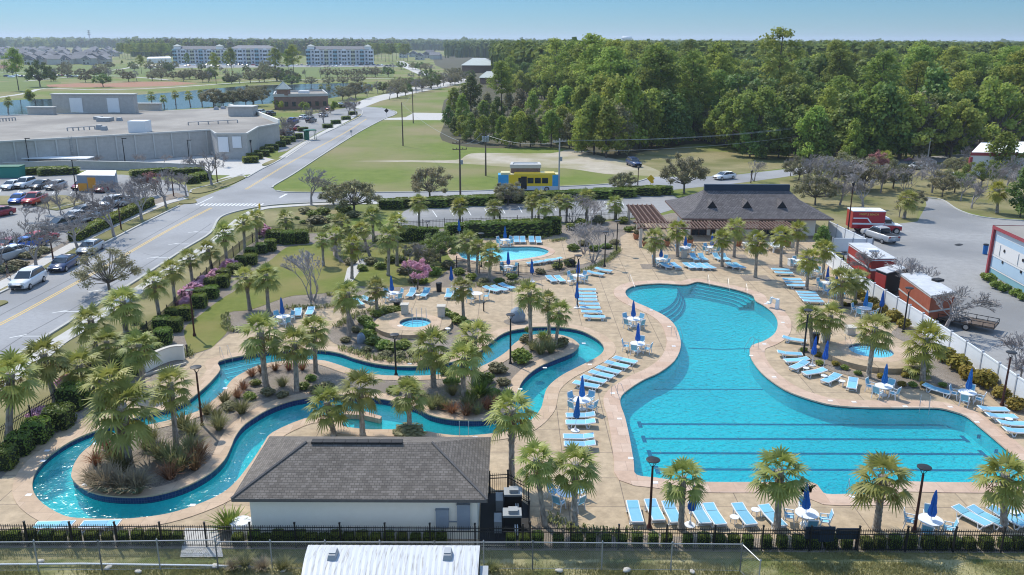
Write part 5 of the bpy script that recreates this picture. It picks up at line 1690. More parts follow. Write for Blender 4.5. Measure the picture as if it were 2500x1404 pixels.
MB().wall(offset(l, .03), 1.25, 1.42).wall(offset(l, .03), 2.66, 2.76).obj("stripe", m_trim, o)
MB().box((1.5, .1, 3.0), (.9, .7, .22)).obj("roof_hatch", m_dark, ro)
a, b = P(2322, 786), P(2402, 810)
o = thing("flatbed_trailer", "low black flatbed utility trailer with mesh sides", "trailer", ((a.x + b.x) / 2, (a.y + b.y) / 2, -.04), atan2(b.y - a.y, b.x - a.x) + .35, "trailers along the white fence")
MB().box((0, 0, .6), (4.6, 2.0, .1)).obj("deck", m_wood, o)
mb = MB()
for z in (.7, 1.05):
    for s in (-1, 1):
        mb.beam((-2.3, s, z), (2.3, s, z), .05, .05)
    mb.beam((2.3, -1, z), (2.3, 1, z), .05, .05)
for k in range(6):
    for s in (-1, 1):
        mb.beam((-2.3 + k * .92, s, .6), (-2.3 + k * .92, s, 1.08), .05, .05)
mb.beam((-2.3, -.9, .55), (-3.4, 0, .55), .08, .08).beam((-2.3, .9, .55), (-3.4, 0, .55), .08, .08)
mb.obj("rail", m_black, o)
twheels(o, (0.1,), (-1.1, 1.1))
# ---- white trailer roof in the very front
zt = 2.6
px = [(752, 1326), (1172, 1327), (1172, 1412), (733, 1412)]
p = pp(px, zt)
c = sum((Vector(q) for q in p), Vector((0, 0))) / 4
l = [(q[0] - c.x, q[1] - c.y) for q in p]
o = thing("site_trailer", "white streaked trailer roof with two vents at the front edge", "trailer", (c.x, c.y, 0))
m_streak, nt, N, Lk = nodes("streaked_white_metal")
_o, _b = N("ShaderNodeOutputMaterial"), N("ShaderNodeBsdfPrincipled")
_b.inputs["Roughness"].default_value = .55
tc, mp, nz, rp = N("ShaderNodeTexCoord"), N("ShaderNodeMapping"), N("ShaderNodeTexNoise"), N("ShaderNodeValToRGB")
mp.inputs["Scale"].default_value = (7, .6, 1)
nz.inputs["Scale"].default_value, nz.inputs["Detail"].default_value = 1.6, 8
rp.color_ramp.elements[0].position, rp.color_ramp.elements[1].position = .3, .47
rp.color_ramp.elements[0].color, rp.color_ramp.elements[1].color = (.27, .255, .235, 1), (.50, .51, .525, 1)
Lk(tc.outputs["Object"], mp.inputs[0]); Lk(mp.outputs[0], nz.inputs["Vector"]); Lk(nz.outputs["Fac"], rp.inputs[0]); Lk(rp.outputs[0], _b.inputs["Base Color"]); Lk(_b.outputs[0], _o.inputs[0])
MB().wall(l, .5, zt - .1).obj("wall", m_white, o)
x0, x1 = l[0][0], l[1][0]
y0, y1 = l[2][1], l[0][1]
mb = MB()
n = 60
for i in range(n):
    t0, t1 = i / n, (i + 1) / n
    for j in range(8):
        s0, s1 = j / 8, (j + 1) / 8
        def pt(t, s):
            xa = l[3][0] + (l[0][0] - l[3][0]) * s
            return (xa + (x1 - xa) * t, y0 + (y1 - y0) * s, zt + .16 * (1 - (2 * s - 1) ** 2) - .1 + .012 * ((i + (1 if t == t1 else 0)) % 2))
        mb.quad(pt(t0, s0), pt(t1, s0), pt(t1, s1), pt(t0, s1))
rf = mb.obj("roof", m_streak, o)
for x in (813, 1093):
    q = P(x, 1356, zt + .1).xy - c
    MB().box((q.x, q.y, zt + .15), (.42, .75, .28), taper=.75).box((q.x, q.y + .05, zt + .31), (.3, .45, .06)).obj("roof_vent", m_galv, rf)
MB().box((x1 + .22, y0 + .9, 1.7), (.4, .9, 1.2)).obj("air_conditioner", m_galv, o)
# ------------------------------------------------------------------ pool furniture (templates)
def lounger_parts(tilt=14):
    fr = MB()
    for s in (-1, 1):
        fr.beam((-.95, s * .33, .3), (.38, s * .33, .3), .055, .07)
        a = radians(tilt)
        fr.beam((.36, s * .33, .31), (.36 + .66 * cos(a), s * .33, .31 + .66 * sin(a)), .055, .06)
    fr.beam((-.95, -.33, .3), (-.95, .33, .3), .06, .07).beam((.36, -.33, .3), (.36, .33, .3), .05, .06)
    fr.beam((.36 + .66 * cos(a), -.34, .31 + .66 * sin(a)), (.36 + .66 * cos(a), .34, .31 + .66 * sin(a)), .05, .06)
    st = MB().box((-.29, 0, .335), (1.28, .6, .02)).data("seat", m_sling)
    bk = MB().beam((.38, 0, .345), (.36 + .64 * cos(a), 0, .345 + .64 * sin(a)), .6, .02).data("backrest", m_sling)
    legs = []
    for x in (-.72, .5):
        m_ = MB()
        for s in (-1, 1):
            m_.tube([(x - .14, s * .34, .28), (x - .06, s * .37, .03), (x + .08, s * .37, .02), (x + .16, s * .34, .28)], .03, 5)
        m_.beam((x, -.36, .04), (x, .36, .04), .05, .04)
        legs.append(m_.data("leg", m_white))
    return fr.data("frame", m_white), st, bk, legs
LNG = {t: lounger_parts(t) for t in (3, 10, 32)}
def lounger(x, y, ang, label, group, tilt=10):
    """ang: degrees, direction from the foot end to the head end, seen from above"""
    o = thing("sun_lounger", label, "sun lounger", P(x, y, .3).xy.to_3d(), radians(ang), group)
    fr, st, bk, lg = LNG[tilt]
    part("frame", fr, o)
    part("seat", st, o)
    part("backrest", bk, o)
    for q in lg:
        part("leg", q, o)
    return o
def chair_parts():
    fr = MB()
    for s in (-1, 1):
        fr.beam((-.22, s * .26, .43), (.24, s * .26, .43), .04, .05)
        fr.beam((-.26, s * .28, .64), (.22, s * .28, .64), .05, .035)
        fr.beam((-.22, s * .26, .42), (-.36, s * .26, .98), .04, .045)
    fr.beam((-.36, -.26, .98), (-.36, .26, .98), .04, .05)
    st = MB().box((.01, 0, .445), (.46, .48, .02)).data("seat", m_sling)
    bk = MB().beam((-.235, 0, .5), (-.35, 0, .95), .48, .02).data("backrest", m_sling)
    lg = [MB().beam((sx * .16, s * .27, .64), (sx * .28, s * .28, 0), .04, .05).data("leg", m_white) for sx in (-1, 1) for s in (-1, 1)]
    return fr.data("frame", m_white), st, bk, lg
CH = chair_parts()
def chair(loc, rz, label, group):
    o = thing("patio_chair", label, "chair", loc, rz, group)
    for nm, me in zip(("frame", "seat", "backrest"), CH):
        part(nm, me, o)
    for q in CH[3]:
        part("leg", q, o)
TT = MB().lathe([(.02, .70), (.6, .70), (.62, .715), (.62, .74), (.02, .745)], 24).data("table_top", m_white)
TL = [MB().beam((cos(a) * .38, sin(a) * .38, .7), (cos(a) * .5, sin(a) * .5, 0), .05, .05).data("leg", m_white) for a in (.785, 2.356, 3.927, 5.498)]
def umb_parts():
    prof = [(.02, 0), (.05, .02), (.17, .1), (.2, .3), (.15, .6), (.12, .75), (.13, .8), (.1, 1.2), (.05, 1.5), (.015, 1.62)]
    mb = MB()
    n = 16
    for r, z in prof:
        pass
    b = 0
    for r, z in prof:
        for k in range(n):
            q = r * (1.18 if k % 2 else .78)
            mb.v.append((q * cos(2 * pi * k / n), q * sin(2 * pi * k / n), z))
    for i in range(len(prof) - 1):
        for k in range(n):
            mb.f.append((i * n + k, i * n + (k + 1) % n, (i + 1) * n + (k + 1) % n, (i + 1) * n + k))
            mb.m.append(0)
    cn = mb.data("canopy", m_umb)
    return cn, MB().tube([(0, 0, 0), (0, 0, 2.5)], .022, 6).data("pole", m_white), MB().lathe([(.3, 0), (.3, .06), (.1, .1), (.05, .3)], 14).data("base", m_white)
UMB = umb_parts()
def umbrella(x, y, label, base=True, loc=None):
    o = thing("closed_umbrella", label, "umbrella", loc or P(x, y), random.uniform(0, 3), "closed blue umbrellas")
    o.rotation_euler = (radians(random.uniform(-3, 3)), radians(random.uniform(-3, 3)), random.uniform(0, 3))
    part("canopy", UMB[0], o, (0, 0, .92))
    part("pole", UMB[1], o)
    part("base", UMB[2], o)
def table_set(x, y, where, umb=True, nch=4, a0=None, dist=.85):
    c = P(x, y, .74).xy.to_3d()
    o = thing("patio_table", "round white patio table " + where, "table", c, 0, "round patio tables")
    part("table_top", TT, o)
    for q in TL:
        part("leg", q, o)
    a0 = random.uniform(0, pi) if a0 is None else radians(a0)
    side = ("far", "left", "near", "right")
    for k in range(nch):
        a = a0 + 2 * pi * k / nch + random.uniform(-.15, .15)
        lab = "right" if abs((a + pi) % (2 * pi) - pi) < pi / 4 else "far" if 0 < (a % (2 * pi)) < 3 * pi / 4 else "left" if (a % (2 * pi)) < 5 * pi / 4 else "near"
        chair(c + Vector((cos(a), sin(a), 0)) * random.uniform(dist - .05, dist + .12), a + pi, "blue chair %s side of the table %s" % (lab, where), "chairs round the table " + where)
    if umb:
        umbrella(0, 0, "closed blue umbrella through the table " + where, loc=c)
SIDE = (MB().lathe([(.02, .4), (.24, .4), (.25, .43), (.02, .44)], 14).data("table_top", m_white), [MB().beam((cos(a) * .16, sin(a) * .16, .4), (cos(a) * .2, sin(a) * .2, 0), .035, .035).data("leg", m_white) for a in (.5, 2.6, 4.7)])
def side_table(x, y, label):
    o = thing("side_table", label, "side table", P(x, y, .42).xy.to_3d(), 0, "little white side tables")
    part("table_top", SIDE[0], o)
    for q in SIDE[1]:
        part("leg", q, o)
m_lampg = M("lamp_glass", (.25, .26, .26), rough=.2)
def lamp(x, y, hpx, label):
    p = P(x, y)
    h = VY(x, y - hpx, p.y).z
    o = thing("street_lamp", label, "lamp post", p, random.uniform(0, 2), "dish lamps on posts")
    MB().tube([(0, 0, 0), (0, 0, h - .45)], [.085, .06], 8).lathe([(.15, 0), (.15, .12), (.09, .3)], 10).obj("post", m_lampred if x in (1585, 2232, 475, 2446, 494) else m_black, o)
    hd_ = MB()
    for k in range(3):
        a = k * 2.094
        hd_.tube([(0, 0, h - .5), (cos(a) * .12, sin(a) * .12, h - .35), (cos(a) * .3, sin(a) * .3, h - .05)], .018, 4)
    hd_.lathe([(.04, h - .5), (.05, h - .42), (.02, h - .38)], 8)
    hd_.lathe([(.3, h - .09), (.36, h - .06), (.37, h - .02), (.3, h), (.02, h + .03)], 18)
    q = hd_.obj("lamp_head", m_black, o)
    MB().lathe([(.02, h - .13), (.2, h - .12), (.22, h - .085), (.02, h - .085)], 12).obj("lens", m_lampg, q)
    return o
# ------------------------------------------------------------------ fences, poles
def iron_fence(label, px, h=1.3, pick=.115, post=2.4):
    pts = [P(x, y) for x, y in px]
    o = thing("iron_fence", label, "fence", pts[0], 0, "black iron fences")
    base = pts[0]
    mb = MB()
    acc = 0
    for a, b in zip(pts, pts[1:]):
        d = b - a
        L = d.length
        u = d / L
        for z in (.12, h - .32, h - .12):
            mb.beam(a - base + Vector((0, 0, z)), b - base + Vector((0, 0, z)), .03, .04)
        n = int(L / pick)
        ang = atan2(u.y, u.x)
        for k in range(n):
            q = a + u * (k + .5) * pick - base
            mb.box((q.x, q.y, h / 2 + .02), (.022, .022, h - .05), ang)
        m_ = max(1, round(L / post))
        for k in range(m_ + 1):
            q = a + d * k / m_ - base
            if k < m_ or b is pts[-1]:
                MB().box((0, 0, (h + .12) / 2), (.075, .075, h + .12), ang).box((0, 0, h + .14), (.1, .1, .05), ang).obj("post", m_black, o, loc=q)
    mb.obj("railing", m_black, o)
    return o
iron_fence("long black iron picket fence along the front edge of the pool yard", [(-40, 1333), (1160, 1339), (2560, 1349)])
iron_fence("black iron fence climbing the slope outside the clipped hedges", [(-30, 1108), (78, 1036), (140, 996), (300, 868), (390, 800), (430, 760), (520, 670), (600, 604), (650, 574), (760, 566)], 1.25, .16)
iron_fence("black iron fence curving in front of the wading pool", [(1115, 655), (1170, 667), (1228, 671), (1266, 673), (1300, 671), (1365, 662), (1403, 652)], 1.3, .14)
iron_fence("black iron fence between the car park and the wading pool hedge", [(980, 563), (1085, 557), (1350, 548), (1580, 533)], 1.3, .2)
iron_fence("short black iron fence boxing in the pool heaters", [(1195, 1206), (1240, 1203), (1290, 1230), (1294, 1335)], 1.3, .12)
m_link, nt, N, Lk = nodes("chain_link")
_o, _b, _t, _m = N("ShaderNodeOutputMaterial"), N("ShaderNodeBsdfPrincipled"), N("ShaderNodeBsdfTransparent"), N("ShaderNodeMixShader")
_b.inputs["Base Color"].default_value, _b.inputs["Roughness"].default_value, _b.inputs["Metallic"].default_value = (.45, .46, .47, 1), .5, .3
tc, sp_, ad, sb = N("ShaderNodeTexCoord"), N("ShaderNodeSeparateXYZ"), N("ShaderNodeMath", operation="ADD"), N("ShaderNodeMath", operation="SUBTRACT")
Lk(tc.outputs["Object"], sp_.inputs[0])
mx = N("ShaderNodeMath", operation="MAXIMUM")
for nd, in ((ad,), (sb,)):
    Lk(sp_.outputs["X"], nd.inputs[0]); Lk(sp_.outputs["Z"], nd.inputs[1])
    ml, fr_, gt = N("ShaderNodeMath", operation="MULTIPLY"), N("ShaderNodeMath", operation="FRACT"), N("ShaderNodeMath", operation="LESS_THAN")
    ml.inputs[1].default_value, gt.inputs[1].default_value = 11.0, .075
    Lk(nd.outputs[0], ml.inputs[0]); Lk(ml.outputs[0], fr_.inputs[0]); Lk(fr_.outputs[0], gt.inputs[0])
    Lk(gt.outputs[0], mx.inputs[0 if nd is ad else 1])
Lk(mx.outputs[0], _m.inputs[0]); Lk(_t.outputs[0], _m.inputs[1]); Lk(_b.outputs[0], _m.inputs[2]); Lk(_m.outputs[0], _o.inputs[0])
def chain_fence(label, px, h, post=3.0):
    pts = [P(x, y) for x, y in px]
    base = pts[0]
    o = thing("chain_link_fence", label, "fence", base, 0, "chain link fences")
    mb, rl = MB(), MB()
    for a, b in zip(pts, pts[1:]):
        a, b = a - base, b - base
        mb.quad(a + Vector((0, 0, .05)), b + Vector((0, 0, .05)), b + Vector((0, 0, h)), a + Vector((0, 0, h)))
        rl.tube([a + Vector((0, 0, h)), b + Vector((0, 0, h))], .03, 6)
        rl.tube([a + Vector((0, 0, .08)), b + Vector((0, 0, .08))], .012, 4)
        n = max(1, round((b - a).length / post))
        for k in range(n + 1):
            q = a.lerp(b, k / n)
            MB().tube([(0, 0, 0), (0, 0, h + .06)], .035, 8).lathe([(.05, h + .05), (.02, h + .12)], 8).obj("post", m_galv, o, loc=q)
    mb.obj("wire_mesh", m_link, o)
    rl.obj("rail", m_galv, o)
chain_fence("grey chain link fence in the rough grass at the lower left", [(-60, 1396), (250, 1394), (533, 1390)], 1.65)
chain_fence("long chain link fence running behind the white trailer", [(533, 1390), (1062, 1391), (1300, 1391), (1806, 1396), (1850, 1440)], 1.55)
def vinyl_fence(label, px, h=1.8, seg=2.4):
    pts = [P(x, y) for x, y in px]
    o = thing("white_fence", label, "fence", pts[0], 0, "white vinyl fences")
    base = pts[0]
    pts = [p - base for p in pts]
    line = open_smooth(pts, 8) if len(pts) > 2 else [p.xy[:] for p in pts]
    L = 0
    marks = [Vector(line[0])]
    for a, b in zip(line, line[1:]):
        a, b = Vector(a), Vector(b)
        while (b - marks[-1]).length > seg and (b - a).length > 0:
            d = (b - marks[-1])
            marks.append(marks[-1] + d.normalized() * seg)
    marks.append(Vector(line[-1]))
    for a, b in zip(marks, marks[1:]):
        d = b - a
        if d.length < .3:
            continue
        ang = atan2(d.y, d.x)
        c = (a + b) / 2
        mb = MB().box((0, 0, h / 2), (d.length - .12, .05, h - .1)).box((0, 0, h - .06), (d.length - .1, .1, .12)).box((0, 0, .12), (d.length - .1, .1, .14))
        q = mb.obj("fence_panel", m_vinyl, o, loc=(c.x, c.y, 0))
        q.rotation_euler.z = ang
    for a in marks:
        q = MB().box((0, 0, h / 2 + .03), (.13, .13, h + .06)).box((0, 0, h + .09), (.17, .17, .06)).obj("post", m_vpost, o, loc=(a.x, a.y, 0))
        q.rotation_euler.z = ang
    return o
m_vinyl = M("white_vinyl", (.70, .72, .75), (.76, .78, .80), 1.5, .5)
m_vpost = M("grey_vinyl_post", (.42, .43, .46), rough=.5)
vinyl_fence("long white vinyl fence between the pool yard and the fire station", [(2018, 645), (2060, 680), (2100, 714), (2200, 780), (2346, 880), (2500, 992), (2600, 1068), (2760, 1190)])
vinyl_fence("white vinyl fence slanting down behind the clubhouse corner", [(2021, 572), (2065, 594), (2112, 618)])
vinyl_fence("short shaded white vinyl fence behind the clubhouse", [(2030, 616), (2128, 618)])
def pole(x, y, hpx, label, mt, arms=0, can=False, trans=False):
    p = P(x, y)
    h = VY(x, y - hpx, p.y).z
    o = thing("utility_pole", label, "utility pole", p, 0, "wooden utility poles")
    MB().tube([(0, 0, 0), (0, 0, h)], [.17, .11], 8).obj("post", mt, o)
    for k in range(arms):
        mb = MB().box((0, 0, h - .5 - k * 1.0), (2.4, .1, .12), .25)
        for s in (-1.1, -.5, .5, 1.1):
            mb.lathe([(.05, h - .44 - k), (.07, h - .32 - k), (.03, h - .2 - k)], 6, (s * cos(.25), s * sin(.25), 0))
        mb.obj("crossarm", mt, o)
    if trans:
        for s in (-.45, 0, .45):
            MB().lathe([(.22, h - 1.9), (.24, h - 1.0), (.15, h - .85)], 10, (s, -.3 if s else -.42, 0)).obj("transformer", m_galv, o)
    if can:
        MB().box((.3, -.1, h * .62), (.4, .35, .7)).obj("transformer", m_galv, o)
    return Vector((p.x, p.y, h)), o
tops = {}
for k, (x, y, hp, lb, mt, ar, cn, tr) in {
    "a": (984, 356, 106, "plain dark pole on the open grass, nearer of the pair", m_wood, 0, 0, 0),
    "b": (1009, 301, 82, "plain dark pole by the concrete pad, farther of the pair", m_wood, 0, 0, 0),
    "c": (1124, 482, 140, "dark pole with two crossarms beside the side road", m_wood, 2, 1, 0),
    "d": (1186, 429, 108, "dark pole carrying three grey transformers", m_wood, 1, 0, 1),
    "e": (1364, 468, 130, "pale pole standing in front of the bus", m_palewood, 1, 1, 0),
    "f": (1971, 386, 82, "pale pole with crossarm before the wood", m_palewood, 1, 1, 0),
    "g": (2393, 345, 68, "pale pole with crossarm near the depot roof", m_palewood, 2, 1, 0),
    "h": (2263, 400, 63, "leaning pale pole without crossarm by the depot drive", m_palewood, 0, 0, 0)}.items():
    tops[k] = pole(x, y, hp, lb, mt, ar, cn, tr)[0]
def wire(a, b, label, dz=0.0, off=0.0, sag=.9):
    p, q = tops[a] + Vector((off, 0, dz)), tops[b] + Vector((off, 0, dz))
    pts = [p.lerp(q, t) - Vector((0, 0, sag * 4 * t * (1 - t))) for t in np.linspace(0, 1, 13)]
    o = solo("power_line", MB().tube([v - p for v in pts], .022, 4).data("power_line", m_galv), label, "power line", p, group="overhead wires")
for i, (a, b, dz, off) in enumerate((("a", "c", -.2, 0), ("a", "b", -.3, 0), ("c", "d", -.4, .8), ("c", "d", -.4, -.8), ("d", "e", -.6, 0), ("e", "f", -.3, .9), ("e", "f", -.3, -.9), ("e", "f", -2.2, 0), ("f", "g", -.3, .9), ("f", "g", -.3, -.9), ("f", "g", -2.0, 0), ("f", "h", -1.2, 0), ("h", "g", -.6, 0))):
    nm = dict(a="grass pole", b="concrete pad pole", c="double crossarm pole", d="transformer pole", e="bus pole", f="woodside pole", g="depot pole", h="leaning pole")
    wire(a, b, "%s wire from the %s to the %s" % ("lower" if dz < -1 else "outer" if off > 0 else "inner" if off < 0 else "single", nm[a], nm[b]), dz, off)
# ------------------------------------------------------------------ lamps
for x, y, hp, lb in ((494, 1042, 147, "dish lamp with reddish post on the lazy river island"), (967, 918, 102, "dish lamp in the shrubs in front of the oval hot tub"), (1246, 891, 124, "dish lamp in the island gravel near three palms"), (1409, 750, 127, "dish lamp at the head of the lounger column"),
                      (1961, 872, 116, "dish lamp by the hot tub bed beside the pool loungers"), (2205, 812, 110, "dish lamp in the mulch along the white fence"), (2446, 990, 131, "dish lamp with floodlight near the far right loungers"), (1585, 1291, 170, "dish lamp among the loungers along the front fence"),
                      (2232, 1298, 159, "leaning dish lamp with floodlight beside the front right table"), (475, 820, 113, "dish lamp on reddish post beside the clipped hedges and lawn"), (1044, 588, 48, "dish lamp by the three box hedges near the car park"), (1221, 578, 70, "dish lamp standing before the long wading pool hedge"),
                      (1476, 651, 86, "dish lamp on the open deck right of the wading pool"), (1505, 618, 80, "dish lamp by the shrubs left of the pergola"), (1175, 652, 83, "dish lamp between the palms beside the wading pool"), (2057, 652, 38, "dish lamp behind the white fence near the red trailer")):
    lamp(x, y, hp, lb)
def lot_lamp(x, y, hpx, label, box=True):
    p = P(x, y)
    h = VY(x, y - hpx, p.y).z
    o = thing("car_park_lamp", label, "lamp post", p, .2, "car park lamp posts")
    MB().tube([(0, 0, 0), (0, 0, h)], [.11, .07], 6).obj("post", m_lampred if not box else m_black, o)
    if box:
        MB().box((.35, 0, h), (.9, .35, .16)).obj("lamp_head", m_black, o)
    else:
        MB().lathe([(.1, h - .05), (.2, h + .35), (.28, h + .42), (.05, h + .62)], 8).obj("lamp_head", m_black, o)
for x, y, hp, bx, lb in ((73, 410, 72, 1, "tall shoebox lamp at the left before the shop wall"), (307, 408, 70, 1, "tall shoebox lamp before the middle of the shop wall"), (464, 408, 66, 1, "tall shoebox lamp near the shop loading dock"), (188, 480, 89, 1, "tall shoebox lamp in the car park island by the maroon saloon"),
                         (615, 384, 36, 0, "lantern lamp among hedges right of the loading dock"), (531, 446, 55, 0, "lantern lamp on the traffic island by the bare tree"), (424, 479, 50, 0, "lantern lamp near the road corner by the shop car park"), (296, 560, 56, 0, "lantern lamp on the verge halfway along the bright hedge"),
                         (131, 640, 54, 0, "lantern lamp with red post near the white suv"), (1557, 452, 38, 0, "lantern lamp by the side road near the yellow sign"), (1833, 447, 24, 0, "lantern lamp behind the clubhouse roof"), (2069, 572, 118, 0, "bare reddish post beside the ambulance and red trailer")):
    lot_lamp(x, y, hp, lb, bx)
# ------------------------------------------------------------------ palms
PL = [(20, 1080, 25, 912, 64, "tall palm at the left edge outside the hedges"), (137, 984, 106, 862, 56, "palm on the dry slope beside the left pavement"), (205, 955, 191, 889, 62, "palm over the pink azalea on the left slope"), (268, 905, 260, 832, 46, "silvery palm behind the curved bench wall"),
      (349, 945, 338, 840, 50, "tall palm standing right in front of the curved bench wall"), (238, 868, 222, 778, 50, "palm on the verge close to the road marks"), (308, 812, 300, 732, 50, "palm in mulch uphill of the twin box hedges"), (390, 781, 374, 686, 38, "slim palm on the verge before the road pavement"),
      (429, 748, 417, 655, 34, "palm at the lower end of the pink azalea bank"), (472, 700, 461, 627, 33, "palm in the middle of the pink azalea bank"), (518, 662, 508, 607, 33, "palm at the upper end of the azalea bank"), (555, 646, 545, 566, 33, "tall palm beside the stepped clipped hedges near the road"),
      (598, 621, 593, 541, 29, "palm left of the round pink azalea ball"), (627, 593, 626, 527, 28, "palm right beside the round pink azalea ball"), (699, 570, 697, 531, 28, "palm standing alone by the fence corner above the lawn"), (610, 757, 598, 676, 39, "left one of the two palms on the lawn edge"), (656, 761, 650, 668, 39, "right one of the two palms on the lawn edge"),
      (650, 946, 636, 806, 62, "leftmost palm of three in the island gravel"), (725, 959, 718, 834, 56, "middle palm of three in the island gravel"), (771, 913, 766, 798, 48, "rear palm of three in the island gravel"), (318, 1143, 301, 985, 84, "huge shaggy palm among ornamental grasses on the island tip"), (308, 1128, 268, 925, 60, "palm behind the huge shaggy one on the island tip"),
      (431, 1090, 415, 934, 54, "slim palm by the lamp on the island tip"), (816, 1064, 797, 982, 58, "palm behind the pump house roof, left of the river alcove"), (886, 1064, 878, 945, 58, "palm in front of the river alcove steps"), (1001, 1054, 995, 958, 55, "palm over the lower river bank behind the pump house"), (1249, 1180, 1250, 998, 66, "tall palm at the right end of the pump house"),
      (1329, 1283, 1309, 1116, 58, "palm left of the pair beside the front table and heaters"), (1403, 1286, 1404, 1129, 66, "palm right of the pair standing over the front table"), (1059, 948, 1052, 838, 60, "big palm at the river bend in front of the hot tub"), (1132, 986, 1131, 867, 56, "front palm of the dense island group"), (1155, 943, 1158, 818, 56, "rear palm of the dense island group"),
      (1132, 776, 1127, 696, 34, "palm on the deck between the wading pool and hot tub"), (1297, 846, 1292, 710, 43, "tall shaggy palm at the island's top loop"), (1341, 828, 1338, 728, 32, "middle palm of three on the top loop"), (1355, 852, 1367, 757, 37, "right palm of three on the top loop"), (852, 823, 850, 712, 42, "front palm in the bed left of the hot tub"), (862, 796, 835, 724, 38, "rear palm in the bed left of the hot tub"),
      (921, 770, 917, 699, 35, "small palm at the bed edge by the two loungers"), (859, 680, 861, 592, 33, "bright palm on the stepping path", 1), (830, 604, 833, 540, 33, "palm at the left of the dense palm clump"), (912, 590, 909, 524, 33, "tallest palm in the dense clump by the car park"), (903, 625, 881, 556, 31, "leaning palm in the dense clump"), (948, 673, 949, 574, 34, "palm in the side lawn before the dense clump"), (970, 649, 967, 541, 34, "palm at the right side of the dense clump"),
      (790, 649, 786, 583, 25, "small palm at the lawn's upper corner"), (820, 625, 820, 572, 30, "small palm by the bent bare shrub"), (1145, 663, 1142, 584, 36, "left palm of three before the wading pool"), (1163, 675, 1168, 597, 29, "middle palm of three before the wading pool"), (1194, 687, 1199, 613, 34, "right palm of three before the wading pool"),
      (1023, 557, 1023, 491, 28, "leftmost palm along the pool car park"), (1123, 550, 1122, 498, 27, "bright second palm along the pool car park", 1), (1207, 548, 1206, 503, 27, "third palm along the car park by the lamp"), (1299, 545, 1299, 487, 26, "left palm of the cluster before the bus"), (1315, 543, 1315, 476, 26, "rear palm of the cluster before the bus"), (1331, 570, 1331, 500, 29, "front palm rising from the hedge end"), (1367, 540, 1367, 486, 25, "narrow palm right of the hedge end"),
      (1383, 543, 1384, 490, 25, "palm beside the bare shrubs by the car park"), (1433, 538, 1433, 477, 28, "palm in the car park's bare shrub bed"), (1502, 535, 1502, 493, 27, "rightmost palm along the pool car park"), (1596, 651, 1599, 577, 33, "palm at the left end of the clubhouse deck"), (1654, 627, 1654, 556, 31, "palm before the pergola's left part", 1), (1763, 651, 1763, 580, 31, "palm between the front lounger pairs before the clubhouse", 1), (1792, 628, 1797, 551, 31, "palm before the clubhouse middle"),
      (1844, 678, 1848, 585, 35, "palm nearest the pool steps before the clubhouse", 1), (1906, 652, 1908, 572, 31, "palm behind the stacked loungers before the clubhouse", 1), (1944, 625, 1951, 558, 29, "brown fringed palm at the clubhouse right end", 1), (1969, 707, 1978, 628, 35, "yellowing palm right of the pool by the tables", 1), (2009, 680, 2014, 604, 31, "palm in front of the white fence corner", 1), (2053, 751, 2057, 678, 40, "large palm over the right tables"), (2087, 740, 2092, 676, 33, "palm leaning by the white fence behind the right tables"),
      (1983, 852, 1978, 768, 40, "left palm of the pair by the round hot tub"), (2019, 850, 2029, 768, 42, "right palm of the pair by the round hot tub"), (2120, 922, 2135, 795, 49, "shaggy palm in front of the round hot tub water"), (2251, 931, 2262, 822, 53, "yellowing palm in mulch right of the round hot tub", 1), (1662, 1294, 1668, 1165, 63, "leftmost palm on the front fence line"), (1897, 1298, 1904, 1148, 71, "palm on the front fence by the round table"), (2139, 1294, 2155, 1158, 71, "palm on the front fence left of the leaning lamp"), (2450, 1294, 2457, 1158, 64, "rightmost palm on the front fence line"),
      (2207, 533, 2219, 482, 30, "palm at the fire station yard behind the ambulance"), (2161, 434, 2163, 383, 23, "palm beside the reddish tree beyond the clubhouse", 1), (2150, 428, 2148, 384, 18, "small palm beyond the reddish tree"), (2434, 520, 2437, 462, 27, "yellow green palm behind the fire station", 1), (2240, 918, 2240, 892, 38, "stemless low palm in the mulch right of the hot tub")]
for q in PL:
    palm(*q[:5], q[5], len(q) > 6)
for i, (bx, by, cx, cy, r) in enumerate(((20, 274, 20, 246, 12), (429, 254, 427, 228, 11), (465, 260, 460, 231, 12), (494, 259, 489, 226, 11), (525, 258, 523, 226, 11), (371, 253, 369, 232, 13), (401, 258, 398, 239, 11), (783, 226, 783, 211, 8), (803, 226, 802, 211, 8), (826, 228, 826, 213, 8), (857, 226, 857, 207, 8), (876, 226, 876, 206, 8), (893, 228, 892, 206, 8), (540, 252, 541, 231, 8), (978, 212, 977, 198, 8), (1000, 212, 1000, 197, 8), (1024, 208, 1023, 193, 8), (1163, 172, 1163, 160, 7), (1176, 172, 1175, 162, 6))):
    palm(bx, by, cx, cy, r, "%s small palm from the left along the lake and avenue" % nth(i), group="distant palms along the lake")
# ------------------------------------------------------------------ loungers
def row(items, fmt, group, tilt=10):
    for i, q in enumerate(items):
        lounger(q[0], q[1], q[2], fmt % nth(i), group, q[3] if len(q) > 3 else tilt)
G = "loungers along the front fence"
for x, y, a, lb in ((1550, 1251, 91, "blue lounger left of the front lamp post"), (1598, 1247, 96, "blue lounger directly behind the front lamp post"), (1641, 1252, 95, "blue lounger half hidden by the leftmost front palm"), (1708, 1254, 97, "blue lounger right of the standing umbrella with white base"), (1744, 1257, 98, "blue lounger next to the small side table gap at the front"), (1817, 1257, 99, "blue lounger between two little side tables"), (1886, 1261, 103, "blue lounger half hidden by the palm at the round front table"),
                    (2373, 1261, 118, "first blue lounger right of the front right table"), (2411, 1262, 120, "second blue lounger right of the front right table"), (2460, 1262, 120, "blue lounger behind the rightmost front palm"), (2496, 1262, 118, "blue lounger cut by the right frame edge")):
    lounger(x, y, a, lb, G, 10)
row(((130, 1282, 2), (243, 1280, 2)), "%s long blue lounger from the left behind the lower left fence", "loungers by the lower left fence", 3)
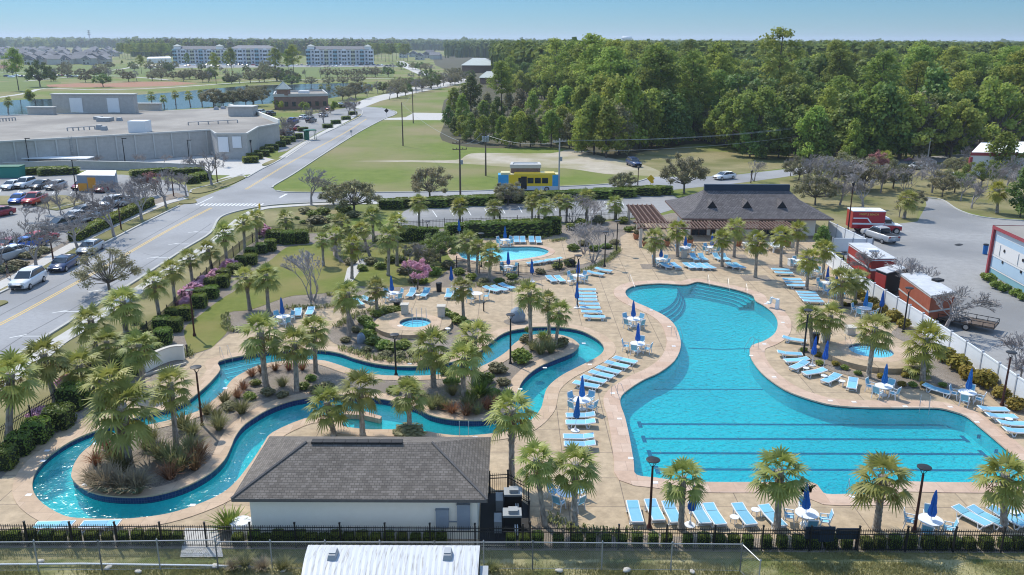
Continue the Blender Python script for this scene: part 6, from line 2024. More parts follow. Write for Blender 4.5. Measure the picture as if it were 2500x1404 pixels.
row(((1416, 1014, 0), (1416, 1031, 0), (1411, 1066, -2), (1414, 1084, -2)), "%s lounger from the top in the short stack left of the pool lanes", "loungers left of the lanes")
row(((1527, 879, 148), (1507, 890, 148), (1486, 903, 148), (1469, 914, 148), (1450, 926, 150), (1432, 939, 155)), "%s lounger from the top in the diagonal fan between river and pool", "fan of loungers between river and pool", 3)
row(((1432, 707, 180), (1432, 716, 180), (1433, 724, 180), (1434, 732, 180), (1439, 742, 180), (1441, 751, 180), (1445, 761, 178), (1452, 773, 176)), "%s lounger from the top in the column beside the tall lamp", "column of loungers by the tall lamp", 3)
for x, y, a, lb, t in ((1004, 717, 82, "lounger left of the pair under the pink bush", 32), (1037, 717, 78, "lounger right of the pair under the pink bush", 32), (1096, 719, 88, "lounger left of the pair by the deck palm", 32), (1114, 719, 88, "lounger right of the pair by the deck palm", 32), (1200, 706, 140, "lounger leftmost of three in the palm shade", 10), (1220, 704, 140, "lounger in the middle of three in the palm shade", 10), (1238, 699, 135, "lounger rightmost of three in the palm shade", 10),
                       (1346, 681, 110, "left lounger of the pair by the wading pool bed", 10), (1367, 681, 108, "right lounger of the pair by the wading pool bed", 10), (1454, 667, 150, "front lounger of the pair at the deck corner", 10), (1474, 659, 150, "rear lounger of the pair at the deck corner", 10), (898, 731, 130, "blue lounger beside the small palm at the bed edge", 10), (874, 738, 120, "blue lounger under the front palm left of the hot tub", 10), (727, 763, 100, "left lounger of the pair by the lawn", 10), (757, 760, 95, "right lounger of the pair by the lawn", 10)):
    lounger(x, y, a, lb, "loungers in the middle deck", t)
row(((1261, 587, 92), (1276, 587, 92), (1298, 587, 92), (1315, 588, 92)), "%s lounger from the left in the row behind the wading pool", "loungers behind the wading pool", 32)
row(((1305, 641, 20), (1322, 638, 20), (1339, 636, 20), (1352, 633, 20)), "%s shaded lounger from the left inside the wading pool fence", "loungers inside the wading pool fence")
row(((1696, 630, 100), (1716, 630, 100), (1753, 629, 105), (1771, 630, 100)), "%s lounger from the left in the back row before the clubhouse", "loungers before the clubhouse", 32)
row(((1682, 649, 108), (1698, 649, 108), (1715, 650, 108), (1732, 650, 110), (1787, 648, 110), (1804, 649, 110)), "%s lounger from the left in the front row before the clubhouse", "loungers before the clubhouse", 10)
row(((1625, 648, 112), (1650, 649, 105)), "%s lounger of the pair beside the leftmost clubhouse palm", "loungers before the clubhouse", 10)
row(((1906, 658, 178), (1914, 666, 176)), "%s lounger of the two stacked by the palm bed right of the pool", "stacked loungers right of the pool", 3)
row(((1934, 682, 178), (1939, 689, 178), (1945, 697, 178)), "%s lounger from the top in the middle stack right of the pool", "stacked loungers right of the pool", 3)
row(((1969, 714, 178), (1974, 721, 178), (1979, 728, 178), (1986, 735, 176)), "%s lounger from the top in the lower stack right of the pool", "stacked loungers right of the pool", 3)
for x, y, a, lb in ((1940, 829, 155, "lone lounger left of the hot tub lamp post"), (1929, 863, 172, "upper lounger of the three below the hot tub lamp"), (1944, 879, 8, "middle lounger of the three below the hot tub lamp"), (1951, 892, 40, "lower lounger of the three below the hot tub lamp"), (1988, 908, 20, "lounger between the two white side tables by the pool curve"), (2029, 924, 40, "lounger tucked below the hot tub bed"), (2081, 937, 65, "lounger beside the table below the hot tub"), (2289, 951, 132, "lounger alone before the mulch near the right table"),
                    (2426, 999, 178, "uppermost lounger in the far right row"), (2446, 1016, 178, "second lounger in the far right row"), (2475, 1034, 176, "third lounger in the far right row"), (2490, 1052, 176, "lowest lounger in the far right row")):
    lounger(x, y, a, lb, "loungers right of the pool", 10)
# ------------------------------------------------------------------ tables, chairs, umbrellas
for x, y, wh, um, n, a0 in ((1970, 1252, "by the front palm and fence", 1, 4, 80), (2272, 1268, "beside the leaning front lamp", 1, 4, 60), (1385, 1200, "under the front palm pair", 0, 4, 45), (1421, 976, "at the foot of the lounger fan", 1, 4, 45), (1547, 778, "left of the pool neck, upper one", 1, 4, 40), (1557, 838, "left of the pool neck, lower one", 1, 4, 70), (1411, 672, "near the tall lamp by the wading pool bed", 1, 4, 45),
                            (958, 715, "beside the pink bush", 1, 4, 45), (691, 772, "on the gravel by the lawn", 1, 4, 45), (1233, 585, "behind the wading pool by the hedge", 1, 4, 45), (1242, 650, "inside the wading pool fence", 1, 4, 45), (1613, 632, "behind the leftmost clubhouse palm", 1, 4, 45), (1673, 604, "under the pergola on the left", 1, 4, 60), (1738, 603, "under the pergola before the dark doors", 1, 4, 30),
                            (1955, 636, "behind the yellowing palm", 0, 4, 20), (1984, 660, "right of the yellowing palm", 1, 4, 45), (2020, 690, "left of the large right palm", 1, 4, 30), (2040, 706, "behind the large right palm's trunk", 1, 4, 60), (2111, 752, "by the white fence and gold shrubs", 1, 4, 45), (2158, 942, "just below the round hot tub", 1, 4, 40), (2362, 957, "at the far right bed corner", 1, 4, 50), (1163, 716, "in the palm shade on the middle deck", 0, 3, 0)):
    table_set(x, y, wh, um, n, a0)
for x, y, lb in ((1404, 1052, "closed blue umbrella on a white base between the lane side loungers"), (1684, 1283, "closed blue umbrella on a white base beside the leftmost front palm"), (1408, 752, "closed blue umbrella beside the tall lamp post"), (1103, 706, "closed blue umbrella behind the pair by the deck palm"), (1299, 688, "closed blue umbrella behind the shaggy palm by the wading pool bed"), (1982, 892, "left closed umbrella of the two by the hot tub bed"), (2009, 905, "right closed umbrella of the two by the hot tub bed"), (2149, 772, "closed umbrella standing alone at the gold shrubs"), (2022, 744, "closed umbrella before the large right palm"), (1968, 690, "closed umbrella in front of the yellowing palm"), (1122, 582, "small closed umbrella by the wading pool hedge")):
    umbrella(x, y, lb)
for x, y, lb in ((1793, 1262, "white side table left of the lounger between two tables"), (1845, 1244, "white side table right of the lounger between two tables"), (1968, 898, "white side table by the lower of the three loungers"), (2012, 917, "white side table at the umbrella by the hot tub bed"), (2056, 930, "white side table beside the lounger below the hot tub bed"), (1390, 686, "white side table by the pair at the wading pool bed"), (1020, 720, "white side table between the pair under the pink bush"), (977, 795, "white stool left of the oval hot tub"), (1093, 802, "white stool right of the oval hot tub"), (2463, 1022, "white side table in the far right row"), (2475, 1250, "white side table behind the rightmost front palm"), (1638, 648, "white side table by the leftmost clubhouse palm")):
    side_table(x, y, lb)
def pingpong(x, y, label):
    o = thing("table_tennis_table", label, "table", P(x, y), radians(95), "white game tables before the clubhouse")
    MB().box((0, 0, .76), (2.7, 1.4, .08)).box((0, 0, .83), (.03, 1.5, .12)).obj("table_top", m_white, o)
    for sx in (-1, 1):
        for s in (-1, 1):
            MB().box((sx * 1.0, s * .55, .36), (.16, .16, .72)).obj("leg", m_white, o)
pingpong(1833, 612, "left white game table before the clubhouse")
pingpong(1891, 612, "right white game table before the clubhouse")
# ------------------------------------------------------------------ hedges and shrubs
def hedge(x, y, w, d, h, label, mesh=None, group="clipped box hedges", rz=0.0, name="clipped_hedge"):
    return solo(name, mesh or random.choice(HEDGE), label, "hedge", P(x, y), rz + random.choice((0, pi / 2)) * (w == d), (w, d, h), group)
G = "box hedges climbing beside the lawn"
for i, (x, y, w, h) in enumerate(((14, 1140, 1.5, 1.3), (52, 1105, 1.6, 1.3), (94, 1075, 1.8, 1.4), (147, 1040, 2.0, 1.4), (180, 995, 1.9, 1.7), (313, 915, 1.9, 1.5), (369, 868, 1.6, 1.4), (400, 838, 1.55, 1.3), (397, 808, 1.6, 1.3), (429, 808, 1.4, 1.2), (424, 783, 1.5, 1.2), (454, 780, 1.5, 1.3), (489, 750, 1.5, 1.3), (491, 730, 1.5, 1.1), (517, 727, 1.6, 1.2), (517, 706, 1.5, 1.2), (545, 700, 1.5, 1.3), (546, 683, 1.6, 1.2), (574, 668, 1.8, 1.1), (590, 648, 1.6, 1.1), (613, 645, 1.6, 1.2), (615, 627, 1.6, 1.1), (640, 617, 1.6, 1.2), (661, 612, 1.6, 1.4), (672, 592, 2.4, 1.6), (704, 594, 2.0, 1.6), (738, 592, 2.0, 1.6))):
    hedge(x, y, w * .86, w * .86, h, "%s box hedge uphill in the stepped row beside the lawn" % nth(i), group=G, rz=.1)
for x, y, w, d, h, lb in ((996, 588, 2.3, 1.4, 1.9, "box hedge left of three near the dense palm clump"), (1025, 587, 2.3, 1.4, 1.7, "box hedge middle of three near the dense palm clump"), (1052, 585, 2.2, 1.4, 1.6, "box hedge right of three near the dense palm clump"), (1130, 576, 4.6, 1.8, 1.7, "left section of the long wading pool hedge"), (1193, 578, 6.4, 2.0, 2.0, "second section of the long wading pool hedge"), (1256, 577, 6.4, 2.0, 2.1, "third section of the long wading pool hedge"), (1306, 575, 4.4, 2.0, 2.1, "fourth section of the long wading pool hedge"), (1348, 570, 2.4, 1.8, 2.2, "taller hedge block right of the palm at the hedge end")):
    hedge(x, y, w, d, h, lb, group="long hedges near the wading pool")
L0, L1 = P(180, 590), P(368, 501)
n = 7
ang = atan2((L1 - L0).y, (L1 - L0).x)
for i in range(n):
    q = L0.lerp(L1, (i + .5) / n)
    solo("clipped_hedge", HEDGEY, "%s section from the near end of the bright roadside hedge" % nth(i), "hedge", q, ang, ((L1 - L0).length / n * 1.06, 1.7, 1.25), "bright roadside hedge")
for i, (x, y, w) in enumerate(((10, 665, 3.2), (40, 652, 2.8), (75, 630, 2.6), (103, 618, 2.4))):
    hedge(x, y, w, 1.7, 1.0, "%s low pale hedge from the left along the road pavement" % nth(i), BUSHO, "low pale hedges by the pavement", .5, "low_hedge")
for i, (x, y, w) in enumerate(((612, 397, 3.2), (622, 388, 3.4), (640, 381, 3.2), (652, 372, 3), (664, 366, 3), (680, 358, 3.4), (694, 352, 3), (708, 346, 2.8), (728, 338, 2.5), (470, 446, 2.4), (484, 441, 3), (498, 437, 2.8), (385, 428, 7), (353, 430, 5), (460, 427, 6), (72, 426, 9), (110, 424, 8), (145, 426, 7))):
    hedge(x, y, w, 2.0, 1.3, "%s clipped hedge in the planting around the shop loading yard" % nth(i), random.choice(HEDGE + [HEDGEY]), "hedges around the loading yard", .4)
for i, (x, y, w) in enumerate(((800, 312, 3), (820, 302, 3), (845, 292, 3), (772, 262, 5), (838, 262, 4), (862, 280, 3), (690, 344, 3), (740, 320, 3))):
    hedge(x, y, w, 2, 1.1, "%s low hedge in the lot beyond the shop" % nth(i), random.choice(HEDGE), "low hedges in the far lot", .4)
for i, (x, y, w, d) in enumerate(((955, 508, 4, 2), (988, 505, 3, 2), (1045, 505, 6, 2), (1095, 502, 6, 2), (1145, 500, 6, 2), (1190, 498, 5, 2), (1260, 494, 7, 2), (1315, 490, 5, 2), (1380, 487, 6, 2), (1440, 484, 7, 2), (1500, 480, 7, 2), (1560, 476, 7, 2.2), (1605, 474, 5, 2))):
    hedge(x, y, w, d, 1.4, "%s dark hedge from the left between car park and side road" % nth(i), random.choice(HEDGE), "hedges between car park and side road", -.05)
xs = [10, 38, 78, 116, 150, 186, 226, 264, 302, 338, 372, 405, 437, 582, 622, 650, 680, 706, 735, 762, 792, 822, 852, 885, 918, 950, 982, 1015, 1048, 1078, 1247, 1280, 1312, 1363, 1408, 1442, 1480, 1517, 1555, 1594, 1627, 1678, 1717, 1754, 1790, 1824, 1870, 1908, 1947, 1983, 2026, 2065, 2113, 2145, 2183, 2221, 2262, 2296, 2330, 2364, 2405, 2450, 2484]
for i, x in enumerate(xs):
    w = random.uniform(.48, .64)
    hedge(x, 1324 + x * .006, w, w * .95, random.uniform(.55, .75), "%s small clipped shrub from the left inside the front iron fence" % nth(i), group="small clipped shrubs inside the front fence")
# azaleas
for x, y, s, h, lb in ((646, 578, 2.4, 1.9, "round pink azalea ball between two palms"), (560, 660, 2.4, 1.5, "topmost pink azalea in the bank beside the hedges"), (530, 684, 2.3, 1.5, "second pink azalea down the bank"), (500, 702, 2.6, 1.5, "third pink azalea down the bank"), (478, 716, 2.3, 1.5, "fourth pink azalea down the bank"), (462, 730, 2.2, 1.4, "fifth pink azalea down the bank"), (456, 748, 2.0, 1.2, "lowest pink azalea in the bank"), (165, 950, 1.7, 1.3, "pink azalea under the left slope palm"), (100, 1020, 1.9, .9, "lilac azalea beside the lower box hedges")):
    solo("azalea", BUSHP, lb, "flowering shrub", P(x, y), random.uniform(0, 6), (s, s, h), "pink azaleas")
# gold shrubs by the white fence
for i, (x, y, s) in enumerate(((2098, 728, 1.5), (2130, 750, 1.6), (2150, 766, 1.6), (2180, 785, 1.8), (2205, 800, 1.4), (2306, 882, 1.8), (2340, 905, 2.0), (2362, 925, 1.6), (2404, 944, 2.1), (2442, 972, 1.5), (2478, 1000, 1.5), (2085, 715, 1.2))):
    solo("gold_shrub", BUSHY, "%s gold green shrub from the top along the white fence" % nth(i), "shrub", P(x, y), i, (s, s, s * .8), "gold shrubs along the white fence")
# river island shrubs and grasses
for i, (x, y, s, h, me, lb) in enumerate(((1272, 886, 1.9, 1.4, BUSH[0], "large round shrub on the top loop gravel"), (1216, 910, 1.7, 1.0, BUSHO, "low olive shrub on the island neck"), (1184, 936, 1.7, 1.1, BUSH[1], "round shrub beside the dense palm group"), (1104, 940, 1.4, .9, BUSH[0], "round shrub left of the dense palm group"), (1372, 845, 1.3, 1.0, BUSHO, "olive shrub under the right loop palm"), (1283, 836, 1.2, .9, BUSHO, "olive shrub left of the loop palms"), (1290, 812, .8, .7, BUSH[1], "small shrub behind the loop palms"), (1000, 1060, 2.4, .6, BUSHO, "low spreading shrub behind the pump house roof"))):
    solo("round_shrub", me, lb, "shrub", P(x, y, .1), i, (s, s, h), "round shrubs on the island")
TF = [(235, 1190, 1.5, 3), (262, 1200, 1.8, 3), (300, 1204, 1.7, 3), (335, 1204, 1.6, 3), (237, 1136, 1.1, 2), (262, 1098, 1.0, 2), (280, 1130, 1.3, 0), (300, 1150, 1.5, 0), (390, 1120, 1.4, 0), (420, 1135, 1.6, 0), (440, 1150, 1.4, 0), (372, 1080, 1.2, 1), (358, 1100, 1.0, 1), (465, 1108, 1.4, 1), (488, 1120, 1.2, 2), (476, 1146, 1.4, 2), (415, 1170, 1.3, 2), (448, 1048, 1.4, 1), (505, 1012, 1.1, 1), (550, 985, 1.0, 0), (590, 1010, 1.2, 1), (535, 1050, 1.2, 1), (530, 1025, 1.0, 0), (595, 952, .9, 2), (615, 920, .9, 2), (640, 912, .9, 2), (672, 905, .8, 2), (706, 904, .9, 2), (738, 904, .8, 2), (580, 972, .9, 2), (690, 945, .9, 0), (470, 1065, 1.2, 0),
      (1150, 985, 1.2, 4), (1172, 970, 1.5, 4), (1148, 1000, 1.1, 1), (1105, 965, 1.0, 1), (1190, 1000, 1.1, 2), (1215, 990, 1.1, 0), (1105, 1010, 1.0, 2), (1140, 1015, 1.0, 2), (1070, 990, 1.0, 0), (1320, 865, 1.3, 1), (1335, 845, 1.2, 1), (1300, 855, 1.0, 0), (1325, 830, 1.0, 4), (1345, 862, 1.2, 1), (1055, 1000, 1.1, 1), (1085, 1000, .9, 1), (1165, 1012, .9, 1)]
TM = [TUFT[0], TUFT[1], TUFTB, TUFTS, TUFTG]
for i, (x, y, s, k) in enumerate(TF):
    kind = ("olive", "green", "rusty", "straw", "dark green")[k]
    reg = "on the island tip" if x < 520 else "along the island gravel" if x < 800 else "on the right part of the island"
    c = sum(1 for q in TF[:i] if q[3] == k and (q[0] < 520) == (x < 520) and (q[0] < 800) == (x < 800))
    solo("ornamental_grass", TM[k], "%s %s grass clump counted from the left fence %s" % (nth(c), kind, reg), "ornamental grass", P(x, y, .1), i, (s * 1.25, s * 1.25, s * 1.05), "ornamental grass clumps on the island")
# shrubs round the hot tub and elsewhere
SH = [(890, 790, 1.6, .9, 0), (905, 805, 1.6, .9, 0), (900, 825, 1.7, 1.0, 0), (915, 842, 1.7, 1.0, 0), (935, 852, 1.6, 1.0, 0), (960, 858, 1.6, 1.0, 0), (985, 850, 1.5, .9, 0), (1085, 770, 1.5, .9, 0), (1105, 780, 1.6, .9, 0), (1125, 790, 1.6, .9, 0), (1140, 802, 1.6, .9, 0), (920, 772, 1.5, .8, 0), (945, 765, 1.6, .8, 0), (968, 762, 1.4, .8, 0), (870, 812, 1.0, .7, 2), (845, 835, 1.1, .6, 1), (895, 858, 1.1, .6, 1), (940, 870, 1.3, .6, 1), (975, 872, 1.2, .6, 1), (1010, 868, 1.3, .8, 1), (1040, 866, 1.3, .7, 0)]
for i, (x, y, s, h, k) in enumerate(SH):
    solo("round_shrub", (BUSH[i % 2], BUSHO, BUSHO)[k], "%s low shrub counted around the oval hot tub bed" % nth(i), "shrub", P(x, y, .02), i, (s, s, h), "shrubs around the oval hot tub")
SH2 = [(1400, 612, 1.8, 1.0), (1425, 600, 1.6, .9), (1452, 612, 1.8, .9), (1480, 606, 1.7, .8), (1500, 596, 1.5, .8), (1360, 655, 1.5, .9), (1390, 648, 1.7, .9), (1320, 668, 1.4, .7), (1250, 680, 1.5, .7), (1220, 690, 1.4, .7), (1180, 690, 1.3, .7), (1150, 683, 1.4, .9), (1120, 670, 1.6, .9), (1095, 655, 1.8, 1.1), (1060, 672, 1.8, 1.2), (1032, 692, 1.6, 1.0), (1010, 690, 1.4, 1.0), (1140, 570, 2.0, 1.2), (1100, 600, 1.8, 1.2), (1072, 620, 1.8, 1.2), (980, 640, 1.6, 1.0), (996, 622, 1.6, 1.0), (1560, 560, 1.8, 1.0), (1535, 565, 1.6, .9), (1520, 545, 1.8, 1.2), (1460, 545, 2.2, 1.4), (1420, 552, 2.4, 1.3), (1395, 560, 1.8, 1.1)]
for i, (x, y, s, h) in enumerate(SH2):
    solo("round_shrub", (BUSH[0], BUSHO, BUSH[1])[i % 3], "%s low shrub counted in the beds around the wading pool" % nth(i), "shrub", P(x, y), i, (s, s, h), "shrubs around the wading pool")
SH3 = [(745, 520, 2.2, 1.1), (765, 530, 2.4, 1.2), (790, 522, 2.4, 1.2), (775, 545, 3, 1.4), (812, 540, 2.6, 1.3), (740, 545, 1.2, .6), (757, 556, 1.1, .6), (725, 535, 1.0, .5), (840, 520, 3, 1.4), (865, 530, 2.6, 1.2), (800, 560, 1.6, .9)]
for i, (x, y, s, h) in enumerate(SH3):
    solo("round_shrub", (BUSHO, BUSH[1], BUSH[0])[i % 3], "%s low shrub in the mulch corner between road junction and palms" % nth(i), "shrub", P(x, y), i, (s, s, h), "shrubs by the junction corner")
for i, (x, y) in enumerate(((2062, 902), (2040, 892), (2095, 915), (2150, 922), (2168, 932), (2200, 942), (2228, 944), (2256, 944), (2302, 944), (2210, 920), (1962, 858), (1996, 870), (2000, 890), (2375, 935), (1968, 880), (2060, 745), (2085, 742), (2108, 735))):
    solo("low_shrub", BUSHY if i % 2 else BUSH[0], "%s little yellow green plant in the beds by the round hot tub" % nth(i), "shrub", P(x, y, .02), i, (.75, .75, .45), "little plants by the round hot tub")
for i, (x, y, s) in enumerate(((2418, 688, 1.5), (2404, 682, 1.2), (2432, 704, 1.4), (2452, 712, 1.4), (2478, 722, 1.3), (2495, 732, 1.2), (2440, 700, 1.0))):
    solo("round_shrub", BUSH[0], "%s clipped round shrub along the fire station wall" % nth(i), "shrub", P(x, y), i, (s, s, s * .75), "round shrubs at the fire station")
for i, (x, y, s) in enumerate(((980, 838, 1.0), (975, 850, 1.0))):
    pass
for i, (x, y, s, k) in enumerate(((205, 905, 1.5, 0), (240, 920, 1.6, 1), (285, 890, 1.4, 2), (330, 862, 1.3, 0), (255, 870, 1.3, 1), (300, 930, 1.6, 2), (270, 955, 1.5, 0), (215, 985, 1.5, 1), (345, 845, 1.0, 1), (360, 815, .9, 2), (395, 815, .9, 1), (415, 770, .9, 1), (330, 790, .9, 2), (350, 800, .8, 1), (120, 1030, 1.3, 1), (70, 1062, 1.2, 1))):
    solo("round_shrub", (BUSHO, BUSH[0], BUSH[1])[k], "%s shrub counted uphill on the slope under the left palms" % nth(i), "shrub", P(x, y), i, (s, s, s * .65), "shrubs under the left palms")
for i, (x, y, s, k) in enumerate(((855, 645, 1.6, 0), (885, 660, 1.4, 1), (905, 645, 1.8, 0), (930, 655, 1.6, 2), (955, 640, 1.8, 1), (985, 668, 1.7, 0), (1045, 625, 2.2, 2), (1065, 600, 2.2, 1), (1020, 610, 1.8, 0), (1085, 585, 2.0, 1), (1115, 590, 1.6, 0), (890, 612, 1.6, 2), (925, 590, 1.7, 0), (860, 570, 2.0, 1), (840, 585, 1.8, 0), (940, 565, 2.0, 2), (970, 590, 1.6, 1))):
    solo("round_shrub", (BUSHO, BUSH[0], BUSH[1])[k], "%s shrub counted among the side lawn palms" % nth(i), "shrub", P(x, y), i, (s, s, s * .6), "shrubs among the side lawn palms")
for i, (x, y, s, k) in enumerate(((560, 1000, 1.2, 0), (610, 975, 1.1, 2), (655, 965, 1.2, 0), (625, 940, 1.0, 1), (690, 970, 1.0, 0), (740, 950, 1.1, 2), (770, 960, 1.2, 0), (760, 930, 1.0, 1), (800, 950, 1.2, 0), (1010, 960, 1.3, 1), (1030, 980, 1.3, 0), (960, 960, 1.2, 2), (990, 940, 1.3, 0), (1090, 915, 1.2, 1), (1230, 940, 1.2, 0), (1240, 970, 1.1, 2), (1205, 965, 1.1, 1))):
    solo("low_shrub", (BUSHO, BUSH[0], BUSH[1])[k], "%s low plant from the left in the middle island gravel" % nth(i), "shrub", P(x, y, .1), i, (s, s, s * .6), "low plants in the island gravel")
# border plants: uncountable little tufts along the bed edges
mb = MB()
rr = random.Random(3)
for ln in ([(430, 790), (392, 830), (455, 758), (490, 722), (520, 690), (560, 655), (600, 625), (640, 600)][2:], [(330, 845), (300, 865), (270, 885), (230, 915)], [(395, 798), (410, 772), (440, 742), (470, 716)], [(550, 770), (550, 795), (565, 808), (590, 806)], [(700, 752), (740, 752), (780, 752), (825, 745)], [(800, 720), (830, 722), (850, 715)], [(820, 800), (850, 780), (880, 766), (930, 752), (965, 752)], [(830, 850), (870, 862), (910, 876), (960, 882), (1010, 884), (1050, 880)], [(1380, 670), (1420, 664), (1450, 655), (1490, 632), (1512, 612), (1500, 602)], [(1130, 690), (1180, 700), (1230, 698), (1290, 686)], [(70, 1060), (95, 1040), (110, 1020), (130, 1000)], [(1600, 1298)], [(1350, 1270), (1390, 1290), (1430, 1300), (1480, 1306), (1560, 1309)], [(700, 565), (760, 562), (812, 566)], [(455, 855), (465, 870), (448, 862)], [(930, 620), (950, 605), (975, 600), (1000, 608)], [(1090, 560), (1330, 582)], [(1340, 590), (1380, 586)]):
    if len(ln) < 2:
        continue
    q = [P(x, y, .03) for x, y in ln]
    for a, b in zip(q, q[1:]):
        n = int((b - a).length * 34)
        for i in range(n):
            c = a.lerp(b, rr.random()) + Vector((rr.uniform(-.35, .35), rr.uniform(-.35, .35), 0))
            an = rr.uniform(0, 6.28)
            d = Vector((cos(an), sin(an), 0))
            s = Vector((-sin(an), cos(an), 0)) * .035
            h = rr.uniform(.2, .38)
            e = c + d * h * .5 + Vector((0, 0, h))
            f = c + d * h * 1.1 + Vector((0, 0, h * .7))
            mb.quad(c - s, c + s, e + s, e - s)
            mb.quad(e - s, e + s, f + s * .3, f - s * .3)
struct(mb.obj("border_grass", M("border_leaves", (.16, .18, .05), (.34, .34, .13), 2, .7, transl=.3)), "stuff")
# rough grass blades in the front
rg = np.random.default_rng(4)
def grass_field(name, corners, n, h, mt, patch=.55):
    p = np.array([P(*c)[:] for c in corners])
    u, v = rg.random((n, 1)), rg.random((n, 1))
    c = (p[0] * (1 - u) + p[1] * u) * (1 - v) + (p[3] * (1 - u) + p[2] * u) * v
    m_ = np.sin(c[:, 0] * .9 + 1.3 * np.sin(c[:, 1] * .7)) * np.cos(c[:, 1] * 1.1 + c[:, 0] * .35) + rg.normal(size=n) * .5
    c = c[m_ > -patch]
    n = len(c)
    c[:, 2] = -.045
    a = rg.random(n) * 6.283
    d = np.stack([np.cos(a), np.sin(a), np.zeros(n)], 1)
    s = np.stack([-np.sin(a), np.cos(a), np.zeros(n)], 1) * .018
    hh = h * rg.uniform(.4, 1.3, (n, 1))
    t = c + d * hh * .7 * rg.random((n, 1)) + np.array([0, 0, 1]) * hh
    V = np.stack([c - s, c + s, t + s * .3, t - s * .3], 1)
    o = link(bpy.data.objects.new(name, quads_mesh(name, V, [mt])))
    return struct(o, "stuff")
m_blade = M("grass_blades", (.17, .18, .05), (.42, .38, .18), .8, .8, transl=.4)
grass_field("front_weeds", [(-60, 1440), (2560, 1440), (2560, 1372), (-60, 1376)], 60000, .15, m_blade, .2)
grass_field("verge_weeds", [(-60, 1366), (2560, 1366), (2560, 1342), (-60, 1340)], 16000, .1, m_blade, .1)
for i, (x, y, s) in enumerate(((600, 1385, 1.2), (640, 1390, 1.0), (690, 1392, 1.1), (570, 1388, .9), (1200, 1395, .9))):
    solo("weed_tuft", TUFTS if i % 2 else TUFT[0], "%s tall dry weed from the left near the white trailer" % nth(i), "weed", P(x, y), i, (s, s, s * .7), "tall weeds near the trailer")
# ------------------------------------------------------------------ trees
T = lambda pr, h, x, y, hp, lb, **k: tree(h, pr, x, y, hp, lb, **k)
T(OAKB[0], 6.0, 268, 712, 112, "big olive leaved tree on the verge beside the road", name="oak_tree", wide=1.2, group="street trees")
for i, (x, y, hp, pr, lb) in enumerate(((88, 648, 118, 0, "bare street tree nearest the white suv"), (192, 612, 98, 1, "bare street tree at the near end of the bright hedge"), (278, 577, 108, 2, "bare street tree halfway along the bright hedge"), (346, 536, 88, 3, "bare street tree at the far end of the bright hedge"), (405, 505, 86, 0, "bare street tree at the road corner"), (517, 452, 85, 1, "bare tree on the traffic island by the junction"), (140, 500, 60, 2, "thin bare tree in the car park island"), (320, 505, 60, 3, "bare tree inside the far end of the car park"), (455, 478, 60, 2, "bare tree behind the road corner hedges"), (355, 480, 55, 0, "bare tree near the storage container"), (5, 660, 110, 3, "bare tree cut by the left frame edge"), (700, 335, 52, 1, "bare tree right of the shop corner"), (720, 340, 55, 2, "bare tree by the pavement near the green kiosk"), (760, 300, 40, 0, "bare tree behind the green kiosk"), (790, 300, 42, 3, "bare tree in the lot beyond the kiosk"), (870, 282, 48, 1, "bare tree at the far bend of the road"), (850, 284, 40, 0, "bare tree just before the far road bend"), (675, 348, 40, 3, "bare tree behind the loading yard hedges"), (545, 408, 38, 0, "small bare tree in the loading yard"), (400, 402, 26, 1, "small bare tree before the shop wall centre"), (330, 402, 26, 2, "small bare tree by the shop lamp"), (235, 404, 26, 3, "small bare tree left of the shop lamp"), (348, 404, 30, 0, "small bare tree right of the shop lamp"), (760, 500, 86, 2, "bare tree on the grass corner opposite the junction"), (2050, 500, 70, 1, "bare tree left of the ambulance"), (2105, 510, 85, 2, "bare tree behind the ambulance"), (2275, 470, 60, 3, "bare tree on the dry verge beyond the yard"), (2372, 508, 70, 0, "multi-limbed bare tree on the verge above the yard"), (2305, 810, 120, 1, "large bare tree leaning over the flatbed trailer"), (2125, 690, 85, 2, "bare tree in front of the red trailer"), (2230, 735, 100, 3, "bare tree before the orange trailer"), (2480, 900, 90, 0, "bare tree beyond the white fence at right"), (2400, 380, 55, 1, "bare tree by the depot"), (1990, 480, 55, 3, "bare shrubby tree right of the clubhouse ridge"), (2490, 930, 70, 2, "thin bare tree at the right edge beyond the white fence"))):
    T(BARE[pr], 5.0, x, y, hp, lb, name="bare_tree", group="bare winter trees", wide=1.5)
for x, y, hp, k, lb in ((762, 735, 118, 0, "slender bare multi stemmed tree on the lawn edge"), (1440, 560, 70, 1, "bare multi stemmed shrub by the car park corner"), (1400, 545, 70, 0, "bare multi stemmed shrub left of the car park palms"), (1448, 640, 90, 1, "bare multi stemmed tree right of the wading pool"), (1425, 620, 75, 0, "bare shrub behind the wading pool's right end"), (1840, 442, 50, 0, "bare shrub behind the clubhouse roof"), (1970, 470, 95, 1, "grey bare thicket right of the clubhouse ridge"), (2020, 480, 95, 0, "second grey thicket right of the clubhouse ridge"), (2080, 470, 80, 1, "third grey thicket behind the ambulance"), (2210, 470, 60, 0, "grey shrub on the verge above the yard"), (880, 640, 50, 1, "twisted bare shrub by the stepping path"), (830, 640, 40, 0, "twisted bare shrub on the side lawn"), (1000, 660, 70, 1, "brown twiggy shrub beside the pink bush")):
    T(MYRTLE[k], 4.0, x, y, hp, lb, name="bare_tree", group="bare multi stemmed trees", wide=1.45)
